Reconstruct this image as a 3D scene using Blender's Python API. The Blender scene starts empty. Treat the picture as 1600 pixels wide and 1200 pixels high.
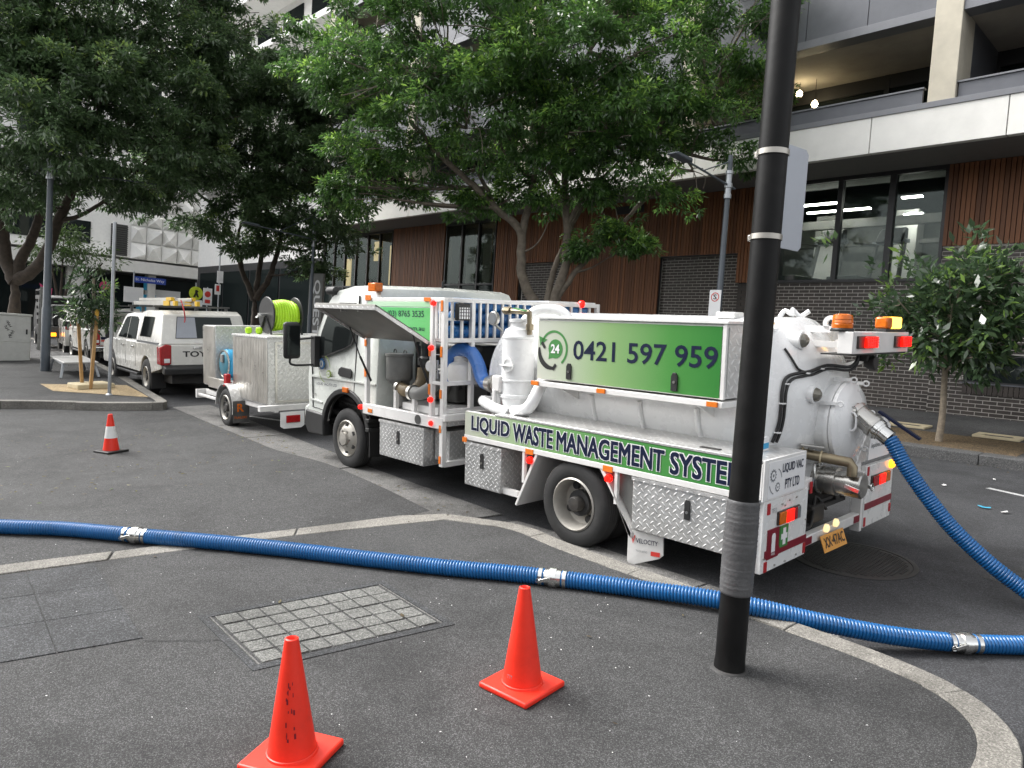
import bpy, bmesh, math, random
import numpy as np
from mathutils import Matrix, Vector
random.seed(7)
rng = np.random.default_rng(7)
SC = bpy.context.scene
COL = SC.collection

# ---------------------------------------------------------------- camera, sky, sun, exposure
TILT_ANGLE = 0.05428                      # the street falls 3 degrees across, towards the near kerb
TILT = Matrix.Rotation(TILT_ANGLE, 4, 'X')
cam_data = bpy.data.cameras.new('camera')
cam = bpy.data.objects.new('camera', cam_data)
COL.objects.link(cam)
SC.camera = cam
_r = Vector((0.6941, 0.7166, 0.0656)); _u = Vector((-0.0875, -0.0075, 1.0)); _f = Vector((-0.7172, 0.6943, -0.0580))
_r = Vector((0.69142, 0.71950, 0.06527)); _u = Vector((-0.08703, -0.00673, 0.99618)); _f = Vector((-0.71719, 0.69446, -0.05797))
CAM_LOC = Vector((0.0000, -0.0879, 1.6176))
cam_data.lens = 25.3268; cam_data.sensor_width = 36.0; cam_data.sensor_fit = "HORIZONTAL"
_m = Matrix((_r, _u, -_f)).transposed().to_4x4()
_m.translation = CAM_LOC
cam.matrix_world = _m
cam_data.clip_start = 0.05
cam_data.clip_end = 600.0

world = bpy.data.worlds.new('World')
SC.world = world
world.use_nodes = True
_nt = world.node_tree
_nt.nodes.clear()
_o = _nt.nodes.new('ShaderNodeOutputWorld')
_bg = _nt.nodes.new('ShaderNodeBackground')
_sky = _nt.nodes.new('ShaderNodeTexSky')
_hs = _nt.nodes.new('ShaderNodeHueSaturation')
SUN_ELEV, SUN_AZ = math.radians(47), math.radians(204)   # direction towards the sun, azimuth from +X to +Y
_sky.sky_type = 'NISHITA'
_sky.sun_disc = False
_sky.sun_elevation = SUN_ELEV
_sky.sun_rotation = math.radians(90) - SUN_AZ
_sky.air_density = 1.0
_sky.dust_density = 4.0
_sky.ozone_density = 1.0
_hs.inputs['Saturation'].default_value = 0.12            # bright overcast, nearly grey
_bg.inputs['Strength'].default_value = 0.15
_nt.links.new(_sky.outputs[0], _hs.inputs['Color'])
_nt.links.new(_hs.outputs[0], _bg.inputs['Color'])
_nt.links.new(_bg.outputs[0], _o.inputs['Surface'])
sun_data = bpy.data.lights.new('sun', 'SUN')
sun_data.energy = 1.05
sun_data.angle = math.radians(30)
sun_data.color = (1.0, 0.965, 0.92)
sun = bpy.data.objects.new('sun', sun_data)
COL.objects.link(sun)
_d = Vector((math.cos(SUN_ELEV) * math.cos(SUN_AZ), math.cos(SUN_ELEV) * math.sin(SUN_AZ), math.sin(SUN_ELEV)))
sun.matrix_world = _d.to_track_quat('Z', 'Y').to_matrix().to_4x4()
SC.view_settings.view_transform = 'Standard'
SC.view_settings.look = 'None'
SC.view_settings.gamma = 1.0
SC.view_settings.use_curve_mapping = False
SC.view_settings.exposure = 1.42
SC.cycles.max_bounces = 8
SC.cycles.transparent_max_bounces = 16
SC.cycles.use_denoising = True

# ---------------------------------------------------------------- mesh helpers
class MB:
    def __init__(s):
        s.v, s.f = [], []
    def add(s, vs, fs):
        n = len(s.v); s.v += [tuple(p) for p in vs]; s.f += [tuple(i + n for i in q) for q in fs]; return s
    def box(s, x0, x1, y0, y1, z0, z1):
        x0, x1 = min(x0, x1), max(x0, x1); y0, y1 = min(y0, y1), max(y0, y1); z0, z1 = min(z0, z1), max(z0, z1)
        return s.add([(x0,y0,z0),(x1,y0,z0),(x1,y1,z0),(x0,y1,z0),(x0,y0,z1),(x1,y0,z1),(x1,y1,z1),(x0,y1,z1)],
                     [(0,3,2,1),(4,5,6,7),(0,1,5,4),(1,2,6,5),(2,3,7,6),(3,0,4,7)])
    def prism(s, poly, axis, a, b):
        k = {'x': lambda p, t: (t, p[0], p[1]), 'y': lambda p, t: (p[0], t, p[1]), 'z': lambda p, t: (p[0], p[1], t)}[axis]
        n = len(poly)
        vs = [k(p, a) for p in poly] + [k(p, b) for p in poly]
        fs = [tuple(range(n)), tuple(range(2*n-1, n-1, -1))]
        fs += [(i, i+n, (i+1) % n + n, (i+1) % n) for i in range(n)]
        return s.add(vs, fs)
    def tube(s, pts, r, n=10, cap=True):
        pts = [Vector(p) for p in pts]; m = len(pts)
        rs = r if isinstance(r, (list, tuple, np.ndarray)) else [r]*m
        t0 = (pts[1]-pts[0]).normalized()
        up = Vector((0,0,1)) if abs(t0.z) < .9 else Vector((1,0,0))
        nrm = (up - t0*up.dot(t0)).normalized()
        vs = []
        for i, p in enumerate(pts):
            t = (pts[min(i+1,m-1)] - pts[max(i-1,0)]).normalized()
            nrm = (nrm - t*nrm.dot(t)).normalized(); bn = t.cross(nrm)
            for k in range(n):
                a = 2*math.pi*k/n
                vs.append(p + (nrm*math.cos(a) + bn*math.sin(a))*float(rs[i]))
        fs = [(i*n+k, i*n+(k+1)%n, (i+1)*n+(k+1)%n, (i+1)*n+k) for i in range(m-1) for k in range(n)]
        if cap: fs += [tuple(range(n-1,-1,-1)), tuple((m-1)*n+k for k in range(n))]
        return s.add(vs, fs)
    def lathe(s, prof, axis='z', c=(0,0,0), n=24, cap=True):
        vs = []
        for r, h in prof:
            for k in range(n):
                a = 2*math.pi*k/n; p, q = r*math.cos(a), r*math.sin(a)
                v = {'z': (p,q,h), 'x': (h,p,q), 'y': (p,h,q)}[axis]
                vs.append((c[0]+v[0], c[1]+v[1], c[2]+v[2]))
        m = len(prof)
        fs = [(i*n+k, i*n+(k+1)%n, (i+1)*n+(k+1)%n, (i+1)*n+k) for i in range(m-1) for k in range(n)]
        if cap: fs += [tuple(range(n-1,-1,-1)), tuple((m-1)*n+k for k in range(n))]
        return s.add(vs, fs)
    def bar(s, a, b, w, h=None):
        h = h or w; a, b = Vector(a), Vector(b); t = (b-a).normalized()
        up = Vector((0,0,1)) if abs(t.z) < .9 else Vector((0,1,0))
        x = t.cross(up).normalized()*(w/2); y = x.cross(t).normalized()*(h/2)
        return s.add([a-x-y,a+x-y,a+x+y,a-x+y,b-x-y,b+x-y,b+x+y,b-x+y],[(0,3,2,1),(4,5,6,7),(0,1,5,4),(1,2,6,5),(2,3,7,6),(3,0,4,7)])

def box_uv(me):
    n = len(me.polygons)
    if not n: return
    uv = me.uv_layers.new(name='UVMap')
    nl = len(me.loops)
    co = np.empty(len(me.vertices)*3, np.float32); me.vertices.foreach_get('co', co); co = co.reshape(-1,3)
    li = np.empty(nl, np.int32); me.loops.foreach_get('vertex_index', li)
    no = np.empty(n*3, np.float32); me.polygons.foreach_get('normal', no); no = np.abs(no.reshape(-1,3))
    tot = np.empty(n, np.int32); me.polygons.foreach_get('loop_total', tot)
    ax = np.repeat(np.argmax(no, 1), tot)
    c = co[li]
    u = np.where(ax == 0, c[:,1], c[:,0]); v = np.where(ax == 2, c[:,1], c[:,2])
    uv.data.foreach_set('uv', np.stack([u, v], 1).ravel().astype(np.float32))

def mesh_of(name, mb, smooth=35, fix=True):
    me = bpy.data.meshes.new(name)
    me.from_pydata(mb.v, [], mb.f)
    if fix:
        bm = bmesh.new(); bm.from_mesh(me)
        bmesh.ops.recalc_face_normals(bm, faces=bm.faces)
        bm.to_mesh(me); bm.free()
    me.update()
    box_uv(me)
    if smooth:
        me.polygons.foreach_set('use_smooth', [True]*len(me.polygons))
        me.set_sharp_from_angle(angle=math.radians(smooth))
    return me

def obj(name, mb, mat, parent=None, bevel=0, smooth=35, label=None, mtx=None, kind=None, me=None, fix=True):
    me = me or mesh_of(name, mb, smooth, fix)
    if mat is not None and not me.materials:
        for m_ in (mat if isinstance(mat, (list, tuple)) else [mat]): me.materials.append(m_)
    o = bpy.data.objects.new(name, me); COL.objects.link(o)
    if parent is not None: o.parent = parent
    if mtx is not None: o.matrix_world = mtx
    if bevel:
        b = o.modifiers.new('bevel', 'BEVEL'); b.width = bevel; b.segments = 2; b.limit_method = 'ANGLE'; b.angle_limit = math.radians(40)
    if label: o['label'] = label
    if kind: o['kind'] = kind
    return o

def tag(o, label, cat, group=None, kind=None):
    o['label'] = label; o['category'] = cat
    if group: o['group'] = group
    if kind: o['kind'] = kind
    return o

def G(p, rz=0, scale=1):       # a point of the street plane -> world, leaning with the street
    return TILT @ Matrix.Translation(Vector(p)) @ Matrix.Rotation(rz, 4, 'Z') @ Matrix.Scale(scale, 4)
def UP(p, rz=0):               # the same point, but upright
    return Matrix.Translation((TILT @ Vector(p).to_4d()).to_3d()) @ Matrix.Rotation(rz, 4, 'Z')
def thing(name, label, cat, mtx, group=None):
    o = bpy.data.objects.new(name, None); COL.objects.link(o); o.empty_display_size = .2
    o.matrix_world = mtx
    return tag(o, label, cat, group)
def piece(src, parent, mtx=None):       # a further instance of a part, sharing its mesh
    o = src.copy(); COL.objects.link(o); o.parent = parent
    if mtx is not None: o.matrix_basis = mtx
    return o
def copy_thing(root, mtx, label):
    r = root.copy(); COL.objects.link(r); r.matrix_world = mtx; r['label'] = label
    for ch in list(root.children):
        c = ch.copy(); COL.objects.link(c); c.parent = r
        for g in list(ch.children):
            d = g.copy(); COL.objects.link(d); d.parent = c
    return r

def text_mb(s, w, h, org, right, up, bold=0.0, depth=0.0008, align='l'):
    """flat lettering, scaled to w x h metres, standing at org with axes right/up"""
    cu = bpy.data.curves.new('lettering', 'FONT'); cu.body = s; cu.size = 1; cu.offset = bold
    cu.resolution_u = 3
    o = bpy.data.objects.new('lettering', cu); COL.objects.link(o)
    dg = bpy.context.evaluated_depsgraph_get(); dg.update()
    me = bpy.data.meshes.new_from_object(o.evaluated_get(dg))
    vs = np.array([v.co[:] for v in me.vertices]); fs = [tuple(p.vertices) for p in me.polygons]
    bpy.data.objects.remove(o); bpy.data.curves.remove(cu); bpy.data.meshes.remove(me)
    lo, hi = vs[:, :2].min(0), vs[:, :2].max(0)
    q = (vs[:, :2]-lo)/(hi-lo)*np.array([w, h])
    org, right, up = Vector(org), Vector(right), Vector(up); nrm = right.cross(up).normalized()
    mb = MB(); mb.add([org + right*float(a) + up*float(b) + nrm*depth for a, b in q], fs)
    return mb
def text(name, s, w, h, org, right, up, mat, parent, bold=0.0, depth=0.0015):
    return obj(name, text_mb(s, w, h, org, right, up, bold, depth), mat, parent, smooth=0, fix=False)
def plate_xz(poly, y, d=.002):  # flat print on a face that looks towards -y
    return MB().prism(poly, 'y', y-d, y)
def disc_pts(cx, cy, r, n=20, a0=0, a1=2*math.pi): return [(cx+r*math.cos(a0+(a1-a0)*i/n), cy+r*math.sin(a0+(a1-a0)*i/n)) for i in range(n)]
def ring_poly_mb(cx, cz, r0, r1, y, a0, a1, n=24, d=.002):
    mb = MB()
    for i in range(n):
        a, b = a0+(a1-a0)*i/n, a0+(a1-a0)*(i+1)/n
        mb.add([(cx+r*math.cos(t), y-d, cz+r*math.sin(t)) for r, t in ((r0,a),(r1,a),(r1,b),(r0,b))], [(0,1,2,3)])
    return mb
def gear_pts(cx, cy, r, teeth=12):
    o = []
    for i in range(teeth*4):
        a = 2*math.pi*i/(teeth*4); rr = r if i % 4 < 2 else r*.8
        o.append((cx+rr*math.cos(a), cy+rr*math.sin(a)))
    return o
def smooth_path(pts, step=.05):
    P = [Vector(p) for p in pts]; P = [P[0]*2-P[1]] + P + [P[-1]*2-P[-2]]; out = []
    for i in range(1, len(P)-2):
        a, b, c, d = P[i-1], P[i], P[i+1], P[i+2]; n = max(2, int((c-b).length/step))
        for k in range(n):
            t = k/n
            out.append(.5*((2*b) + (c-a)*t + (2*a-5*b+4*c-d)*t*t + (3*b-a-3*c+d)*t**3))
    out.append(P[-2].copy()); return out

# ---------------------------------------------------------------- materials
def _new(name):
    m = bpy.data.materials.new(name); m.use_nodes = True
    nt = m.node_tree; b = nt.nodes['Principled BSDF']
    return m, nt, b
def N(nt, t, **kw):
    n = nt.nodes.new(t)
    for k, v in kw.items():
        if k.startswith('i_'): n.inputs[int(k[2:]) if k[2:].isdigit() else k[2:].replace('_', ' ')].default_value = v
        else: setattr(n, k, v)
    return n
def ramp(nt, stops, src):
    r = nt.nodes.new('ShaderNodeValToRGB'); e = r.color_ramp.elements
    while len(e) < len(stops): e.new(.5)
    for x, (p, c) in zip(e, stops):
        x.position = p; x.color = (*c, 1) if len(c) == 3 else c
    nt.links.new(src, r.inputs[0]); return r
def math_n(nt, op, a, b=None, c=None):
    n = nt.nodes.new('ShaderNodeMath'); n.operation = op
    for i, v in enumerate((a, b, c)):
        if v is None: continue
        if isinstance(v, (int, float)): n.inputs[i].default_value = v
        else: nt.links.new(v, n.inputs[i])
    return n.outputs[0]
def pm(name, col, rough=.5, metal=0, var=.12, scale=6, bump=0, bscale=80, coat=0, spec=.5, dirt=0, dcol=(.12,.10,.08)):
    m, nt, b = _new(name)
    tc = N(nt, 'ShaderNodeTexCoord')
    nz = N(nt, 'ShaderNodeTexNoise', i_Scale=scale, i_Detail=5.0, i_Roughness=.6)
    nt.links.new(tc.outputs['Object'], nz.inputs['Vector'])
    lo = [c*(1-var) for c in col]; hi = [min(1, c*(1+var)) for c in col]
    r = ramp(nt, [(.3, lo), (.7, hi)], nz.outputs['Fac']); out = r.outputs[0]
    if dirt:
        n2 = N(nt, 'ShaderNodeTexNoise', i_Scale=scale*.45, i_Detail=8.0, i_Roughness=.72)
        nt.links.new(tc.outputs['Object'], n2.inputs['Vector'])
        r2 = ramp(nt, [(.5, (0,0,0)), (.75, (dirt,)*3)], n2.outputs['Fac'])
        mx = N(nt, 'ShaderNodeMix', data_type='RGBA'); mx.inputs[7].default_value = (*dcol, 1)
        nt.links.new(r2.outputs[0], mx.inputs[0]); nt.links.new(out, mx.inputs[6]); out = mx.outputs[2]
    nt.links.new(out, b.inputs['Base Color'])
    rr = ramp(nt, [(.3, (max(0, rough-.07),)*3), (.7, (min(1, rough+.07),)*3)], nz.outputs['Fac'])
    nt.links.new(rr.outputs[0], b.inputs['Roughness'])
    b.inputs['Metallic'].default_value = metal
    b.inputs['Specular IOR Level'].default_value = spec
    if coat: b.inputs['Coat Weight'].default_value = coat; b.inputs['Coat Roughness'].default_value = .08
    if bump:
        n3 = N(nt, 'ShaderNodeTexNoise', i_Scale=bscale, i_Detail=4.0)
        nt.links.new(tc.outputs['Object'], n3.inputs['Vector'])
        bp = N(nt, 'ShaderNodeBump', i_Strength=bump, i_Distance=.01)
        nt.links.new(n3.outputs['Fac'], bp.inputs['Height']); nt.links.new(bp.outputs[0], b.inputs['Normal'])
    return m
def emit(name, col, strength, base=None):
    m, nt, b = _new(name)
    b.inputs['Base Color'].default_value = (*(base or col), 1); b.inputs['Roughness'].default_value = .25
    b.inputs['Emission Color'].default_value = (*col, 1); b.inputs['Emission Strength'].default_value = strength
    return m
def asphalt(name, base, stone, dens=.5, sscale=120, blot=.25, tint=(1,1,1), rough=.85, bump=.5):
    m, nt, b = _new(name)
    tc = N(nt, 'ShaderNodeTexCoord'); V = tc.outputs['Object']
    vo = N(nt, 'ShaderNodeTexVoronoi', i_Scale=sscale); nt.links.new(V, vo.inputs['Vector'])
    sep = N(nt, 'ShaderNodeSeparateColor'); nt.links.new(vo.outputs['Color'], sep.inputs[0])
    lo = tuple(base*.62*t for t in tint); mid = tuple(base*t for t in tint); hi = tuple(stone*t for t in tint)
    r = ramp(nt, [(0, lo), (dens, mid), (.86, tuple(.5*(a+b_) for a, b_ in zip(mid, hi))), (1, hi)], sep.outputs[0])
    n1 = N(nt, 'ShaderNodeTexNoise', i_Scale=1.1, i_Detail=6.0, i_Roughness=.65); nt.links.new(V, n1.inputs['Vector'])
    n2 = N(nt, 'ShaderNodeTexNoise', i_Scale=14.0, i_Detail=4.0); nt.links.new(V, n2.inputs['Vector'])
    g = math_n(nt, 'ADD', math_n(nt, 'MULTIPLY', n1.outputs['Fac'], .65), math_n(nt, 'MULTIPLY', n2.outputs['Fac'], .35))
    sc = N(nt, 'ShaderNodeMapRange'); sc.inputs[1].default_value = .3; sc.inputs[2].default_value = .7; sc.inputs[3].default_value = 1-blot; sc.inputs[4].default_value = 1+blot
    nt.links.new(g, sc.inputs[0])
    n3 = N(nt, 'ShaderNodeTexNoise', i_Scale=.9, i_Detail=9.0, i_Roughness=.75, i_Distortion=.6); nt.links.new(V, n3.inputs['Vector'])
    st = ramp(nt, [(.46, (1,1,1)), (.60, (.70,.70,.70)), (.72, (.62,.62,.62))], n3.outputs['Fac'])
    sc2 = math_n(nt, 'MULTIPLY', sc.outputs[0], st.outputs[0])
    vm = N(nt, 'ShaderNodeVectorMath', operation='SCALE'); nt.links.new(r.outputs[0], vm.inputs[0]); nt.links.new(sc2, vm.inputs['Scale'])
    nt.links.new(vm.outputs[0], b.inputs['Base Color'])
    b.inputs['Roughness'].default_value = rough; b.inputs['Specular IOR Level'].default_value = .35
    bp = N(nt, 'ShaderNodeBump', i_Strength=bump, i_Distance=.004)
    nt.links.new(vo.outputs['Distance'], bp.inputs['Height']); bp.invert = True; nt.links.new(bp.outputs[0], b.inputs['Normal'])
    return m
def checker_plate(name, pitch=.042, col=(.62,.62,.61), rough=.32, h=.0035, stain=.25):
    """aluminium five-bar style tread: raised lozenges turning 90 degrees from cell to cell"""
    m, nt, b = _new(name)
    uvn = N(nt, 'ShaderNodeUVMap'); sx = N(nt, 'ShaderNodeSeparateXYZ'); nt.links.new(uvn.outputs[0], sx.inputs[0])
    x, y = sx.outputs[0], sx.outputs[1]
    a = math_n(nt, 'DIVIDE', math_n(nt, 'ADD', x, y), pitch*1.414); c = math_n(nt, 'DIVIDE', math_n(nt, 'SUBTRACT', x, y), pitch*1.414)
    fa, fc = math_n(nt, 'FLOOR', a), math_n(nt, 'FLOOR', c)
    da, dc = math_n(nt, 'SUBTRACT', math_n(nt, 'SUBTRACT', a, fa), .5), math_n(nt, 'SUBTRACT', math_n(nt, 'SUBTRACT', c, fc), .5)
    par = math_n(nt, 'MODULO', math_n(nt, 'ABSOLUTE', math_n(nt, 'ADD', fa, fc)), 2.0)
    da2, dc2 = math_n(nt, 'MULTIPLY', da, da), math_n(nt, 'MULTIPLY', dc, dc)
    e0 = math_n(nt, 'SUBTRACT', 1.0, math_n(nt, 'ADD', math_n(nt, 'MULTIPLY', da2, 4.2), math_n(nt, 'MULTIPLY', dc2, 38.0)))
    e1 = math_n(nt, 'SUBTRACT', 1.0, math_n(nt, 'ADD', math_n(nt, 'MULTIPLY', dc2, 4.2), math_n(nt, 'MULTIPLY', da2, 38.0)))
    mx = N(nt, 'ShaderNodeMix', data_type='FLOAT'); nt.links.new(par, mx.inputs[0]); nt.links.new(e0, mx.inputs[2]); nt.links.new(e1, mx.inputs[3])
    cl = math_n(nt, 'MAXIMUM', mx.outputs[0], 0.0); hh = math_n(nt, 'POWER', cl, .6)
    bp = N(nt, 'ShaderNodeBump', i_Strength=1.0, i_Distance=h); nt.links.new(hh, bp.inputs['Height']); nt.links.new(bp.outputs[0], b.inputs['Normal'])
    tc = N(nt, 'ShaderNodeTexCoord'); nz = N(nt, 'ShaderNodeTexNoise', i_Scale=5.0, i_Detail=7.0, i_Roughness=.7); nt.links.new(tc.outputs['Object'], nz.inputs['Vector'])
    r = ramp(nt, [(.35, tuple(k*(1-stain) for k in col)), (.65, col)], nz.outputs['Fac'])
    m2 = N(nt, 'ShaderNodeMix', data_type='RGBA'); nt.links.new(math_n(nt, 'MULTIPLY', hh, .6), m2.inputs[0]); nt.links.new(r.outputs[0], m2.inputs[6]); m2.inputs[7].default_value = (.86,.86,.85,1)
    nt.links.new(m2.outputs[2], b.inputs['Base Color'])
    rr = ramp(nt, [(.3, (rough-.08,)*3), (.7, (rough+.14,)*3)], nz.outputs['Fac']); nt.links.new(rr.outputs[0], b.inputs['Roughness'])
    b.inputs['Metallic'].default_value = .62
    return m
def gradient_panel(name, x0, x1, stops, axis=0):
    """printed sign vinyl fading along the truck, with metallic flake"""
    m, nt, b = _new(name)
    tc = N(nt, 'ShaderNodeTexCoord'); sx = N(nt, 'ShaderNodeSeparateXYZ'); nt.links.new(tc.outputs['Object'], sx.inputs[0])
    mr = N(nt, 'ShaderNodeMapRange'); mr.inputs[1].default_value = x0; mr.inputs[2].default_value = x1
    nt.links.new(sx.outputs[axis], mr.inputs[0])
    nz = N(nt, 'ShaderNodeTexNoise', i_Scale=160.0, i_Detail=2.0); nt.links.new(tc.outputs['Object'], nz.inputs['Vector'])
    t = math_n(nt, 'ADD', mr.outputs[0], math_n(nt, 'MULTIPLY', math_n(nt, 'SUBTRACT', nz.outputs['Fac'], .5), .12))
    r = ramp(nt, stops, t); nt.links.new(r.outputs[0], b.inputs['Base Color'])
    b.inputs['Roughness'].default_value = .32; b.inputs['Coat Weight'].default_value = .3; b.inputs['Coat Roughness'].default_value = .1
    return m
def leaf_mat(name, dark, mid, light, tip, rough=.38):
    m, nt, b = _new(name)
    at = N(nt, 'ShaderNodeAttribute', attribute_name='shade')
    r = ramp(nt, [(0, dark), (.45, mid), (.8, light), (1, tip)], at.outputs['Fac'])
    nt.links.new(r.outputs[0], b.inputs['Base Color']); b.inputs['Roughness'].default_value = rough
    b.inputs['Specular IOR Level'].default_value = .9; b.inputs['Coat Weight'].default_value = .25; b.inputs['Coat Roughness'].default_value = .22
    tr = N(nt, 'ShaderNodeBsdfTranslucent'); nt.links.new(r.outputs[0], tr.inputs['Color'])
    mx = N(nt, 'ShaderNodeMixShader'); mx.inputs[0].default_value = .5
    nt.links.new(b.outputs[0], mx.inputs[1]); nt.links.new(tr.outputs[0], mx.inputs[2])
    nt.links.new(mx.outputs[0], nt.nodes['Material Output'].inputs['Surface'])
    return m
def board_mat(name, dark, light, rough=.6):
    m, nt, b = _new(name)
    at = N(nt, 'ShaderNodeAttribute', attribute_name='shade'); tc = N(nt, 'ShaderNodeTexCoord')
    mp = N(nt, 'ShaderNodeMapping'); mp.inputs['Scale'].default_value = (40, 40, 1.2); nt.links.new(tc.outputs['Object'], mp.inputs[0])
    nz = N(nt, 'ShaderNodeTexNoise', i_Scale=1.0, i_Detail=5.0); nt.links.new(mp.outputs[0], nz.inputs['Vector'])
    t = math_n(nt, 'ADD', math_n(nt, 'MULTIPLY', at.outputs['Fac'], .65), math_n(nt, 'MULTIPLY', nz.outputs['Fac'], .4))
    r = ramp(nt, [(.15, dark), (.9, light)], t); nt.links.new(r.outputs[0], b.inputs['Base Color']); b.inputs['Roughness'].default_value = rough
    return m
def glass_mat(name, tint=(.02,.024,.026), rough=.04, alpha=.0, spec=.5):
    """window glass: clear coat over a dark tinted pane, see-through by the share alpha"""
    m, nt, b = _new(name)
    b.inputs['Base Color'].default_value = (*tint, 1); b.inputs['Roughness'].default_value = .5; b.inputs['Specular IOR Level'].default_value = 0
    body = b
    if alpha:
        tp = N(nt, 'ShaderNodeBsdfTransparent'); tp.inputs[0].default_value = (.86,.9,.88,1)
        mx = N(nt, 'ShaderNodeMixShader'); mx.inputs[0].default_value = alpha
        nt.links.new(b.outputs[0], mx.inputs[1]); nt.links.new(tp.outputs[0], mx.inputs[2]); body = mx
    gl = N(nt, 'ShaderNodeBsdfGlossy'); gl.inputs['Roughness'].default_value = rough; gl.inputs['Color'].default_value = (.85,.95,.93,1)
    m2 = N(nt, 'ShaderNodeMixShader'); m2.inputs[0].default_value = spec*.2
    nt.links.new(body.outputs[0], m2.inputs[1]); nt.links.new(gl.outputs[0], m2.inputs[2]); nt.links.new(m2.outputs[0], nt.nodes['Material Output'].inputs['Surface'])
    return m

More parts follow.
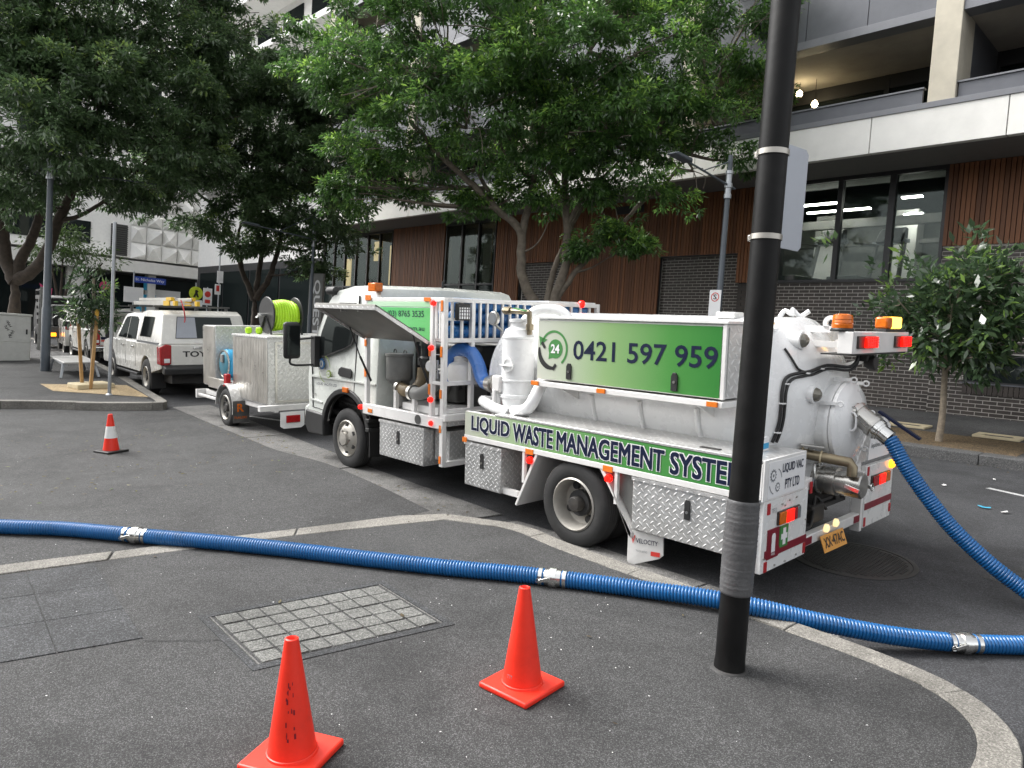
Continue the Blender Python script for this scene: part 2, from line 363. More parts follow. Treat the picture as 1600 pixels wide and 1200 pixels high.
M = dict(
 path=asphalt('footpath_asphalt', .043, .135, dens=.55, sscale=270, blot=.16),
 path2=asphalt('paver_bluestone', .047, .12, dens=.6, sscale=190, blot=.14, tint=(.97,1,1.05)),
 lane=asphalt('lane_asphalt', .045, .12, dens=.55, sscale=190, blot=.2),
 road=asphalt('road_asphalt', .045, .10, dens=.6, sscale=210, blot=.2, tint=(.96,.98,1.04)),
 farpath=asphalt('far_footpath_asphalt', .075, .15, dens=.6, sscale=120, blot=.2, tint=(1,1,1)),
 gutter=asphalt('gutter_stone', .15, .24, dens=.6, sscale=160, blot=.3, tint=(1,.98,.94)),
 kerb=asphalt('kerb_granite', .215, .36, dens=.5, sscale=190, blot=.2, tint=(1,.95,.85), bump=.3),
 bluekerb=asphalt('far_kerb_bluestone', .10, .17, dens=.6, sscale=140, blot=.2, bump=.2),
 tile=asphalt('pit_concrete', .15, .30, dens=.55, sscale=170, blot=.3, tint=(1,1,.94)),
 soil=asphalt('tree_pit_soil', .13, .3, dens=.6, sscale=90, blot=.4, tint=(1,.72,.42), bump=1.0),
 gravel=asphalt('sapling_gravel', .42, .62, dens=.5, sscale=80, blot=.25, tint=(1,.76,.44), bump=.8),
 white=pm('truck_white', (.78,.78,.76), .28, var=.03, coat=.4, dirt=.10),
 tank=pm('tank_white', (.81,.815,.81), .28, var=.03, coat=.45, dirt=.10),
 cabwhite=pm('cab_white', (.60,.62,.58), .26, var=.03, coat=.5, dirt=.05),
 alu=pm('white_aluminium', (.74,.73,.71), .36, var=.06, dirt=.18),
 grey=pm('primer_grey', (.20,.20,.19), .5, var=.15, dirt=.3),
 dgrey=pm('dark_grey_pump', (.075,.075,.072), .5, var=.3, dirt=.3),
 tan=pm('rusty_tan_pipe', (.20,.15,.085), .55, var=.3, dirt=.4),
 black=pm('black_plastic', (.018,.018,.018), .5, var=.2, bump=.05),
 chassis=pm('chassis_black', (.022,.021,.02), .6, var=.3, dirt=.4),
 rubber=pm('tyre_rubber', (.022,.022,.022), .75, var=.25, bump=.15, bscale=40, dirt=.35, dcol=(.07,.065,.06)),
 rim=pm('steel_rim', (.42,.40,.36), .45, metal=.35, var=.15, dirt=.3),
 rimdark=pm('rim_recess', (.03,.03,.03), .7),
 steel=pm('steel', (.52,.51,.48), .3, metal=.95, var=.12, dirt=.25),
 chrome=pm('bright_clamp', (.72,.72,.70), .22, metal=1, var=.08),
 brass=pm('brass_fitting', (.27,.225,.15), .42, metal=.75, var=.25, dirt=.4),
 plate=checker_plate('checker_plate'),
 plateB=checker_plate('checker_plate_bright', pitch=.062, col=(.66,.655,.64), rough=.36, h=.003, stain=.14),
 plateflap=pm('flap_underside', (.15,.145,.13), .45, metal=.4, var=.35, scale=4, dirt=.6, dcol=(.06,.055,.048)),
 sheet=pm('ribbed_aluminium', (.62,.60,.56), .34, metal=.9, var=.1),
 navy=pm('navy_print', (.006,.011,.038), .5, var=.02, spec=.25),
 whiteprint=pm('white_print', (.8,.8,.8), .4, var=.02),
 blackprint=pm('black_print', (.02,.02,.02), .4, var=.02),
 greenprint=pm('green_print', (.06,.23,.06), .4, var=.03),
 greyprint=pm('grey_print', (.16,.17,.18), .4, var=.05),
 blueprint=pm('blue_print', (.05,.14,.30), .4),
 limeprint=pm('lime_print', (.25,.33,.09), .4),
 maroon=pm('maroon_tape', (.20,.012,.025), .35, var=.08),
 redtape=pm('red_reflector', (.42,.02,.025), .3),
 orangetape=pm('orange_reflector', (.75,.19,.02), .3, var=.1),
 hose=pm('blue_hose', (.006,.105,.30), .30, var=.12, scale=10, coat=.25, dirt=.30, dcol=(.03,.07,.13)),
 hoseL=pm('pale_blue_hose', (.05,.17,.50), .3, var=.1, coat=.3),
 cone=pm('cone_orange_red', (.84,.032,.012), .45, var=.08, scale=9, dirt=.35, dcol=(.40,.02,.012), bump=.04),
 conewhite=pm('cone_band', (.8,.8,.78), .3, var=.04, dirt=.1),
 pole=pm('black_pole_paint', (.006,.006,.006), .48, var=.3, scale=12, dirt=.3, dcol=(.024,.023,.021), bump=.08, bscale=30, spec=.2),
 tape=pm('grey_cloth_tape', (.085,.085,.087), .5, var=.2, scale=14, bump=.25, bscale=60),
 galv=pm('galvanised', (.42,.44,.46), .42, metal=.6, var=.12),
 lamp=pm('lamp_post_grey', (.075,.09,.105), .45, var=.15, dirt=.2),
 band=pm('pole_band', (.42,.40,.36), .35, metal=.7),
 signback=pm('sign_back', (.36,.38,.42), .4, metal=.4, var=.06),
 cabinet=pm('cabinet_cream', (.64,.64,.60), .5, var=.06, dirt=.25, dcol=(.3,.27,.22)),
 stake=pm('stake_timber', (.42,.25,.10), .7, var=.2, scale=14),
 stakeY=pm('stake_yellow', (.72,.42,.05), .6),
 planter=pm('sapling_collar', (.55,.47,.31), .8, var=.1, bump=.2),
 bench=pm('bench_top', (.52,.51,.49), .5, var=.08, dirt=.2),
 utewhite=pm('ute_white', (.76,.745,.69), .25, var=.02, coat=.6, dirt=.03),
 redlens=pm('red_lens', (.36,.012,.015), .15, var=.15, scale=30),
 orangelens=pm('orange_lens', (.62,.14,.01), .18, var=.15, scale=40),
 carglass=glass_mat('car_glass', (.012,.014,.014), .05, spec=.15),
 sightglass=pm('sight_glass', (.20,.19,.16), .1, metal=.3, var=.3, scale=20),
 lime=pm('lime_hose', (.42,.72,.02), .4, var=.12),
 blower=pm('blower_blue', (.03,.33,.60), .35, var=.06),
 blowerD=pm('blower_teal', (.05,.20,.27), .4, var=.12),
 redhose=pm('red_hose', (.55,.03,.04), .4),
 ladder=pm('ladder_alu', (.60,.59,.55), .35, metal=.6, var=.1),
 yellow=pm('ladder_yellow', (.80,.50,.03), .45),
 brick=pm('dark_brick', (.046,.037,.032), .5, var=.35, scale=3.0, bump=.15),
 mortar=pm('mortar', (.40,.38,.35), .9, var=.15, bump=.2),
 batten=board_mat('timber_batten', (.10,.037,.014), (.23,.088,.032)),
 concrete=pm('pale_concrete', (.78,.77,.73), .75, var=.06, scale=2, bump=.06, dirt=.12, dcol=(.38,.36,.32)),
 column=pm('warm_concrete', (.52,.48,.39), .8, var=.12, scale=3, bump=.1, dirt=.2, dcol=(.36,.32,.24)),
 soffit=pm('soffit_grey', (.17,.165,.16), .8, var=.1),
 csoffit=pm('concrete_soffit', (.36,.33,.28), .8, var=.2, scale=1.2, dirt=.3, dcol=(.3,.22,.14)),
 zinc=pm('zinc_panel', (.11,.115,.13), .5, metal=.2, var=.12, scale=3, dirt=.2, dcol=(.2,.2,.21)),
 zinccap=pm('zinc_cap', (.17,.175,.19), .5, metal=.2, var=.08),
 darkmetal=pm('window_frame', (.025,.025,.027), .45),
 glass=glass_mat('window_glass', (.012,.016,.016), .03, spec=.09),
 gymglass=glass_mat('gym_glass', (.03,.042,.040), .03, alpha=.86, spec=.1),
 curtain=pm('curtain', (.22,.20,.16), .9, var=.2, scale=20),
 interior=pm('interior_grey', (.30,.31,.29), .9, var=.1),
 interiorD=pm('interior_dark', (.06,.06,.058), .9),
 officewall=pm('office_wall', (.16,.155,.15), .8, var=.08),
 towerwhite=pm('tower_white', (.82,.815,.79), .7, var=.05),
 bark=pm('bark', (.060,.046,.035), .9, var=.4, scale=9, bump=.6, bscale=25),
 barkpale=pm('pale_bark', (.16,.135,.105), .9, var=.35, scale=9, bump=.5, bscale=25),
 stem=pm('sapling_stem', (.24,.20,.15), .8, var=.3, scale=20),
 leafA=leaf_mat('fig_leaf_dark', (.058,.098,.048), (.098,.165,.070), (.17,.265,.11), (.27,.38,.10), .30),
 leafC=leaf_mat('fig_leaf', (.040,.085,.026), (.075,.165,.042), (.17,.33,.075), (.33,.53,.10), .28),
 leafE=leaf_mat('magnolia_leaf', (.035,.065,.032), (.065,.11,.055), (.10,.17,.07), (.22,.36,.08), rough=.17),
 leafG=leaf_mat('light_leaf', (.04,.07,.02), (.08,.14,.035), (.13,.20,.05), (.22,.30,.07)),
 drylitter=leaf_mat('dry_leaf', (.06,.04,.02), (.12,.085,.035), (.16,.14,.05), (.12,.17,.04), rough=.6),
 red_on=emit('red_lamp_lit', (1.0,.006,.002), 1.05, (.35,.01,.008)),
 amber_on=emit('amber_lamp_lit', (1.0,.55,.05), 2.6, (.7,.3,.02)),
 amber_soft=emit('amber_side_lamp_lit', (1.0,.30,.01), 1.6, (.6,.2,.02)),
 plate_lamp=emit('plate_lamp_lit', (1.0,.72,.35), .45, (.4,.38,.33)),
 tube_on=emit('ceiling_tube_lit', (1,.97,.9), 16.0),
 bulb_on=emit('pendant_bulb_lit', (1,.82,.5), 12.0),
 warm_on=emit('lobby_light_lit', (1,.70,.32), .28, (.35,.26,.14)),
 numberplate=pm('number_plate', (.78,.36,.07), .4, var=.05),
 brake_dark=pm('lamp_bezel', (.05,.035,.03), .3),
 litter=pm('paper_scrap', (.75,.75,.73), .8, var=.05), litterblue=pm('blue_wrapper', (.05,.32,.48), .5),
 pink=pm('pink_poster', (.75,.07,.22), .6), cyan=pm('cyan_banner', (.02,.30,.50), .5), signblue=pm('street_sign_blue', (.02,.06,.35), .4),
 signyellow=pm('crossing_sign', (.55,.65,.04), .4), signred=pm('sign_red', (.6,.05,.04), .4),
 roadpaint=asphalt('worn_line_paint', .5, .75, dens=.5, sscale=120, blot=.25),
 manhole=pm('cast_iron', (.05,.049,.048), .6, metal=.3, var=.25),
)

# ================================================================ SETTING: ground, road, lane, footpaths, kerbs
def sheet(name, poly, z, mat, thick=0):
    mb = MB()
    if thick: mb.prism(poly, 'z', z-thick, z)
    else: mb.add([(x, y, z) for x, y in poly], [tuple(range(len(poly)))])
    o = obj(name, mb, mat, smooth=0, mtx=TILT.copy()); o['kind'] = 'structure'; return o
RZ = -.14
def road_sheet():
    mb = MB(); xs = [-320,-120,-60,-30,-20]+list(np.arange(-12,4.1,2))+[10,30,80,200]; ys = [-60,-20,-5,2,4,6,8,10.75]
    mb.add([(x,y,RZ) for y in ys for x in xs], [(j*len(xs)+i, j*len(xs)+i+1, (j+1)*len(xs)+i+1, (j+1)*len(xs)+i) for j in range(len(ys)-1) for i in range(len(xs)-1)])
    o = obj('road', mb, M['road'], smooth=0, mtx=TILT.copy()); o['kind'] = 'structure'
road_sheet()
# the ground beyond the far kerb, out to the horizon
sheet('far_footpath', [(-320,10.88),(200,10.88),(200,120),(-320,120)], -.02, M['farpath'])

KERB_IN3 = [(-4.194,3.616),(-3.847,3.749),(-3.283,3.70),(-2.727,3.636),(-2.124,3.598),(-1.706,3.625),(-1.264,3.60),(-.987,3.553),(-.818,3.50),(-.711,3.43),(-.665,3.33),(-.65,3.08),(-.651,2.95),(-.65,-2.5)]
KERB_IN3 = [(*p,0) for p in KERB_IN3]
KERB_OUT3 = [(-4.427,3.60),(-3.849,3.845),(-3.325,3.80),(-2.80,3.775),(-2.226,3.76),(-1.80,3.745),(-1.45,3.735),(-1.20,3.72),(-.98,3.685),(-.79,3.61),(-.64,3.49),(-.53,3.32),(-.475,3.10),(-.46,2.8),(-.46,2.3),(-.46,1.5),(-.46,.5),(-.46,-.5),(-.46,-1.5),(-.46,-2.5)]
KERB_OUT3 = [(*p,0) for p in KERB_OUT3]
KERB_OUT = [tuple(p) for p in smooth_path(KERB_OUT3, .12)]
KERB_OUT = [(p[0], p[1]) for p in KERB_OUT]
def inset(P, d):
    out = []
    for i, p in enumerate(P):
        a, b = Vector(P[max(0,i-1)]), Vector(P[min(len(P)-1,i+1)]); t = (b-a).normalized(); out.append((p[0]+t.y*d, p[1]-t.x*d))
    return out
KERB_IN = [(p[0]-.0, p[1]) for p in inset(KERB_OUT, .145)]
FLUSH_IN = [(-5.087,.706),(-4.977,1.19),(-4.853,1.734),(-4.713,2.351),(-4.497,3.02),(-4.328,3.505)]   # lane-side border of the near footpath
FLUSH_OUT = [(-5.264,.733),(-5.134,1.228),(-5.017,1.793),(-4.795,2.649),(-4.64,3.333),(-4.457,3.608)]
fp = sheet('footpath', [(-5.5,-2.5)] + FLUSH_IN + [p for p in KERB_IN if p[0] > -4.22], 0, M['path'])
# kerb stones of the near corner
kerb = bpy.data.objects.new('kerb', None); COL.objects.link(kerb); kerb.matrix_world = TILT.copy(); kerb['kind'] = 'structure'
def resample(P, n):
    P = [Vector(p) for p in P]; d = [0]
    for a, b in zip(P, P[1:]): d.append(d[-1]+(b-a).length)
    out = []
    for i in range(n+1):
        t = d[-1]*i/n; k = max(j for j in range(len(d)) if d[j] <= t+1e-9); k = min(k, len(P)-2)
        out.append(P[k].lerp(P[k+1], (t-d[k])/max(1e-9, d[k+1]-d[k])))
    return out
def kerb_run(name, A, B, n, sub, parent, mat, ztop, zbot, gap=.0022):
    if len(A) == len(B) and len(A) > 20:      # paired borders keep their cross joints square
        k = [round(i*(len(A)-1)/(n*sub)) for i in range(n*sub+1)]; A, B = [Vector(A[i]) for i in k], [Vector(B[i]) for i in k]
    else: A, B = resample(A, n*sub), resample(B, n*sub)
    for i in range(n):
        a, b = A[i*sub:(i+1)*sub+1], B[i*sub:(i+1)*sub+1]
        dz = random.uniform(-.003, .003)
        a = [a[0].lerp(a[1], gap/.15)] + a[1:-1] + [a[-1].lerp(a[-2], gap/.15)]
        b = [b[0].lerp(b[1], gap/.15)] + b[1:-1] + [b[-1].lerp(b[-2], gap/.15)]
        obj(name, MB().prism([tuple(p) for p in a]+[tuple(p) for p in reversed(b)], 'z', zbot, ztop+dz), mat, parent, bevel=.006, smooth=30)
kerb_run('kerb_stone', KERB_IN, KERB_OUT, 11, 8, kerb, M['kerb'], .008, RZ-.05)
kerb_run('kerb_stone', [(-5.6,-2.2)]+FLUSH_IN, [(-5.78,-2.2)]+FLUSH_OUT, 5, 3, kerb, M['kerb'], .006, RZ-.05)

# the lane between the two footpaths, dipping towards its far gutter
def lane_z(x): 
    t = min(1, max(0, (-6.4-x)/2.4)); return -.004-.118*t*t*(3-2*t)
def lane_sheet():
    mb = MB(); A = [(-5.78,-2.2)]+FLUSH_OUT[:-1]+[(-4.63,3.56)]; near = resample(A, 12)
    edge = [(-12.2,4.26),(-9.0,4.05),(-6.95,3.86),(-5.5,3.70),(-4.63,3.56)]
    nx = 30; cols = []
    xs = np.linspace(-20, -4.4, 60)
    def nearx(y): 
        for a, b in zip(near, near[1:]):
            if a.y <= y <= b.y: return a.x+(b.x-a.x)*(y-a.y)/(b.y-a.y)
        return near[0].x if y < near[0].y else near[-1].x
    def edgey(x):
        for a, b in zip(edge, edge[1:]):
            if a[0] <= x <= b[0]: return a[1]+(b[1]-a[1])*(x-a[0])/(b[0]-a[0])
        return edge[0][1] if x < edge[0][0] else edge[-1][1]
    ts = np.linspace(0, 1, 26)
    rows = []
    for x in np.linspace(-19, -4.63, 60):
        ye = edgey(x)
        rows.append([(x, -2.2+(ye+2.2)*t) for t in ts])
    mbv = []; idx = {}
    for i, r in enumerate(rows):
        for j, (x, y) in enumerate(r): mbv.append((x, y, lane_z(x)))
    fs = []
    for i in range(len(rows)-1):
        for j in range(len(ts)-1):
            q = [rows[i][j], rows[i+1][j], rows[i+1][j+1], rows[i][j+1]]
            cx = sum(p[0] for p in q)/4; cy = sum(p[1] for p in q)/4
            if cx < nearx(cy)+.3: fs.append((i*26+j, (i+1)*26+j, (i+1)*26+j+1, i*26+j+1))
    mb.add(mbv, fs)
    o = obj('lane', mb, M['lane'], smooth=60, mtx=TILT.copy()); o['kind'] = 'structure'
lane_sheet()
# concrete gutter strip between lane and street, in slabs
gut = bpy.data.objects.new('gutter', None); COL.objects.link(gut); gut.matrix_world = TILT.copy(); gut['kind'] = 'structure'
kerb_run('gutter_slab', [(-13.0,4.36),(-9.0,4.06),(-6.95,3.87),(-5.5,3.71),(-4.63,3.61)], [(-13.0,5.0),(-9.0,4.62),(-6.95,4.42),(-5.5,4.32),(-4.5,4.26)], 7, 2, gut, M['gutter'], -.128, RZ-.06)
kerb_run('gutter_slab', [(-4.45,3.75),(-3.86,3.86),(-2.8,3.80),(-1.5,3.76)], [(-4.3,4.24),(-3.86,4.27),(-2.8,4.22),(-1.5,4.18)], 3, 2, gut, M['gutter'], -.132, RZ-.06)

# far-left footpath with its kerb
LK = [(-16.6,-2.2),(-14.16,2.07),(-13.16,3.2),(-12.72,3.95),(-12.75,4.16),(-13.1,4.27),(-14.4,4.46),(-17.5,4.92),(-22.7,5.59),(-29.5,6.24),(-42,7.2),(-75,9.2)]
def offset(P, d):
    out = []
    for i, p in enumerate(P):
        a, b = Vector(P[max(0,i-1)]), Vector(P[min(len(P)-1,i+1)]); t = (b-a).normalized(); out.append((p[0]-t.y*d, p[1]+t.x*d))
    return out
LK = [(p.x, p.y) for p in smooth_path([(*p,0) for p in LK], .25)]
LKin = offset(LK, .17)
sheet('corner_footpath', LKin+[(-75,-2.2)], .0, M['path'])
kerb_run('kerb_stone', LKin, LK, 60, 4, kerb, M['kerb'], .006, RZ-.05)
# sapling gravel bed
sheet('gravel_bed', [(-16.8,3.12),(-15.35,3.05),(-13.55,4.14),(-14.4,4.26),(-15.8,4.42)], .006, M['gravel'])

# far kerb and far footpath details
fk = bpy.data.objects.new('far_kerb', None); COL.objects.link(fk); fk.matrix_world = TILT.copy(); fk['kind'] = 'structure'
x = 6.0; proto = None
while x > -46:
    L = 1.2
    if proto is None: proto = obj('kerb_stone', MB().box(.003, L-.003, 0, .27, RZ-.05, 0), M['bluekerb'], fk, bevel=.012)
    o = proto if x == 6.0 else piece(proto, fk)
    o.matrix_basis = Matrix.Translation((x-L, 10.62+random.uniform(-.004,.004), random.uniform(-.003,.003)))
    x -= L
sheet('tree_pit', [(-5.4,10.885),(-2.06,10.885),(-2.06,12.35),(-5.4,12.35)], -.012, M['soil'])
sheet('tree_pit', [(-11.9,10.885),(-8.6,10.885),(-8.6,12.35),(-11.9,12.35)], -.012, M['soil'])
sheet('tree_pit', [(-24.5,10.885),(-21,10.885),(-21,12.3),(-24.5,12.3)], -.012, M['soil'])
for px, py, lab in ((-3.9,12.75,'cream pit frame between the truck and the magnolia trunk'),(-2.62,12.62,'cream pit frame farther from the truck, behind the magnolia soil bed')):
    t = thing('tree_grate', lab, 'grate', G((px, py, -.018)), 'cream pit frames on the far footpath')
    for a in ((-.3,.3,-.2,-.11),(-.3,.3,.11,.2),(-.3,-.19,-.108,.108),(.19,.3,-.108,.108)): obj('frame_bar', MB().box(*a, 0, .035), M['planter'], t, bevel=.006)
    obj('inner_plate', MB().box(-.187,.187,-.107,.107,0,.018), M['farpath'], t)
# worn paint dashes and scraps on the road
sheet('road_marking', [(-1.98,9.15),(-1.5,9.0),(-1.46,9.06),(-1.95,9.22)], RZ+.004, M['roadpaint'])
sheet('road_marking', [(-12.15,4.72),(-9.9,5.35),(-9.92,5.43),(-12.2,4.80)], RZ+.004, M['roadpaint'])
sheet('road_patch', [(-1.25,5.85),(-.2,5.5),(2.5,6.2),(2.5,7.6),(-.9,7.0)], RZ+.003, M['lane'])
# bluestone-look asphalt pavers at the lower left of the footpath
def lerp2(a, b, t): return (a[0]+(b[0]-a[0])*t, a[1]+(b[1]-a[1])*t)
for i in range(5):
    for j in range(3):
        o0 = Vector((-3.66,1.07)); ex = Vector((-.43,.035)); ey = Vector((-.09,-.345))
        if i == 3 and j == 0: ey0 = ey
        a = o0+ex*i+ey*j; b = a+ex; c = b+ey; d = a+ey
        q = [tuple(p) for p in (a,b,c,d)]; cx = sum(p[0] for p in q)/4; cy = sum(p[1] for p in q)/4
        q = [(p[0]+(cx-p[0])*.012, p[1]+(cy-p[1])*.016) for p in q]
        if cx < -5.0: continue
        obj('paver', MB().prism(q, 'z', -.03, .003+random.uniform(0,.0025)), M['path2'], fp, bevel=.002)
# joints where the asphalt was cut and relaid
def seam(P, z=.0045, w=.007):
    P = smooth_path([(*p,0) for p in P], .15); a = [(p.x+random.uniform(-.002,.002), p.y-w/2*random.uniform(.5,1.3)) for p in P]; b = [(p.x, p.y+w/2*random.uniform(.5,1.3)) for p in P]
    o = sheet('asphalt_seam', a+b[::-1], z, M['pole']); o['kind'] = 'structure'
seam([(-5.82,.78),(-5.72,1.05),(-5.55,1.40),(-5.4,1.72)]); seam([(-4.72,2.62),(-5.02,2.1),(-5.3,1.75)] [::-1])
seam([(-3.62,1.06),(-3.40,1.34)], .0045)
# pit cover of concrete-filled squares
pc = [(-3.591*1.045,1.302*1.045),(-3.401*1.045,2.279*1.045),(-2.677*1.045,2.225*1.045),(-2.876*1.045,1.271*1.045)]
t = thing('pit_cover', 'rectangular service pit cover of forty concrete squares in the footpath', 'pit cover', TILT.copy())
def bil(u, v): 
    a = lerp2(pc[0], pc[1], u); b = lerp2(pc[3], pc[2], u); return lerp2(a, b, v)
def quad(u0,u1,v0,v1): return [bil(u0,v0),bil(u1,v0),bil(u1,v1),bil(u0,v1)]
for q in ((0,1,0,.06),(0,1,.94,1),(0,.035,.062,.938),(.965,1,.062,.938),(.042,.05,.065,.935),(.95,.958,.065,.935)): obj('frame', MB().prism(quad(*q), 'z', -.02, .004), M['path2'] if q[1]-q[0] > .01 else M['gutter'], t)
for i in range(8):
    for j in range(5):
        u0, v0 = .06+.88*i/8, .075+.85*j/5
        obj('concrete_square', MB().prism(quad(u0+.005, u0+.105, v0+.008, v0+.162), 'z', -.02, .005+random.uniform(-.0015,.0035)), M['tile'], t, bevel=.002)
# round cast-iron manhole behind the truck
t = thing('manhole_cover', 'round cast iron manhole cover in the road behind the truck', 'manhole cover', G((-2.0,5.52,RZ)))
obj('rim', MB().lathe([(.44,0),(.44,.006),(.405,.006),(.405,.002)], n=48, cap=False), M['manhole'], t)
obj('lid', MB().lathe([(.40,0),(.40,.004)], n=48), M['manhole'], t)
mb = MB()
for i in range(-13,14):
    for j in range(-13,14):
        a, b = i*.03, j*.03
        if a*a+b*b < .37**2: mb.box(a-.010,a+.010,b-.010,b+.010,.004,.009)
obj('tread_bumps', mb, M['manhole'], t, kind='stuff', smooth=0)

# ================================================================ blue suction hose
t = thing('suction_hose', 'long ribbed blue suction hose with steel couplings snaking from the footpath to the truck', 'hose', TILT.copy())
R0 = .0495
ground_run = [(-8.6,-1.6,-.09),(-7.4,-.3,-.06),(-6.6,.44,.02),(-6.03,.85,.046),(-5.69,1.17,.048),(-5.24,1.49,.05),(-4.78,1.83,.05),(-4.31,2.15,.05),(-3.81,2.46,.05),(-3.38,2.74,.05),(-3.12,2.93,.05),(-2.84,3.12,.05),(-2.39,3.375,.052),(-2.06,3.53,.062),(-1.80,3.66,.05),(-1.55,3.85,.0),(-1.25,4.12,-.055),(-1.0,4.38,-.085),(-.72,4.68,-.09),(-.50,5.0,-.090),(-.62,5.28,-.088),(-.80,5.38,-.07),(-.93,5.40,-.01),(-1.10,5.36,.11),(-1.30,5.31,.29),(-1.46,5.27,.48),(-1.60,5.23,.68),(-1.672,5.221,.80),(-1.707,5.22,.848)]
P = smooth_path(ground_run, .02)
cum = np.concatenate([[0], np.cumsum([(b-a).length for a, b in zip(P, P[1:])])])
Pa = np.array([p[:] for p in P])
def at(sv): return Vector([float(np.interp(sv, cum, Pa[:,k])) for k in range(3)])
def s_near(x, y): return float(cum[np.argmin((Pa[:,0]-x)**2+(Pa[:,1]-y)**2 + 5*(Pa[:,2]>.1))])
cuts = [s_near(-5.22,1.505), s_near(-2.835,3.125), s_near(-.99,4.39)]
bounds = [0]+cuts+[cum[-1]]
RIB = .019
for i in range(4):
    a, b = bounds[i]+(.05 if i else 0), bounds[i+1]-(.05 if i < 3 else 0)
    n = int((b-a)/RIB)*4; ss = np.linspace(a, b, n+1)
    rr = R0+.0072*np.array([(0, .8, 1, .8)[k % 4] for k in range(n+1)])-.0055
    obj('hose_section', MB().tube([at(s_) for s_ in ss], rr, 16, cap=False), M['hose'], t, smooth=50, fix=False)
for i, s0 in enumerate(cuts):
    c = obj('coupling', MB().tube([at(s0-.052),at(s0-.045),at(s0-.02),at(s0-.0195),at(s0+.022),at(s0+.0225),at(s0+.05)], [.046,.05,.05,.061,.061,.052,.05], 20), M['chrome'], t)
    for d in (-.075, .072):
        obj('hose_clamp', MB().tube([at(s0+d-.011),at(s0+d+.011)], .0535, 20), M['chrome'], c)
    p0, p1 = at(s0-.03), at(s0+.03); ax = (p1-p0).normalized(); side = ax.cross(Vector((0,0,1))).normalized()
    for sg in (-1, 1):
        base = at(s0)+side*.058*sg+Vector((0,0,.012))
        obj('cam_lever', MB().bar(base-ax*.01, base-ax*.075+side*.008*sg-Vector((0,0,.02)), .008, .02), M['chrome'], c, bevel=.002)
        obj('ring', MB().tube([base-ax*.08+Vector((0,0,-.02))+Vector((math.cos(q)*.014*ax.x, math.cos(q)*.014*ax.y, math.sin(q)*.014)) for q in np.linspace(0,6.28,10)], .002, 5), M['chrome'], c)

# ================================================================ traffic cones
def cone(mtx, label, banded=False):
    t = thing('traffic_cone', label, 'traffic cone', mtx, None if banded else 'plain orange-red cones on the footpath')
    bm_ = M['black'] if banded else M['cone']
    obj('base', MB().prism([(-.135,-.135),(.135,-.135),(.135,.135),(-.135,.135)], 'z', 0, .026), bm_, t, bevel=.008)
    def rad(z): return .088-.064*(z-.026)/.424
    def shell(z0, z1, d=0, cap=False): return MB().lathe([(rad(z)+d, z) for z in np.linspace(z0, z1, 6)]+([(rad(z1)-.006, z1+.003),(rad(z1)-.011, z1-.004),(rad(z1)-.012, z1-.08)] if cap else []), n=32, cap=False)
    if banded:
        obj('cone_body', shell(.026,.45,0,True), M['cone'], t)
        obj('white_band', shell(.17,.31,.0015), M['conewhite'], t)
    else:
        obj('cone_body', shell(.026,.45,0,True), M['cone'], t)
        obj('foot_ring', MB().lathe([(.093,.026),(.091,.034),(.087,.036)], n=32, cap=False), M['cone'], t)
    return t
c1 = cone(G((-2.118,2.147,0), math.radians(5)), 'plain orange cone with a square base standing between pit cover and pole')
text('mould_mark', 'TTT', .028, .016, (-.012,-.0865,.07), (1,0,0), (0,.15,1), M['greyprint'], c1, .01)
c2 = cone(G((-2.31,1.165,0), math.radians(28)), 'scuffed plain orange cone in front of the pit cover')
for k in range(18):
    z = random.uniform(.10,.30); a = random.uniform(-1.35,-.85); r = .088-.064*(z-.026)/.424+.0008
    w = random.uniform(.004,.012); h = random.uniform(.003,.02)
    obj('scuff', MB().add([(r*math.cos(a),r*math.sin(a),z),(r*math.cos(a+w*9),r*math.sin(a+w*9),z),((r-.0012)*math.cos(a+w*8),(r-.0012)*math.sin(a+w*8),z+h),((r-.0012)*math.cos(a),(r-.0012)*math.sin(a),z+h)], [(0,1,2,3)]), M['maroon'], c2, smooth=0, fix=False)
cone(G((-9.35,2.43,lane_z(-9.35)), math.radians(20)), 'orange cone with a white reflective band standing alone in the lane', True)

# ================================================================ black street pole in the foreground
t = thing('street_pole', 'tall black steel pole with grey tape wrapped round its middle', 'pole', UP((-1.60,3.0,0)))
PR = .068
obj('shaft', MB().lathe([(PR+.006,-.02),(PR+.002,.02),(PR,.05),(PR-.002,1.5),(PR-.006,4.6)], n=40), M['pole'], t)
prof = []
zz = .365
while zz < .79:
    prof += [(PR+.004+random.uniform(0,.0015)+.003*math.sin(max(0,(zz-.365)/.43)*3.14), zz), (PR+.005+random.uniform(0,.0025)+.003*math.sin(max(0,(zz-.365)/.43)*3.14), zz+.006)]; zz += random.uniform(.009,.02)
obj('tape_wrap', MB().lathe([(PR+.001,.36)]+prof+[(PR+.001,.80)], n=40, cap=False), M['tape'], t, smooth=60)
for z in (2.0, 2.375):
    b_ = obj('band', MB().lathe([(PR-.002,z-.012),(PR+.003,z-.012),(PR+.003,z+.012),(PR-.002,z+.012)], n=40, cap=False), M['band'], t)
    obj('buckle', MB().box(-PR-.012,-PR+.006,-.02,.012,z-.014,z+.014), M['band'], b_, bevel=.003, label=None)
obj('foot_collar', MB().lathe([(PR+.022,-.01),(PR+.014,.003),(PR+.003,.006)], n=40, cap=False), M['manhole'], t)
sp = MB()
pts = [(-.105,-.21),(-.085,-.23),(.085,-.23),(.105,-.21),(.105,.21),(.085,.23),(-.085,.23),(-.105,.21)]
sp.prism([(p[0], p[1]) for p in pts], 'y', 0, .003)
so = obj('sign_plate', sp, M['signback'], t, bevel=.001)
so.matrix_basis = Matrix.Translation((.066,.072,2.185)) @ Matrix.Rotation(math.radians(80), 4, 'Z')

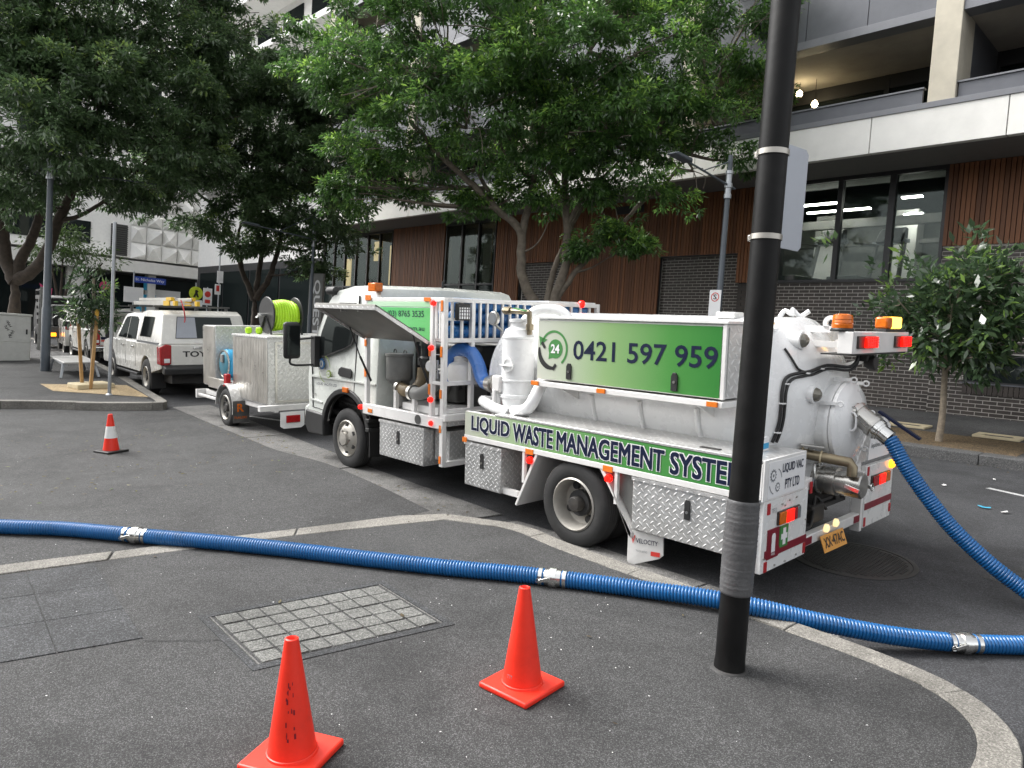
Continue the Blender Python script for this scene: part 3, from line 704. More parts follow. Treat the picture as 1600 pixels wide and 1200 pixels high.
# ================================================================ vacuum tanker truck (x towards its rear, y away from the kerb, z up)
T0 = Vector((-3.57, 4.1, -.145))
truck = thing('vacuum_truck', 'white liquid waste tanker truck with green sign panels parked along the kerb', 'truck', G(T0))
def part(name, mb, mat, bevel=0, smooth=35, label=None, parent=None, kind=None): return obj(name, mb, mat, parent or truck, bevel, smooth, label, kind=kind)
W_ = 2.24
YA = 1.12
# chassis
for y0 in (.72, 1.42): part('chassis_rail', MB().box(-4.0, 1.42, y0, y0+.08, .42, .62), M['chassis'], .006)
part('cross_tray', MB().box(.9,1.42,.66,1.6,.40,.43).box(.55,1.40,.62,1.62,.44,.46), M['chassis'])
part('prop_shaft', MB().tube([(-3.0,1.1,.42),(0,1.1,.36)], .05, 12), M['chassis'])
part('rear_axle', MB().tube([(0,.35,.335),(0,1.9,.335)], .07, 12).lathe([(.05,-.2),(.17,-.1),(.17,.1),(.05,.2)], 'x', (0,1.1,.335), 16), M['chassis'])
part('front_axle', MB().tube([(-3.46,.3,.335),(-3.46,1.95,.335)], .06, 12), M['chassis'])
part('fuel_tank', MB().box(-2.45,-1.3,1.62,2.1,.34,.64), M['dgrey'], .03)
part('engine', MB().box(-3.9,-2.9,.6,1.6,.38,.75), M['chassis'], .03)

def tyre_mb(R, w, rr):
    return MB().lathe([(rr,-w/2+.012),(rr+.02,-w/2),(R-.03,-w/2+.004),(R-.006,-w/2+.022),(R,-w/2+.04)] + [(R-(.008 if k % 2 else 0), -w/2+.04+(w-.08)*k/9) for k in range(10)] + [(R,w/2-.04),(R-.006,w/2-.022),(R-.03,w/2-.004),(rr+.02,w/2),(rr,w/2-.012)], 'y', n=56, cap=False)
def wheel(x, y, z, R=.335, w=.19, rr=.205, dish=.06, face=-1, front=False, parent=None, holes=4, hub=True):
    wh = obj('wheel', MB().lathe([(rr*.5,-.02),(rr*.5,.02)], 'y', n=20), M['rimdark'], parent or truck)
    wh.matrix_basis = Matrix.Translation((x,y,z)) @ (Matrix.Identity(4) if face < 0 else Matrix.Rotation(math.pi,4,'Z'))
    obj('tyre', tyre_mb(R,w,rr), M['rubber'], wh, smooth=40)
    f = -w/2
    if front:
        rim = [(rr+.004,f+.006),(rr-.008,f-.004),(rr-.018,f+.018),(rr-.03,f+.03),(rr*.78,f+.012),(rr*.62,f-.012),(rr*.5,f-.02),(rr*.36,f-.02),(rr*.34,f-.05),(.001,f-.055)]
    else:
        rim = [(rr+.004,f+.006),(rr-.008,f-.004),(rr-.022,f+.02),(rr-.03,f+dish),(rr*.82,f+dish+.02),(rr*.55,f+dish+.035),(rr*.45,f+dish+.03),(.001,f+dish+.03)]
    obj('rim', MB().lathe(rim, 'y', n=48, cap=False), M['rim'], wh, smooth=40)
    zf = f+.004 if front else f+dish+.014
    hr = rr*.70 if front else rr*.68
    for k in range(holes):
        a = 2*math.pi*k/holes+.5
        ho = MB().lathe([(.03 if not front else .026,zf-.006),(.03 if not front else .026,zf+.03)], 'y', (hr*math.cos(a),0,hr*math.sin(a)), 14)
        obj('hand_hole', ho, M['rimdark'], wh)
    nb = MB()
    nr = rr*.45
    for k in range(6):
        a = 2*math.pi*k/6
        yy = f-.03 if front else f+dish+.012
        nb.lathe([(.014,yy),(.014,yy+.03)], 'y', (nr*math.cos(a),0,nr*math.sin(a)), 6)
    obj('wheel_nuts', nb, M['steel'], wh, kind='stuff')
    if hub: obj('hub', MB().lathe([(.001,f-.05 if front else f+.0),(.05,f-.045 if front else f+.005),(.06,f-.01 if front else f+.02),(.062,f+dish+.04)], 'y', n=20), M['chassis' if not front else 'rim'], wh)
    return wh
wheel(0,.11,.325,dish=.10); wheel(0,.36,.325,dish=.02,hub=False); wheel(0,2.13,.325,dish=.10,face=1); wheel(0,1.88,.325,face=1,hub=False)
wheel(-3.45,.20,.338,R=.338,front=True,holes=6); wheel(-3.45,2.04,.338,R=.338,front=True,face=1,holes=6)

# ---- cab
ARC = [(-3.46+.46*math.cos(a), .40+.46*math.sin(a)) for a in np.linspace(.15, math.pi-.05, 14)]
cab_poly = [(-4.30,.50),(-4.32,.95),(-4.26,1.25),(-4.20,1.36),(-3.95,1.82),(-3.86,1.92),(-3.74,1.985),(-3.45,2.03),(-3.05,2.035),(-2.92,2.0),(-2.86,1.9),(-2.86,.72),(-2.98,.72)] + ARC[1:] + [(-3.93,.45),(-4.0,.42)]
def cab_mb():
    mb = MB(); ys = [.10,.105,.115,1.12,2.125,2.135,2.14]
    n = len(cab_poly); vs = []
    for k, y in enumerate(ys):
        for (x, z) in cab_poly:
            t = max(0, (z-1.3)/.75); inset = .10*t*t
            yy = YA + (y-YA)*(1-inset*.9)
            cx, cz = -3.55, 1.2; s_ = (1-.012) if k in (0, 6) else (1-.004 if k in (1,5) else 1)
            bul = .055*(1-((yy-YA)/1.02)**2) if x < -3.8 else 0     # windscreen and nose bow forward
            crown = .02*(1-((yy-YA)/1.02)**2) if z > 1.9 else 0
            vs.append((cx+(x-cx)*s_-bul, yy, cz+(z-cz)*s_+crown))
    fs = [tuple(range(n-1,-1,-1)), tuple((len(ys)-1)*n+i for i in range(n))]
    for k in range(len(ys)-1):
        for i in range(n): fs.append((k*n+i, k*n+(i+1)%n, (k+1)*n+(i+1)%n, (k+1)*n+i))
    return mb.add(vs, fs)
cabo = part('cab', cab_mb(), M['cabwhite'], .03, 30)
def cy(z):      # near side surface of the cab at height z
    t = max(0, (z-1.3)/.75); return YA + (.10-YA)*(1-.09*t*t)
def cab_plate(poly, d=.004, t=.006):
    mb = MB(); n = len(poly)
    a = [(x, cy(z)-d, z) for x, z in poly]; b = [(x, cy(z)-d+t+.01, z) for x, z in poly]
    return mb.add(a+b, [tuple(range(n)), tuple(range(2*n-1,n-1,-1))]+[(i,i+n,(i+1)%n+n,(i+1)%n) for i in range(n)])
win = [(-4.08,1.30),(-3.98,1.52),(-3.87,1.74),(-3.80,1.80),(-3.66,1.83),(-3.36,1.83),(-3.33,1.80),(-3.33,1.45),(-3.36,1.40),(-3.50,1.35),(-3.90,1.25),(-4.04,1.23)]
obj('window_seal', cab_plate([( -3.68+(x+3.68)*1.05, 1.53+(z-1.53)*1.07) for x, z in win], .006), M['black'], cabo)
obj('window', cab_plate(win, .009), M['carglass'], cabo)
ws = MB(); wp = [(-4.235,1.37),(-3.965,1.84)]
vs = []
for y in np.linspace(.24,2.0,9):
    for x, z in wp: vs.append((x-.055*(1-((y-YA)/1.02)**2)-.006, YA+(y-YA)*(1 if z < 1.5 else .95), z))
ws.add(vs, [(2*i,2*i+1,2*i+3,2*i+2) for i in range(8)])
obj('windscreen', ws, M['carglass'], cabo)
for pl_ in ([(-3.30,.80),(-3.288,.80),(-3.288,1.93),(-3.30,1.93)], [(-4.23,1.2),(-4.222,1.2),(-4.2,.62),(-4.208,.62)], [(-4.22,.615),(-3.96,.60),(-3.96,.607),(-4.22,.622)]):
    obj('door_seam', cab_plate(pl_, .003), M['black'], cabo)
obj('door_crease', cab_plate([(-4.25,.975),(-2.87,.985),(-2.87,1.0),(-4.25,1.0)], .006), M['cabwhite'], cabo)
obj('lower_crease', cab_plate([(-4.27,.70),(-3.98,.68),(-3.98,.695),(-4.27,.72)], .006), M['cabwhite'], cabo)
dh = obj('door_handle', cab_plate([(-3.62,1.055),(-3.60,1.11),(-3.55,1.135),(-3.36,1.125),(-3.335,1.10),(-3.34,1.035),(-3.36,1.02),(-3.58,1.03)], .010), M['black'], cabo, bevel=.004)
obj('arch_trim', MB().prism([(p[0], p[1]) for p in [(-3.46+.52*math.cos(a), .40+.50*math.sin(a)) for a in np.linspace(.25, math.pi-.0, 16)]] + [(-3.46+.455*math.cos(a), .40+.44*math.sin(a)) for a in np.linspace(math.pi, .25, 16)], 'y', .075, .13), M['black'], cabo, bevel=.008)
obj('front_skirt', MB().prism([(-4.36,.40),(-4.34,.58),(-3.92,.56),(-3.90,.30),(-4.28,.30)], 'y', .07, 2.17), M['black'], cabo, bevel=.02)
obj('bumper', MB().prism([(-4.42,.42),(-4.42,.60),(-4.28,.66),(-4.28,.38)], 'y', .10, 2.14), M['cabwhite'], cabo, bevel=.03)
obj('arch_lining', MB().prism([(-2.98,.7)]+ARC[1:-1]+[(-3.9,.5),(-3.85,.5)]+[(-3.46+.43*math.cos(a), .40+.43*math.sin(a)) for a in np.linspace(math.pi-.1,.3,14)], 'y', .14, .75), M['chassis'], cabo)
mf = part('mudflap', MB().box(-2.985,-2.97,.10,.42,.20,.80), M['black'])
obj('mud_rib', MB().box(-3.0,-2.93,.06,.40,.58,.62).box(-3.0,-2.93,.06,.40,.48,.52).box(-3.0,-2.93,.06,.40,.66,.70), M['black'], mf, bevel=.005)
obj('indicator', MB().box(-3.47,-3.36,.055,.08,.86,.92), M['orangelens'], cabo, bevel=.008)
# lettering and gears on the door
def side_disc(name, cx, cz, r, mat, teeth): 
    p = gear_pts(cx, cz, r, teeth); obj(name, cab_plate(p, .0065, .002), M[mat], cabo, smooth=0)
side_disc('gear_emblem', -3.99, 1.14, .066, 'blueprint', 12); obj('gear_eye', cab_plate(disc_pts(-3.99,1.14,.040), .0085,.002), M['cabwhite'], cabo); obj('drop', cab_plate([(-3.99,1.165),(-3.975,1.135),(-3.99,1.115),(-4.005,1.135)], .010,.002), M['blueprint'], cabo)
side_disc('gear_emblem', -3.83, 1.03, .05, 'limeprint', 12); obj('gear_eye', cab_plate(disc_pts(-3.83,1.03,.03), .0085,.002), M['cabwhite'], cabo); obj('leaf_print', cab_plate(disc_pts(-3.83,1.03,.012), .010,.002), M['limeprint'], cabo)
for a0, cx_, cz_ in ((.1,-3.93,1.10),(3.3,-3.90,1.07)):
    mb = MB()
    for k in range(8):
        a, b = a0+k*.16, a0+(k+1)*.16
        q = [(cx_+r*math.cos(t), cz_+r*math.sin(t)) for r, t in ((.13,a),(.142,a),(.142,b),(.13,b))]
        mb.add([(x, cy(z)-.0075, z) for x, z in q], [(0,1,2,3)])
    obj('arrow_print', mb, M['limeprint'], cabo, smooth=0, fix=False)
text('lettering', 'LIQUID VAC PTY LTD', .46, .036, (-4.10,cy(.9)-.0065,.885), (1,0,.02), (0,0,1), M['navy'], cabo, .01)
text('badge', 'CANTER', .10, .028, (-4.19,cy(.7)-.012,.755), (1,0,0), (0,0,1), M['steel'], cabo, .02)
text('badge', 'FUSO', .10, .022, (-4.20,cy(.9)-.008,.955), (1,0,0), (0,0,1), M['blackprint'], cabo)
# mirrors
mr = part('mirror', MB().box(-4.14,-4.06,-.32,-.12,1.20,1.62), M['black'], .035)
obj('mirror_glass', MB().box(-4.06,-4.052,-.30,-.14,1.24,1.58), M['carglass'], mr, bevel=.01)
obj('mirror_arm', MB().tube(smooth_path([(-4.10,-.22,1.25),(-4.11,-.24,1.16),(-4.10,-.18,1.125),(-4.08,.06,1.13),(-4.06,.10,1.17)], .03), .014, 8).tube([(-4.10,-.15,1.42),(-4.08,.05,1.44)], .012, 8).box(-4.13,-4.03,.03,.12,1.10,1.46), M['black'], mr, bevel=.006)
part('roof_mirror', MB().lathe([(.02,-.09),(.045,-.08),(.05,0),(.045,.08),(.02,.09)], 'x', (-3.86,.16,1.985), 14), M['black'])
part('marker_lamp', MB().box(-3.0,-2.86,.08,.18,1.97,2.06), M['orangelens'], .01)
part('aerial', MB().tube([(-2.9,1.0,2.04),(-2.9,1.0,2.11),(-2.86,1.0,2.13)], .012, 6), M['black'])

# ---- pump frame behind the cab
def post(x, y, z0, z1, w=.045, h=.045): return part('frame_post', MB().box(x-w/2, x+w/2, y, y+h, z0, z1), M['alu'], .004)
post(-2.90,0,.79,1.90); post(-1.79,0,.79,1.90); post(-1.62,0,.34,1.905,.05); post(-1.62,.33,.79,1.905); post(-1.62,2.16,.79,1.905); post(-2.90,2.16,.79,1.90)
def rail(a, b, w=.04): return part('frame_rail', MB().bar(a, b, w), M['alu'], .004)
rail((-2.92,.022,1.885),(-1.60,.022,1.885)); rail((-1.62,.05,1.885),(-1.62,2.16,1.885)); rail((-1.62,.05,1.515),(-1.62,2.16,1.515)); rail((-1.62,.05,1.115),(-1.62,.80,1.115)); rail((-1.62,.05,.855),(-1.62,.7,.855))
rail((-1.62,0.03,.36),(-1.62,.5,.36),.05); rail((-2.92,2.18,1.885),(-1.60,2.18,1.885)); rail((-1.79,.05,1.515),(-1.62,.05,1.515),.03); rail((-1.79,.02,1.115),(-1.62,.02,1.115),.03); rail((-2.9,2.18,1.5),(-1.62,2.18,1.5))
for y in (.11,.225,.45,.54,.64,.74,.84,.94,1.04,1.16,1.3,1.45,1.6,1.75,1.9,2.05): part('cage_slat', MB().box(-1.632,-1.608,y-.012,y+.012,1.53,1.87), M['alu'], .003)
for x in (-1.735,-1.68): part('cage_slat', MB().box(x-.01,x+.01,.01,.03,1.53,1.87), M['alu'])
rail((-1.62,.05,1.71),(-1.62,.24,1.71),.025)
part('deck_side_rail', MB().box(-2.95,-1.60,-.005,.05,.69,.80), M['alu'], .006)
part('deck', MB().box(-2.95,-1.58,.052,2.15,.72,.76), M['plate'])
part('deck_rear_rail', MB().box(-1.60,-1.56,.0,2.2,.77,.835), M['alu'], .005)
gp = gradient_panel('pump_sign_green', -2.9, -1.8, [(0,(.18,.52,.22)),(.35,(.10,.48,.15)),(.75,(.05,.40,.08)),(1,(.045,.38,.07))])
gh = gradient_panel('pump_header', -2.9, -1.8, [(0,(.55,.72,.55)),(1,(.35,.62,.36))])
pan = part('sign_panel', MB().box(-2.875,-1.815,.004,.030,1.495,1.81), gp, .003)
part('header_panel', MB().box(-2.875,-1.815,.002,.03,1.815,1.865), gh, .003)
text('lettering', '(03) 8765 3535', .60, .078, (-2.51,.0025,1.70), (1,0,.005), (0,0,1), M['navy'], pan, .004)
text('lettering', 'liquidvac.com.au', .66, .060, (-2.56,.0025,1.575), (1,0,.005), (0,0,1), M['navy'], pan, .004)
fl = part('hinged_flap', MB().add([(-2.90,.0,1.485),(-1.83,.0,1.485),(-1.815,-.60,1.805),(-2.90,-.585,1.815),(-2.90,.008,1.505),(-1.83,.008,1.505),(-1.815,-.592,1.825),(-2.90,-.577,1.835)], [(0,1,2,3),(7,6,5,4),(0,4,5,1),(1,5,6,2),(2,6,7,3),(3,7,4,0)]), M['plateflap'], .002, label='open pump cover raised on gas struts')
for a, b in (((-2.90,-.58,1.80),(-1.815,-.595,1.79)),((-2.90,-.01,1.485),(-2.90,-.58,1.80)),((-1.825,-.01,1.485),(-1.815,-.59,1.79))):
    obj('flap_edge', MB().bar(a, b, .012, .03), M['plateB'], fl)
for x in (-2.5,-2.2): obj('catch', MB().lathe([(.03,-.01),(.03,.02),(.015,.03)], 'z', (x,-.50,1.765), 12), M['steel'], fl)
part('gas_strut', MB().tube([(-2.84,.03,1.04),(-2.85,-.10,1.30)], .012, 8).tube([(-2.85,-.10,1.30),(-2.87,-.21,1.60)], .007, 8), M['black'])
part('gas_strut', MB().tube([(-1.86,.03,1.10),(-1.86,-.08,1.34)], .012, 8).tube([(-1.86,-.08,1.34),(-1.86,-.16,1.57)], .007, 8), M['black'])
# pump set
pump = part('pump', MB().lathe([(.14,-.28),(.17,-.26),(.17,.26),(.14,.28)], 'x', (-2.15,.85,1.02), 24).box(-2.5,-1.8,.65,1.1,.76,.86), M['dgrey'], .008)
can = part('filter_can', MB().lathe([(.03,1.0),(.10,1.02),(.135,1.06),(.14,1.07),(.14,1.30),(.15,1.305),(.15,1.33),(.05,1.335)], 'z', (-2.72,.30,0), 24), M['grey'])
obj('lifting_lug', MB().tube([(-2.80+.025*math.cos(a),.30,1.335+.035*math.sin(a)) for a in np.linspace(0,3.14,8)], .007, 6).tube([(-2.62+.025*math.cos(a),.30,1.335+.035*math.sin(a)) for a in np.linspace(0,3.14,8)], .007, 6), M['grey'], can)
part('pump_pipe', MB().lathe([(.065,.77),(.065,1.0),(.075,1.0),(.075,1.02)], 'z', (-2.70,.33,0), 16), M['grey'])
part('pump_pipe', MB().tube(smooth_path([(-2.62,.24,.975),(-2.50,.24,.955),(-2.42,.28,.97),(-2.38,.34,1.06),(-2.38,.36,1.2)], .03), .062, 16), M['tan'])
part('pipe_flange', MB().tube([(-2.64,.24,.977),(-2.60,.24,.973)], .078, 18), M['steel'])
part('pipe_flange', MB().tube([(-2.36,.20,.955),(-2.32,.20,.957)], .08, 18), M['steel'])
part('pump_pipe', MB().tube(smooth_path([(-2.33,.20,.955),(-2.22,.20,.955),(-2.14,.24,1.0),(-2.08,.34,1.10),(-2.02,.46,1.2)], .03), .068, 16), M['grey'])
part('pump_pipe', MB().lathe([(.035,1.1),(.035,1.22),(.06,1.23),(.06,1.30),(.03,1.32),(.03,1.42),(.045,1.43),(.04,1.47),(.01,1.50)], 'z', (-2.38,.36,0), 14), M['dgrey'])
ga = part('pressure_gauge', MB().lathe([(.05,.24),(.055,.245),(.055,.28),(.02,.285)], 'y', (-2.14,0,1.235), 20), M['steel'])
obj('gauge_face', MB().lathe([(.001,.2385),(.046,.239)], 'y', (-2.14,0,1.235), 20), M['whiteprint'], ga)
part('valve_cluster', MB().tube([(-2.10,.28,1.22),(-1.98,.30,1.20)], .018, 8).tube([(-2.05,.28,1.12),(-2.05,.28,1.30)], .018, 8).tube([(-1.98,.3,1.1),(-1.98,.3,1.25)], .025, 8), M['steel'])
part('engine_block', MB().box(-2.55,-2.05,.75,1.5,.86,1.30).box(-2.7,-2.0,1.2,1.8,.8,1.45).box(-2.55,-1.75,.5,.62,1.38,1.46), M['dgrey'], .03)
part('pump_housing', MB().box(-2.50,-2.02,.50,1.15,.86,1.22).lathe([(.13,.44),(.16,.46),(.16,.52)], 'y', (-2.25,0,1.08), 22).box(-2.45,-1.92,.62,1.1,1.22,1.44), M['dgrey'], .02)
part('hydraulic_hose', MB().tube(smooth_path([(-2.55,.5,.9),(-2.5,.4,1.15),(-2.3,.42,1.32),(-2.1,.5,1.28),(-2.0,.55,1.0)], .04), .018, 8), M['black'], smooth=60)
part('hydraulic_hose', MB().tube(smooth_path([(-2.0,.35,.86),(-1.9,.28,1.0),(-1.95,.3,1.2),(-2.05,.4,1.36)], .04), .016, 8), M['black'], smooth=60)
part('rear_panel', MB().box(-2.84,-2.80,.6,2.1,.76,1.5), M['chassis'])
part('white_drum', MB().lathe([(.10,1.10),(.13,1.115),(.135,1.14),(.135,1.24),(.12,1.275),(.075,1.30),(.075,1.33),(.085,1.335),(.08,1.36),(.01,1.365)], 'z', (-1.80,.38,0), 24), M['alu'])
part('tray_box', MB().box(-2.55,-1.95,.22,.62,.765,.84), M['alu'], .006)
part('tray_post', MB().box(-2.62,-2.58,.16,.20,.765,.96).box(-2.30,-2.26,.16,.20,.765,.93), M['alu'])
part('battery_box', MB().box(-2.05,-1.68,.62,1.1,.77,1.05), M['chassis'], .01)
part('hydraulic_pack', MB().box(-1.50,-1.2,.62,1.5,.44,.60), M['chassis'], .02)
line = part('suction_line', MB().tube(smooth_path([(-1.95,.33,1.10),(-1.93,.33,1.26),(-1.88,.33,1.36),(-1.76,.34,1.42),(-1.62,.35,1.395),(-1.53,.36,1.29),(-1.48,.355,1.19),(-1.42,.35,1.135),(-1.33,.335,1.13)], .03), .066, 18), M['hoseL'], smooth=60)
obj('hose_clamp', MB().tube([(-1.34,.335,1.13),(-1.30,.33,1.13)], .074, 18).tube([(-1.29,.325,1.13),(-1.25,.32,1.132)], .082, 18).tube([(-1.25,.32,1.132),(-.98,.24,1.14)], .055, 16), M['steel'], line)
# lamps on the frame
def red_lamp(x, y, z, r=.035, on=True, parent=None):
    l = part('marker_lamp', MB().lathe([(r,y+.012),(r,y-.008),(r*.8,y-.022),(.001,y-.028)], 'y', (x,0,z), 14), M['red_on' if on else 'redlens'])
    return l
for x, z in ((-2.985,.755),(-1.76,.735),(-1.78,1.44),(-1.78,.955),(-1.76,1.855)): red_lamp(x, -.004, z, .026)
def tape_bit(x0, x1, y, z0, z1, mat='orangetape', ax='y'):
    return part('reflector', MB().box(x0,x1,y-.006,y,z0,z1), M[mat], .002)
for q in ((-2.92,-2.88,-.001,1.40,1.47),(-2.92,-2.88,-.001,1.08,1.17),(-1.82,-1.79,-.001,1.36,1.46),(-1.82,-1.79,-.001,1.0,1.1),(-1.645,-1.615,-.001,1.36,1.46),(-1.645,-1.615,-.001,.98,1.06),(-1.645,-1.615,-.001,.66,.73),(-1.645,-1.615,-.001,1.78,1.88),(-2.84,-2.76,-.006,.715,.755),(-1.9,-1.80,-.002,1.868,1.905),(-2.91,-2.80,-.002,1.875,1.93),(-1.645,-1.615,-.001,.37,.44)): tape_bit(*q)
part('round_plate', MB().lathe([(.045,-.005),(.045,-.012)], 'y', (-1.97,0,.745), 18), M['dgrey'])
wl = part('work_lamp', MB().box(-1.60,-1.55,.12,.27,1.70,1.86), M['black'], .01)
obj('lamp_face', MB().box(-1.548,-1.542,.135,.255,1.715,1.82), M['whiteprint'], wl)
grid = MB()
for k in range(4): grid.box(-1.542,-1.538,.135+.03*k+.012,.135+.03*k+.018,1.715,1.82)
for k in range(3): grid.box(-1.542,-1.537,.135,.255,1.74+.03*k,1.746+.03*k)
obj('lamp_cells', grid, M['black'], wl)
part('far_lamp', MB().lathe([(.04,-1.62),(.04,-1.59),(.02,-1.575)], 'x', (0,1.90,1.90), 14), M['red_on'])
part('far_lamp', MB().lathe([(.04,-1.60),(.04,-1.57),(.02,-1.56)], 'x', (0,1.55,1.80), 14), M['amber_soft'])
part('roof_panel', MB().box(-2.9,-1.62,1.4,2.15,1.905,1.92), M['white'])

# ---- checker-plate tool boxes under the deck and tray
def toolbox(x0, x1, z0, z1, depth=.42, y0=0, name='tool_box', lock=None):
    b = part(name, MB().box(x0,x1,y0,y0+depth,z0,z1), M['plate'], .006)
    obj('lid_edge', MB().box(x0-.008,x1+.008,y0-.008,y0+.05,z1-.012,z1+.012), M['plateB'], b)
    lx = lock if lock is not None else (x0+x1)/2
    lk = obj('latch', MB().prism([(lx-.022,z1-.20),(lx+.022,z1-.20),(lx+.022,z1-.085),(lx+.012,z1-.065),(lx-.012,z1-.065),(lx-.022,z1-.085)], 'y', y0-.008, y0), M['black'], b, bevel=.002)
    obj('keyhole', MB().lathe([(.010,y0-.012),(.010,y0-.007)], 'y', (lx,0,z1-.15), 12), M['steel'], b)
    return b
toolbox(-2.63,-1.88,.30,.655,.52,.0,lock=-2.30)
toolbox(-1.27,-.80,.25,.625,.42,.0,lock=-1.04)
toolbox(.57,1.50,.275,.640,.45,.0,lock=1.02)
part('toolbox_bracket', MB().box(-.86,-.62,.03,.07,.25,.30), M['alu'])
part('inner_panel', MB().box(-1.86,-1.64,.12,.5,.36,.66), M['plate'], .004)

# ---- mudguards
part('mudguard_front', MB().add([(-.62,.0,.20),(-.60,.0,.19),(-.37,.0,.66),(-.40,.0,.66),(-.62,.42,.20),(-.60,.42,.19),(-.37,.42,.66),(-.40,.42,.66)], [(0,1,2,3),(7,6,5,4),(0,4,5,1),(1,5,6,2),(2,6,7,3),(3,7,4,0)]), M['alu'], .003)
part('guard_strut', MB().box(-.545,-.52,0,.03,.40,.66), M['alu'])
part('mudguard_rear', MB().add([(.265,.0,.66),(.30,.0,.66),(.54,.0,.23),(.57,.0,.20),(.57,.0,.245),(.265,.44,.66),(.30,.44,.66),(.54,.44,.23),(.57,.44,.20),(.57,.44,.245)], [(0,1,2,3,4),(9,8,7,6,5),(0,5,6,1),(1,6,7,2),(2,7,8,3),(3,8,9,4),(4,9,5,0)]), M['alu'], .003)
part('guard_web', MB().prism([(.30,.655),(.57,.655),(.57,.26)], 'y', .06, .075), M['grey'])
part('guard_strut', MB().box(.405,.43,0,.03,.42,.66), M['alu'])
part('arch_roof', MB().box(-.40,.30,.03,.6,.655,.672), M['chassis'])
fp_ = part('mudflap', MB().box(.50,.512,.06,.40,-.02,.28), M['alu'], .004)
fq = part('mudflap_sign', MB().add([(.53,.02,.255),(.80,.06,.27),(.80,.07,.12),(.77,.065,.09),(.56,.03,.0),(.535,.022,.02),(.53,.03,.255),(.80,.07,.27),(.80,.08,.12),(.77,.075,.09),(.56,.04,.0),(.535,.032,.02)], [(0,1,2,3,4,5),(11,10,9,8,7,6)]+[(i,i+6,(i+1)%6+6,(i+1)%6) for i in range(6)]), M['alu'], smooth=0)
text('lettering', 'VELOCITY', .17, .034, (.60,.024,.175), (.989,.146,.05), (0,0,1), M['navy'], fq, .01)
text('emblem', 'V', .035, .06, (.56,.018,.165), (.989,.146,.05), (0,0,1), M['signred'], fq, .03)
text('lettering', 'TRUCK BODIES', .09, .014, (.60,.026,.11), (.989,.146,.05), (0,0,1), M['greyprint'], fq)
obj('red_label', MB().add([(.715,.044,.135),(.785,.054,.14),(.785,.054,.108),(.715,.044,.103)], [(0,1,2,3)]), M['signred'], fq, smooth=0, fix=False)
# side lamps under the tray
for x in (-.46,.345):
    tape_bit(x-.045,x+.045,-.004,.645,.69)
    red_lamp(x+.01, -.006, .60, .03)
part('reflector', MB().box(-1.30,-1.24,-.012,-.004,.63,.675), M['orangetape'], .002)

# ---- side locker with the long sign
side_green = gradient_panel('side_sign_green', -1.27, 1.5, [(0,(.56,.58,.48)),(.10,(.45,.52,.36)),(.35,(.22,.40,.16)),(.62,(.07,.27,.06)),(1,(.035,.21,.04))])
loc = part('side_locker', MB().box(-.86,1.52,.004,.54,.70,.905).box(-1.27,-.86,.004,.03,.70,.91).box(-1.27,-1.24,.03,.54,.70,.90).box(-1.27,-.86,.50,.54,.70,.90), M['alu'], .004)
part('locker_floor', MB().box(-1.24,-.86,.03,.5,.70,.72), M['chassis'])
sg = part('sign_panel', MB().box(-1.275,1.515,-.002,.004,.70,.905), side_green)
LID = part('locker_lid', MB().box(-.88,1.53,-.006,.56,.907,.926), M['plateB'], .003)
for x in (-.65,1.12): obj('lid_handle', MB().box(x-.07,x+.07,.06,.10,.926,.932), M['chassis'], LID)
part('lower_rail', MB().box(-1.28,1.52,-.006,.05,.655,.698), M['alu'], .004)
def long_text(y, bold, mat, off): 
    words = [('LIQUID',-1.18,.475),('WASTE',-.655,.44),('MANAGEMENT',-.165,.985),('SYSTEMS',.875,.615)]
    for w_, x0, wd_ in words:
        for dx, dz in ((-off,-off),(off,-off),(-off,off),(off,off)): text('lettering', w_, wd_, .145, (x0+dx,y+dx*.004+dz*.002,.730+dz), (1,0,0), (0,0,1), M[mat], sg, bold)
long_text(-.0032, 0, 'whiteprint', .0105); long_text(-.0050, 0, 'navy', .0045)

# ---- tank
ZT, RT, OV = 1.185, .615, 1.2     # the tank is an oval, wider than high
th = np.linspace(0, math.pi/2, 10)
rl = [RT*k for k in (1,.985,.96,.93,.88,.8,.7,.55,.38,.2,.002)]
rear = [(r_, 1.22+.25*(1-(r_/RT)**3.2)) for r_ in rl]; front = [(r_, -1.40-.20*(1-(r_/RT)**3.2)) for r_ in rl[::-1]]
def tank_x(y, z): return 1.22+.25*(1-min(1, math.hypot((y-YA)/OV, z-ZT)/RT)**3.2)
def oval(mb): mb.v = [(x, YA+(y-YA)*OV, z) for x, y, z in mb.v]; return mb
tank = part('tank', oval(MB().lathe(front + [(RT,0),(RT,.6)] + rear, 'x', (0,YA,ZT), 72)), M['tank'], smooth=50)
for x in (-.15,.32,.82): obj('tank_saddle_rib', MB().tube([(x,YA-OV*RT*math.cos(a)*1.005,ZT+RT*math.sin(a)*1.005) for a in np.linspace(-.46,-.08,8)], .022, 8), M['tank'], tank, smooth=60)
for xs_ in (1.2,-1.38): obj('seam', oval(MB().lathe([(RT-.002,xs_-.012),(RT+.004,xs_-.006),(RT+.004,xs_+.006),(RT-.002,xs_+.012)], 'x', (0,YA,ZT), 72, cap=False)), M['tank'], tank)
for x in (-.9,-.2,.5,1.1): part('tank_cradle', MB().prism([(.7,.62),(1.54,.62),(1.54,.72),(1.35,.62),(.9,.62),(.7,.72)], 'x', x-.02, x+.02).box(x-.03,x+.03,.60,1.64,.58,.66), M['alu'])
part('far_locker', MB().box(-1.2,1.45,1.70,2.22,.70,.95), M['plate'], .006)
part('far_overhead_locker', MB().box(-.5,1.1,1.72,2.1,1.24,1.72), M['white'], .006)
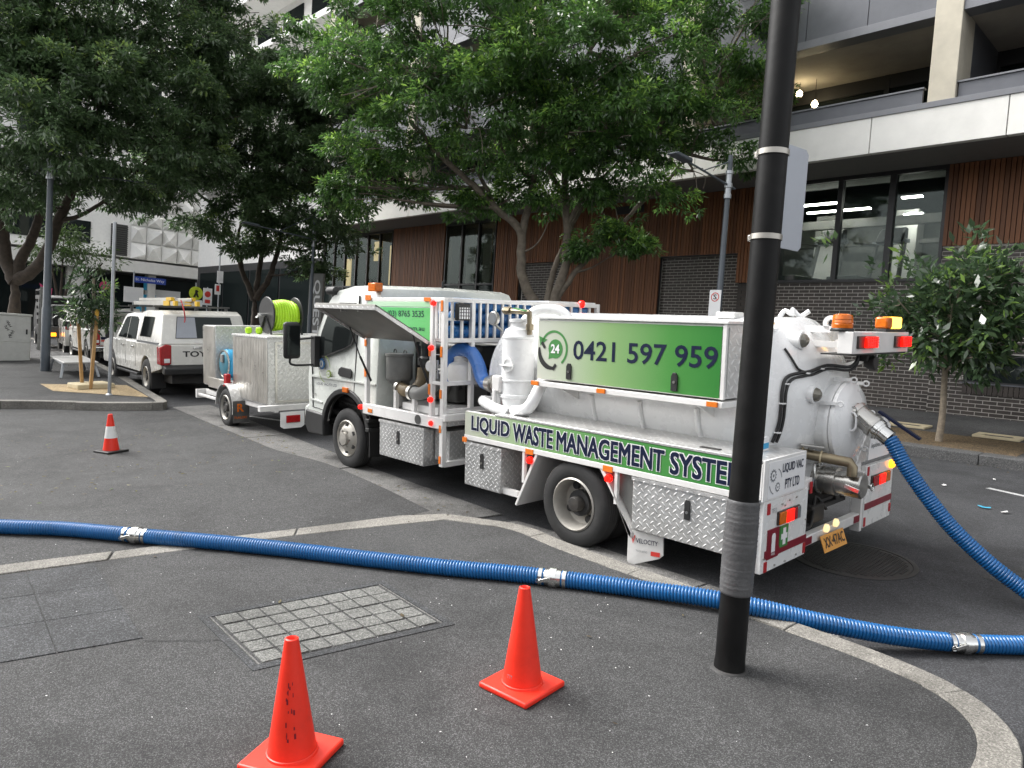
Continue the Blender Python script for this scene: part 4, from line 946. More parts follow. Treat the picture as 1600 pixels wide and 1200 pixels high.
# overhead locker with phone number
num_green = gradient_panel('number_sign_green', -.52, 1.17, [(0,(.56,.58,.50)),(.12,(.50,.54,.43)),(.42,(.25,.40,.17)),(.75,(.07,.26,.055)),(1,(.028,.19,.032))])
oh = part('overhead_locker', MB().box(-.52,1.16,.12,.72,1.25,1.74), M['white'], .004)
op = part('number_panel', MB().box(-.515,1.14,.112,.119,1.258,1.725), num_green)
part('locker_end', MB().box(1.162,1.168,.16,.68,1.26,1.72), M['plateB'])
part('locker_end_trim', MB().box(1.15,1.175,.108,.128,1.25,1.74), M['alu'])
part('locker_shelf', MB().box(-.53,1.18,.09,.62,1.195,1.235), M['alu'], .004)
for x in (-.3,.95): part('shelf_bracket', MB().prism([(.14,1.195),(.60,1.195),(.60,1.0)], 'x', x-.006, x+.006), M['alu'])
for x in (-.51,.18,1.11): part('reflector', MB().box(x-.04,x+.04,.078,.09,1.20,1.235), M['orangetape'], .002)
part('locker_roof', MB().box(-.53,1.19,.10,.74,1.742,1.762), M['white'], .003)
part('roof_vent', MB().box(.62,.78,.9,1.05,1.78,1.83), M['white'], .01)
text('lettering', '0421 597 959', 1.25, .150, (-.13,.1115,1.432), (1,0,.010), (0,0,1), M['navy'], op, .014)
em = obj('round_emblem', ring_poly_mb(-.335,1.505,.128,.147,.112,-.9,2.75), M['greenprint'], op, smooth=0, fix=False)
obj('arrow_head', plate_xz([(-.50,1.60),(-.41,1.575),(-.485,1.525)], .112), M['greenprint'], op, smooth=0)
obj('speech_disc', plate_xz(disc_pts(-.318,1.505,.076), .112), M['greenprint'], op, smooth=0); obj('speech_tail', plate_xz([(-.385,1.475),(-.34,1.435),(-.39,1.42)], .1121), M['greenprint'], op, smooth=0)
text('lettering', '24', .092, .072, (-.364,.1085,1.470), (1,0,0), (0,0,1), M['whiteprint'], op, .03)
hs = MB()
for k in range(12):
    a, b = 3.2+k*.125, 3.2+(k+1)*.125
    w1 = .012+.026*math.sin(math.pi*min(1,max(0,k/12)))+.006; w2 = .012+.026*math.sin(math.pi*(k+1)/12)+.006
    hs.add([(-.325+r*math.cos(t), .1095, 1.520+r*math.sin(t)) for r, t in ((.16,a),(.16+w1,a),(.16+w2,b),(.16,b))], [(0,1,2,3)])
obj('handset', hs, M['blackprint'], op, smooth=0, fix=False)
for (x, z, r) in ((-.45,1.53,.9),(-.325,1.36,-.9)):
    obj('handset_end', plate_xz([(x+.028*math.cos(r)*sx_-.012*math.sin(r)*sy_, z-.028*math.sin(r)*sx_-.012*math.cos(r)*sy_) for sx_, sy_ in ((-1,-1),(1,-1),(1,1),(-1,1))], .1095), M['blackprint'], op, smooth=0)
for x, z in ((-.165,1.275),(.80,1.275)):
    lk = obj('latch', MB().prism([(x-.025,z),(x+.025,z),(x+.025,z+.10),(x+.012,z+.125),(x-.012,z+.125),(x-.025,z+.10)], 'y', .10, .112), M['black'], oh, bevel=.002)
    obj('keyhole', MB().lathe([(.010,.096),(.010,.101)], 'y', (x,0,z+.06), 12), M['steel'], oh)
# ---- white filter column
_before = set(truck.children)
fc = part('filter_column', MB().lathe([(0.064, 0.86), (0.096, 0.9), (0.132, 1.0), (0.14, 1.05), (0.152, 1.055), (0.152, 1.08), (0.14, 1.085), (0.14, 1.19), (0.148, 1.195), (0.148, 1.21), (0.1424, 1.215), (0.1424, 1.56), (0.1472, 1.565), (0.1472, 1.58), (0.1408, 1.585), (0.12, 1.64), (0.072, 1.665), (0.072, 1.7), (0.088, 1.705), (0.088, 1.73), (0.024, 1.735)], 'z', (-1.0,.36,0), 36), M['tank'], smooth=40)
obj('hatch_ring', MB().lathe([(.06,.215),(.06,.20),(.045,.20),(.045,.21)], 'y', (-.97,0,1.34), 24), M['tank'], fc)
obj('hatch_glass', MB().lathe([(.045,.213),(.001,.211)], 'y', (-.97,0,1.34), 24), M['sightglass'], fc)
obj('hatch_bar', MB().bar((-1.045,.192,1.335),(-.895,.192,1.335), .022, .016), M['tank'], fc, bevel=.004)
obj('drain', MB().lathe([(.045,.74),(.045,.88)], 'z', (-1.0,.36,0), 16), M['tank'], fc)
vp_ = part('valve_body', MB().tube([(-1.10,.30,1.14),(-1.08,.22,1.14)], .05, 14).tube([(-1.12,.25,1.16),(-1.12,.24,.95)], .028, 10).box(-1.16,-1.06,.20,.26,1.10,1.24).box(-1.15,-1.11,.195,.22,.83,1.12), M['alu'], .012)
part('column_bracket', MB().box(-1.25,-1.14,.42,.46,1.05,1.55), M['tank'])
part('feed_pipe', MB().tube(smooth_path([(-1.33,.50,.96),(-1.36,.32,.985),(-1.30,.24,.99),(-1.10,.20,.955),(-.96,.22,.93)], .04), .048, 14), M['tank'], smooth=60)
part('return_pipe', MB().tube(smooth_path([(-.93,.26,.95),(-.82,.22,.96),(-.72,.22,1.0),(-.68,.26,1.10),(-.68,.33,1.2),(-.68,.45,1.3)], .04), .052, 14), M['tank'], smooth=60)
part('crossover_pipe', MB().tube(smooth_path([(-.98,.40,1.70),(-.97,.50,1.79),(-.88,.58,1.82),(-.76,.64,1.80),(-.68,.68,1.70)], .04), .046, 14), M['tank'], smooth=60)
bv = part('ball_valve', MB().tube([(-1.14,.30,1.80),(-.86,.34,1.79)], .022, 10).tube([(-1.12,.30,1.80),(-1.06,.31,1.80)], .034, 8).tube([(-.92,.33,1.79),(-.86,.34,1.79),(-.85,.34,1.60)], .022, 10).lathe([(.034,1.64),(.034,1.69)], 'z', (-.85,.34,0), 8), M['brass'])
obj('handle', MB().bar((-.98,.28,1.82),(-.80,.24,1.80), .03, .012), M['greenprint'], bv, bevel=.003)
g2 = part('pressure_gauge', MB().lathe([(.055,.20),(.06,.205),(.06,.235),(.02,.24)], 'y', (-1.17,0,1.73), 22).tube([(-1.17,.23,1.68),(-1.12,.28,1.62)], .012, 8), M['steel'])
obj('gauge_face', MB().lathe([(.001,.1985),(.05,.199)], 'y', (-1.17,0,1.73), 22), M['greyprint'], g2)

for o in set(truck.children)-_before: o.location = (.115,-.105,0)     # the column stands clear of the tank
# ---- tank rear: door, sights, light bar, valves
ring = lambda r0, r1, x0, x1, c, n=40: MB().lathe([(r0,x0),(r1,x0),(r1,x1),(r0,x1)], 'x', c, n, cap=False)
DC = (0,1.15,1.07)
door = part('rear_door', MB().lathe([(.275,1.25),(.275,1.515),(.29,1.517),(.29,1.542),(.275,1.545),(.275,1.550),(.292,1.553),(.292,1.577),(.28,1.585),(.25,1.61),(.16,1.635),(.001,1.645)], 'x', DC, 48), M['tank'], smooth=40)
obj('door_handle', MB().tube([(1.615,1.03,1.02),(1.655,1.03,1.03),(1.67,1.03,1.05),(1.67,1.03,1.13),(1.655,1.03,1.15),(1.615,1.03,1.16)], .008, 8), M['tank'], door)
for a in (.5,1.35,2.1,3.0,3.9,5.2):
    cx_, cz_ = DC[1]-.285*math.cos(a), DC[2]+.285*math.sin(a); ct, st = -math.cos(a), math.sin(a)
    obj('door_clamp', MB().bar((1.48,cx_+ct*.025,cz_+st*.025),(1.60,cx_+ct*.028,cz_+st*.028), .022, .022).tube([(1.60+.02*math.cos(q)+.018,cx_+ct*.028,cz_+st*.028+.018*math.sin(q)) for q in np.linspace(0,6.28,10)], .006, 6), M['tank'], door)
for y, z, x, m_ in ((.80,1.640,tank_x(.80,1.64)+.015,'sightglass'),(.80,1.275,tank_x(.80,1.275)-.005,'sightglass')):
    s_ = part('sight_port', MB().lathe([(.062,x-.06),(.062,x+.03),(.05,x+.035)], 'x', (0,y,z), 24), M['tank'])
    obj('sight_lens', MB().lathe([(.05,x+.034),(.042,x+.055),(.022,x+.07),(.001,x+.074)], 'x', (0,y,z), 24), M[m_], s_)
part('lifting_eye', MB().lathe([(.026,-.012),(.055,-.012),(.055,.012),(.026,.012),(.026,-.012)], 'y', (1.46,1.02,1.765), 22, cap=False).box(1.28,1.46,1.008,1.032,1.70,1.745), M['tank'])
lb = part('light_bar', MB().box(1.60,1.70,.80,1.86,1.565,1.712), M['alu'], .004)
part('bar_underside', MB().box(1.50,1.69,.78,1.84,1.555,1.564), M['chassis'])
part('bar_bracket', MB().box(1.30,1.62,.95,1.0,1.60,1.64), M['alu']); part('bar_bracket', MB().box(1.30,1.62,1.5,1.55,1.60,1.64), M['alu']); part('bar_bracket', MB().prism([(1.35,1.40),(1.40,1.40),(1.66,1.53),(1.66,1.55),(1.35,1.44)], 'y', 1.35, 1.37), M['alu'])
for y0, y1, in ((.86,1.17),(1.55,1.84)):
    tl = obj('tail_lamp', MB().box(1.70,1.715,y0,y1,1.60,1.685), M['brake_dark'], lb, bevel=.004)
    obj('lamp_lens', MB().box(1.715,1.735,y0+.10,y1-.01,1.605,1.68), M['red_on'], lb, bevel=.004)
    cells = MB()
    for k in range(1,5): cells.box(1.735,1.737,y0+.10+(y1-y0-.11)*k/5-.003,y0+.10+(y1-y0-.11)*k/5+.003,1.606,1.679)
    for k in range(1,4): cells.box(1.735,1.7375,y0+.101,y1-.011,1.605+.075*k/4-.002,1.605+.075*k/4+.002)
    obj('lens_grid', cells, M['redlens'], lb)
bc = part('beacon', MB().lathe([(.075,1.712),(.075,1.725),(.06,1.74)], 'z', (1.60,.86,0), 24), M['black'])
obj('beacon_lens', MB().lathe([(.062,1.732),(.066,1.735),(.068,1.76),(.064,1.765),(.067,1.77),(.063,1.79),(.066,1.795),(.06,1.822),(.03,1.83),(.001,1.83)], 'z', (1.60,.86,0), 24), M['orangelens'], bc)
fl_ = part('flashing_beacon', MB().box(1.60,1.69,1.42,1.80,1.712,1.735), M['black'], .004)
obj('beacon_lens', MB().box(1.60,1.69,1.43,1.54,1.735,1.82), M['orangelens'], fl_, bevel=.015)
obj('lit_lens', MB().box(1.60,1.69,1.545,1.73,1.738,1.822), M['amber_on'], fl_, bevel=.012)
part('work_camera', MB().lathe([(.03,1.60),(.05,1.64),(.05,1.68)], 'x', (0,1.3,1.49), 14).box(1.58,1.64,1.24,1.36,1.50,1.555), M['chassis'], .006)
CABD = .013
def on_tank(P): return [(tank_x(p[1], p[2])+CABD, p[1], p[2]) if p[1] < 1.0 else p for p in P]
cbl = [(1.37,.60,1.47),(1.41,.66,1.43),(1.42,.70,1.425),(1.44,.80,1.435),(1.46,.92,1.46),(1.48,1.02,1.47),(1.55,1.15,1.46),(1.58,1.2,1.50),(1.58,1.22,1.55)]
part('cable', MB().tube(on_tank(smooth_path([(1.345,.535,.95),(1.345,.535,1.1),(1.345,.535,1.2),(1.36,.55,1.32),(1.39,.61,1.405)]+cbl[3:], .02)), .012, 8), M['black'], smooth=60)
part('cable', MB().tube(on_tank(smooth_path([(1.355,.56,.95),(1.355,.56,1.1),(1.355,.56,1.2),(1.37,.575,1.31),(1.40,.635,1.385)]+[(p[0],p[1]+.01,p[2]-.024) for p in cbl[3:]], .02)), .010, 8), M['black'], smooth=60)
part('cable', MB().tube(on_tank(smooth_path([(1.30,.66,1.585),(1.36,.67,1.52),(1.40,.69,1.45),(1.42,.74,1.43)], .02)), .008, 8), M['black'], smooth=60)
for y, z in ((.548,1.02),(.548,1.22),(.585,1.35),(.76,1.42),(.92,1.448)):
    x = tank_x(y, z); part('cable_clip', MB().tube([(x-.01,y-.022,z),(x+.024,y-.018,z),(x+.028,y,z),(x+.024,y+.018,z),(x-.01,y+.022,z)], .006, 6), M['tank'])
part('rag', MB().tube(smooth_path([(1.05,1.08,1.80),(1.07,1.12,1.85),(1.12,1.14,1.82),(1.10,1.18,1.86),(1.15,1.20,1.81),(1.20,1.24,1.85)], .02), .018, 8), M['tank'], smooth=60)
# suction inlet valve on the door; the blue hose starts here
A0, A1 = Vector((1.58,1.13,1.18)), Vector((1.92,1.12,.955)); ax = (A1-A0).normalized()
inl = part('inlet_valve', MB().tube([A0,A0+ax*.05,A0+ax*.051,A0+ax*.08,A0+ax*.081,A0+ax*.19,A0+ax*.191,A0+ax*.22], [.06,.06,.084,.084,.072,.072,.08,.08], 24), M['steel'])
obj('cam_lever', MB().bar(A0+ax*.16+Vector((.05,.05,.075)), A0+ax*.42+Vector((.10,.08,.055)), .045, .018), M['navy'], inl, bevel=.004)
obj('coupling', MB().tube([A0+ax*.22,A0+ax*.27,A0+ax*.271,A0+ax*.34], [.066,.066,.057,.057], 20).tube([A0+ax*.23,A0+ax*.255], .075, 20), M['chrome'], inl)
obj('coupling_ear', MB().bar(A0+ax*.20+Vector((0,-.08,0)), A0+ax*.12+Vector((0,-.10,.02)), .012, .025), M['chrome'], inl); obj('coupling_ring', MB().tube([A0+ax*.08+Vector((.02*math.cos(q),-.09,.02*math.sin(q)+.04)) for q in np.linspace(0,6.28,10)], .005, 6), M['chrome'], inl)
# lower outlet with camlock cap
ol = part('outlet_pipe', MB().lathe([(.085,.95),(.085,1.37),(.092,1.372),(.092,1.44),(.085,1.442)], 'x', (0,.98,.665), 28), M['tank'])
obj('cam_coupling', MB().lathe([(.095,1.44),(.105,1.445),(.105,1.48),(.092,1.485),(.092,1.53),(.10,1.535),(.10,1.60),(.082,1.605),(.082,1.66),(.088,1.662),(.088,1.76),(.08,1.77),(.001,1.772)], 'x', (0,.98,.665), 32), M['steel'], ol, smooth=35)
for y in (.875,1.085): obj('cam_lever', MB().bar((1.68,y,.67),(1.78,y,.645), .012, .03), M['chrome'], ol, bevel=.003)
obj('ring', MB().tube([(1.80,1.05+.025*math.cos(q),.655+.025*math.sin(q)) for q in np.linspace(0,6.28,12)], .004, 6), M['chrome'], ol)
obj('lever_clamp', MB().box(1.44,1.50,.93,.97,.76,.79).tube([(1.46,.90,.78),(1.47,.88,.70),(1.46,.885,.62)], .012, 8), M['chrome'], ol, bevel=.004)
sp_ = part('small_outlet', MB().lathe([(.045,1.15),(.045,1.33),(.05,1.332),(.05,1.365),(.04,1.366),(.04,1.40)], 'x', (0,.80,.86), 18).tube([(1.40,.80,.86),(1.40,.80,.86),(1.60,.86,.84)], .036, 16).tube([(1.60,.86,.84),(1.70,.89,.83),(1.72,.89,.80),(1.72,.89,.74)], .035, 14), M['brass'], smooth=40)
obj('valve_handle', MB().bar((1.42,.74,.925),(1.55,.82,.915), .05, .018).lathe([(.02,.89),(.02,.93)], 'z', (1.47,.80,0), 10), M['steel'], sp_, bevel=.004)
obj('yellow_seal', MB().tube([(1.405,.802,.8595),(1.415,.805,.8585)], .045, 16).tube([(1.52,.838,.847),(1.53,.841,.846)], .045, 16), M['planter'], sp_)
# ---- rear boards
part('locker_rear', MB().box(1.53,1.545,-.004,.565,.665,.925), M['alu'], .003)
part('locker_rear_trim', MB().box(1.515,1.53,-.006,.0,.68,.90), M['alu'])
rt = part('rear_plate', MB().box(1.545,1.549,.045,.545,.68,.905), M['whiteprint'])
text('lettering', 'LIQUID VAC', .29, .066, (1.5505,.22,.815), (0,1,0), (0,0,1), M['navy'], rt, .015)
text('lettering', 'PTY LTD', .20, .062, (1.5505,.265,.715), (0,1,0), (0,0,1), M['navy'], rt, .015)
def rear_poly(poly, x=1.5505): return MB().add([(x, y, z) for y, z in poly], [tuple(range(len(poly)))])
def rear_gear(cy_, cz_, r, m_):
    obj('gear_emblem', rear_poly(gear_pts(cy_, cz_, r, 12)), M[m_], rt, smooth=0, fix=False); obj('gear_eye', rear_poly(disc_pts(cy_, cz_, r*.6), 1.5512), M['whiteprint'], rt, smooth=0, fix=False)
    obj('drop', rear_poly(disc_pts(cy_, cz_, r*.25), 1.5518), M[m_], rt, smooth=0, fix=False)
rear_gear(.10,.82,.042,'greyprint'); rear_gear(.165,.74,.032,'greyprint')
for a0 in (.2,3.4):
    mb = MB()
    for k in range(6):
        a, b = a0+k*.17, a0+(k+1)*.17; mb.add([(1.5505,.135+r*math.cos(t),.78+r*math.sin(t)) for r, t in ((.076,a),(.083,a),(.083,b),(.076,b))], [(0,1,2,3)])
    obj('arrow_print', mb, M['greyprint'], rt, smooth=0, fix=False)
# near lower board
bd = part('rear_board', MB().box(1.50,1.54,.02,.64,.205,.662), M['white'], .004)
part('board_side', MB().prism([(1.44,.18),(1.50,.18),(1.50,.662),(1.44,.662)], 'y', .0, .03), M['alu'], .003)
part('reflector', MB().box(1.44,1.50,-.006,.0,.185,.275), M['orangetape'])
XR = 1.542
def rear_box(name, y0, y1, z0, z1, mat, d=.004, parent=None, bevel=0): return obj(name, MB().box(XR-.002, XR+d, y0, y1, z0, z1), M[mat], parent or bd, bevel=bevel)
rear_box('red_strip', .06,.64,.295,.345,'maroon'); 
for q in ((.065,.10,.575,.645),(.06,.095,.21,.275),(.605,.635,.22,.29),(.66,.69,.62,.70)): rear_box('red_reflector', *q, 'redtape')
text('lettering', 'TF13', .06, .03, (XR+.001,.125,.575), (0,1,0), (0,0,1), M['greyprint'], bd)
tlp = rear_box('tail_lamp', .20,.50,.485,.575,'brake_dark',.012,None,.004)
obj('amber_lens', MB().box(XR+.012,XR+.022,.205,.295,.49,.57), M['orangelens'], bd, bevel=.004); obj('lit_lens', MB().box(XR+.012,XR+.024,.297,.40,.49,.57), M['red_on'], bd, bevel=.004)
obj('red_lens', MB().box(XR+.012,XR+.022,.402,.45,.49,.57), M['redlens'], bd, bevel=.004); obj('clear_lens', MB().box(XR+.012,XR+.022,.452,.497,.49,.57), M['greyprint'], bd, bevel=.004)
fs_ = rear_box('fire_sign', .085,.235,.285,.475,'maroon',.005); 
obj('extinguisher_print', rear_poly([(.135,.325),(.185,.325),(.185,.43),(.175,.445),(.145,.445),(.135,.43)], XR+.0062), M['whiteprint'], bd, smooth=0, fix=False)
text('lettering', 'FIRE', .05, .016, (XR+.006,.135,.305), (0,1,0), (0,0,1), M['whiteprint'], bd)
rear_box('first_aid_sign', .25,.36,.33,.47,'greenprint',.005)
for q in ((.285,.325,.345,.455),(.262,.348,.382,.418)): obj('white_cross', rear_poly([(q[0],q[2]),(q[1],q[2]),(q[1],q[3]),(q[0],q[3])], XR+.0062+(.0005 if q[0] > .27 else 0)), M['whiteprint'], bd, smooth=0, fix=False)
for y, z in ((.26,.615),(.36,.625),(.46,.63),(.30,.60),(.20,.23),(.34,.225),(.5,.235),(.05,.3),(.62,.45)): obj('bolt', MB().lathe([(.007,XR-.001),(.007,XR+.006)], 'x', (0,y,z), 8), M['steel'], bd)
part('step_bracket', MB().box(1.44,1.53,.60,.72,.64,.72), M['alu'], .004)
# far lower board
bf = part('rear_board', MB().box(1.50,1.54,1.66,2.24,.19,.675), M['white'], .004)
part('board_side', MB().box(1.46,1.535,1.61,1.655,.17,.64), M['alu'], .003)
def far_box(name, y0, y1, z0, z1, mat, d=.004, bevel=0): return obj(name, MB().box(XR-.002, XR+d, y0, y1, z0, z1), M[mat], bf, bevel=bevel)
far_box('red_strip', 1.67,2.235,.33,.38,'maroon')
for q in ((1.67,1.70,.20,.27),(2.20,2.235,.23,.30),(1.68,1.71,.60,.67),(2.205,2.235,.62,.70)): far_box('red_reflector', *q, 'redtape')
far_box('tail_lamp', 1.76,2.14,.50,.59,'brake_dark',.012,.004)
obj('lit_lens', MB().box(XR+.012,XR+.024,1.90,2.02,.505,.585), M['red_on'], bf, bevel=.004); obj('amber_lens', MB().box(XR+.012,XR+.022,2.03,2.13,.505,.585), M['orangelens'], bf, bevel=.004); obj('clear_lens', MB().box(XR+.012,XR+.022,1.77,1.89,.505,.585), M['redlens'], bf, bevel=.004)
part('side_marker', MB().lathe([(.035,1.54),(.035,1.56),(.02,1.575)], 'x', (0,2.17,.635), 14), M['amber_soft'])
part('step_bracket', MB().box(1.40,1.50,1.48,1.66,.62,.70), M['alu'], .004)
part('red_reflector', MB().box(1.50,1.506,1.50,1.54,.625,.695), M['redtape'])
# far tool box with its sloping inner face
fb = part('far_rear_locker', MB().prism([(1.55,.70),(2.22,.70),(2.22,.95),(2.10,1.02),(1.80,1.02)], 'x', .9, 1.50), M['plateB'], .004)
fbp = obj('rear_plate', MB().prism([(1.77,.705),(2.215,.705),(2.215,.95),(2.10,1.015),(1.82,1.015)], 'x', 1.501, 1.506), M['whiteprint'], fb)
text('lettering', '0421 597 959', .34, .05, (1.5068,1.83,.87), (0,1,0), (0,0,1), M['greyprint'], fb, .01); text('lettering', 'liquidvac.com.au', .36, .05, (1.5068,1.82,.785), (0,1,0), (0,0,1), M['greyprint'], fb, .01)
# under-run bar and number plate
part('under_run_bar', MB().box(1.47,1.53,.655,1.605,.245,.315), M['alu'], .006)
for y in (.66,1.50): part('red_reflector', MB().box(1.531,1.535,y,y+.10,.255,.305), M['maroon'])
np_ = part('number_plate', MB().add([(1.55,.86,.285),(1.56,1.22,.285),(1.60,1.22,.175),(1.59,.86,.175),(1.546,.86,.283),(1.556,1.22,.283),(1.596,1.22,.173),(1.586,.86,.173)], [(0,1,2,3),(7,6,5,4),(0,4,5,1),(1,5,6,2),(2,6,7,3),(3,7,4,0)]), M['numberplate'], smooth=0)
text('lettering', 'XX\u00b747AC', .31, .072, (1.5825,.887,.200), (.028,1,0), (-.342,0,.94), M['blackprint'], np_, .008, .003)
part('plate_lamp', MB().lathe([(.03,1.53),(.03,1.55),(.015,1.56)], 'x', (0,.98,.32), 14), M['plate_lamp']); part('plate_lamp', MB().lathe([(.03,1.53),(.03,1.55),(.015,1.56)], 'x', (0,1.14,.33), 14), M['plate_lamp'])
part('wiring', MB().tube(smooth_path([(1.3,.7,.5),(1.42,.72,.38),(1.48,.82,.34),(1.45,.95,.42),(1.40,1.1,.5),(1.44,1.2,.40)], .03), .012, 8), M['black'], smooth=60)
part('tow_hitch', MB().box(1.25,1.45,.95,1.15,.33,.46), M['chassis'], .01)
part('mud_flap_rear', MB().box(.52,.53,1.72,2.1,.05,.6), M['black'])
part('mudguard_far', MB().box(-.42,.42,1.80,2.18,.68,.70), M['chassis'])

# ---- things that lie on or in the truck
hc = thing('coiled_hoses', 'stack of spare blue suction hoses inside the white cage behind the cab', 'hose', G(T0+Vector((-2.2,.2,1.53))))
for i, (x, z) in enumerate([(.50,.06),(.37,.06),(.24,.06),(.11,.06),(.48,.19),(.35,.19),(.22,.19),(.50,.31),(.38,.31)]):
    y0, y1 = -.06+random.uniform(0,.05), 1.85
    n = 110; ss = np.linspace(y0, y1, n*2+1)
    obj('hose', MB().tube([(x+.004*math.sin(s_*3+i), s_, z+.006*math.sin(s_*2+i*2)) for s_ in ss], [.060+(.005 if k % 2 else -.001) for k in range(n*2+1)], 14), M['hose'], hc, smooth=60, fix=False)
gb = thing('glove_box', 'small blue and white cardboard box lying on the locker lid by the pole', 'box', G(T0+Vector((1.28,.30,.926)), math.radians(4)))
obj('carton', MB().box(-.05,.10,-.06,.06,0,.085), M['whiteprint'], gb, bevel=.002)
obj('blue_print', MB().box(-.051,.101,-.061,.061,.012,.05), M['blower'], gb)
obj('tissue', MB().tube([(.0,0,.084),(.01,.01,.10),(.03,0,.11)], [.03,.02,.006], 8), M['blueprint'], gb, smooth=60)
rh = tag(obj('red_hose', MB().tube(smooth_path([(.13*math.cos(a)*(1+.05*math.sin(a*1.7)), .10*math.sin(a), .03+.012*a/3+.03*max(0,math.cos(a))) for a in np.linspace(0,14.5,60)], .02), .013, 8), M['redhose'], smooth=60, mtx=G(T0+Vector((-.98,.22,.735+.13)))), 'coil of thin red hose in the open locker bay below the white column', 'hose')

# ================================================================ vehicles parked beyond the truck
def ute_body(poly, y0, y1, tum=0, zb=1.0, zt=1.8):
    mb = MB(); n = len(poly); yc = (y0+y1)/2; vs = []; ys = [y0,y0+.02,yc,y1-.02,y1]
    for k, y in enumerate(ys):
        for x, z in poly:
            t = max(0, (z-zb)/(zt-zb)); vs.append((x, yc+(y-yc)*(1-tum*t), z-(.015 if k in (0,4) else 0)))
    fs = [tuple(range(n-1,-1,-1)), tuple((len(ys)-1)*n+i for i in range(n))]
    for k in range(len(ys)-1):
        for i in range(n): fs.append((k*n+i,k*n+(i+1)%n,(k+1)*n+(i+1)%n,(k+1)*n+i))
    return mb.add(vs, fs)
def arch(cx, r, z0, n=12): 
    a0 = math.asin(max(-1,(z0-.38)/r)); return [(cx+r*math.cos(a), .38+r*math.sin(a)) for a in np.linspace(a0, math.pi-a0, n)]
def ute(mtx, label, word, paint, with_ladder=True, band=None, canopy=True):
    t = thing('utility_vehicle', label, 'ute', mtx, 'utes parked along the kerb')
    P_ = lambda name, mb, mat, bevel=0, parent=None, smooth=35, label=None: obj(name, mb, M[mat], parent or t, bevel, smooth, label)
    low = [(1.13,.62),(1.15,1.0),(1.12,1.13),(-2.45,1.10),(-3.0,1.12),(-3.85,1.02),(-4.0,.92),(-4.05,.55),(-3.95,.48)] + arch(-3.085,.45,.48)[::-1] + [(-2.6,.46),(-.5,.46)] + arch(0,.45,.48)[::-1] + [(.5,.52)]
    body = P_('body', ute_body(low, 0, 1.82), paint, .06)
    gh_ = P_('cab_roof', ute_body([(-2.86,1.08),(-2.30,1.62),(-2.12,1.70),(-1.5,1.745),(-.80,1.73),(-.70,1.08)], .03, 1.79, .16, 1.08, 1.75), paint, .05)
    def sy(z): return .91+(.03-.91)*(1-.16*max(0,(z-1.08)/.67))
    def side(poly, d): return MB().add([(x, sy(z)-d, z) for x, z in poly]+[(x, sy(z)+.02, z) for x, z in poly], [tuple(range(len(poly))), tuple(range(2*len(poly)-1,len(poly)-1,-1))]+[(i,i+len(poly),(i+1)%len(poly)+len(poly),(i+1)%len(poly)) for i in range(len(poly))])
    P_('window', side([(-2.55,1.14),(-2.18,1.56),(-2.05,1.62),(-1.78,1.64),(-1.78,1.14)], .006), 'carglass', 0, gh_); P_('window', side([(-1.70,1.14),(-1.70,1.64),(-1.15,1.64),(-1.0,1.58),(-.93,1.14)], .006), 'carglass', 0, gh_)
    P_('windscreen', MB().add([(-2.84,.25,1.12),(-2.84,1.57,1.12),(-2.33,1.48,1.61),(-2.33,.34,1.61)], [(0,1,2,3)]), 'carglass', 0, gh_)
    for x in (-2.55,-1.74,-.83): P_('door_seam', MB().box(x,x+.008,-.003,.01,.55,1.10), 'black', 0, body)
    for x in (-1.98,-1.08): P_('door_handle', MB().box(x,x+.16,-.035,.0,.96,1.0), 'chrome', .01, body)
    P_('fuel_flap', MB().box(-.45,-.28,-.004,.01,.85,1.0), paint, 0, body)
    P_('side_step', MB().box(-2.5,-.6,-.03,.15,.36,.42), 'black', .015)
    for x, sx in ((0,.2),(-3.085,.2)):
        for y, fc_ in ((.12,-1),(1.70,1)):
            wheel(x, y, .38, R=.38, w=.24, rr=.22, dish=.03, face=fc_, parent=t, holes=6)
    for x in (.42,-2.62): P_('mudflap', MB().box(x,x+.015,.0,.28,.16,.52), 'black')
    P_('underbody', MB().box(-3.9,1.0,.25,1.55,.30,.5), 'chassis')
    P_('bumper', MB().prism([(1.10,.52),(1.32,.50),(1.33,.64),(1.22,.70),(1.10,.70)], 'y', .03, 1.79), 'black' if word == 'TOYOTA' else 'chrome', .025)
    P_('side_mirror', MB().box(-2.62,-2.5,-.24,-.06,1.10,1.28), 'black', .04)
    tg = P_('tailgate', MB().box(1.14,1.165,.20,1.62,.66,1.10), paint, .012)
    for y in (.0, 1.62):
        tl_ = P_('tail_lamp', MB().prism([(-.01+y,.70),(.12+y,.68),(.20+y,.72),(.21+y,1.10),(.10+y,1.12),(-.01+y,1.06)], 'x', .90, 1.175), 'redlens', .02)
        P_('clear_lens', MB().box(1.172,1.182,y+.06,y+.17,.745,.83), 'whiteprint', .006, tl_)
    if band: P_('stripe', MB().box(1.164,1.170,.22,1.60,.78,.83), 'signred', 0, tg); P_('stripe', MB().box(1.164,1.170,.22,1.60,.84,.92), 'navy', 0, tg)
    else:
        text('lettering', word, .95, .12, (1.1675,.42,.86), (0,1,0), (0,0,1), M['blackprint'], tg, .03)
        P_('handle', MB().box(1.16,1.185,.62,.80,1.02,1.07), 'chrome', .01, tg)
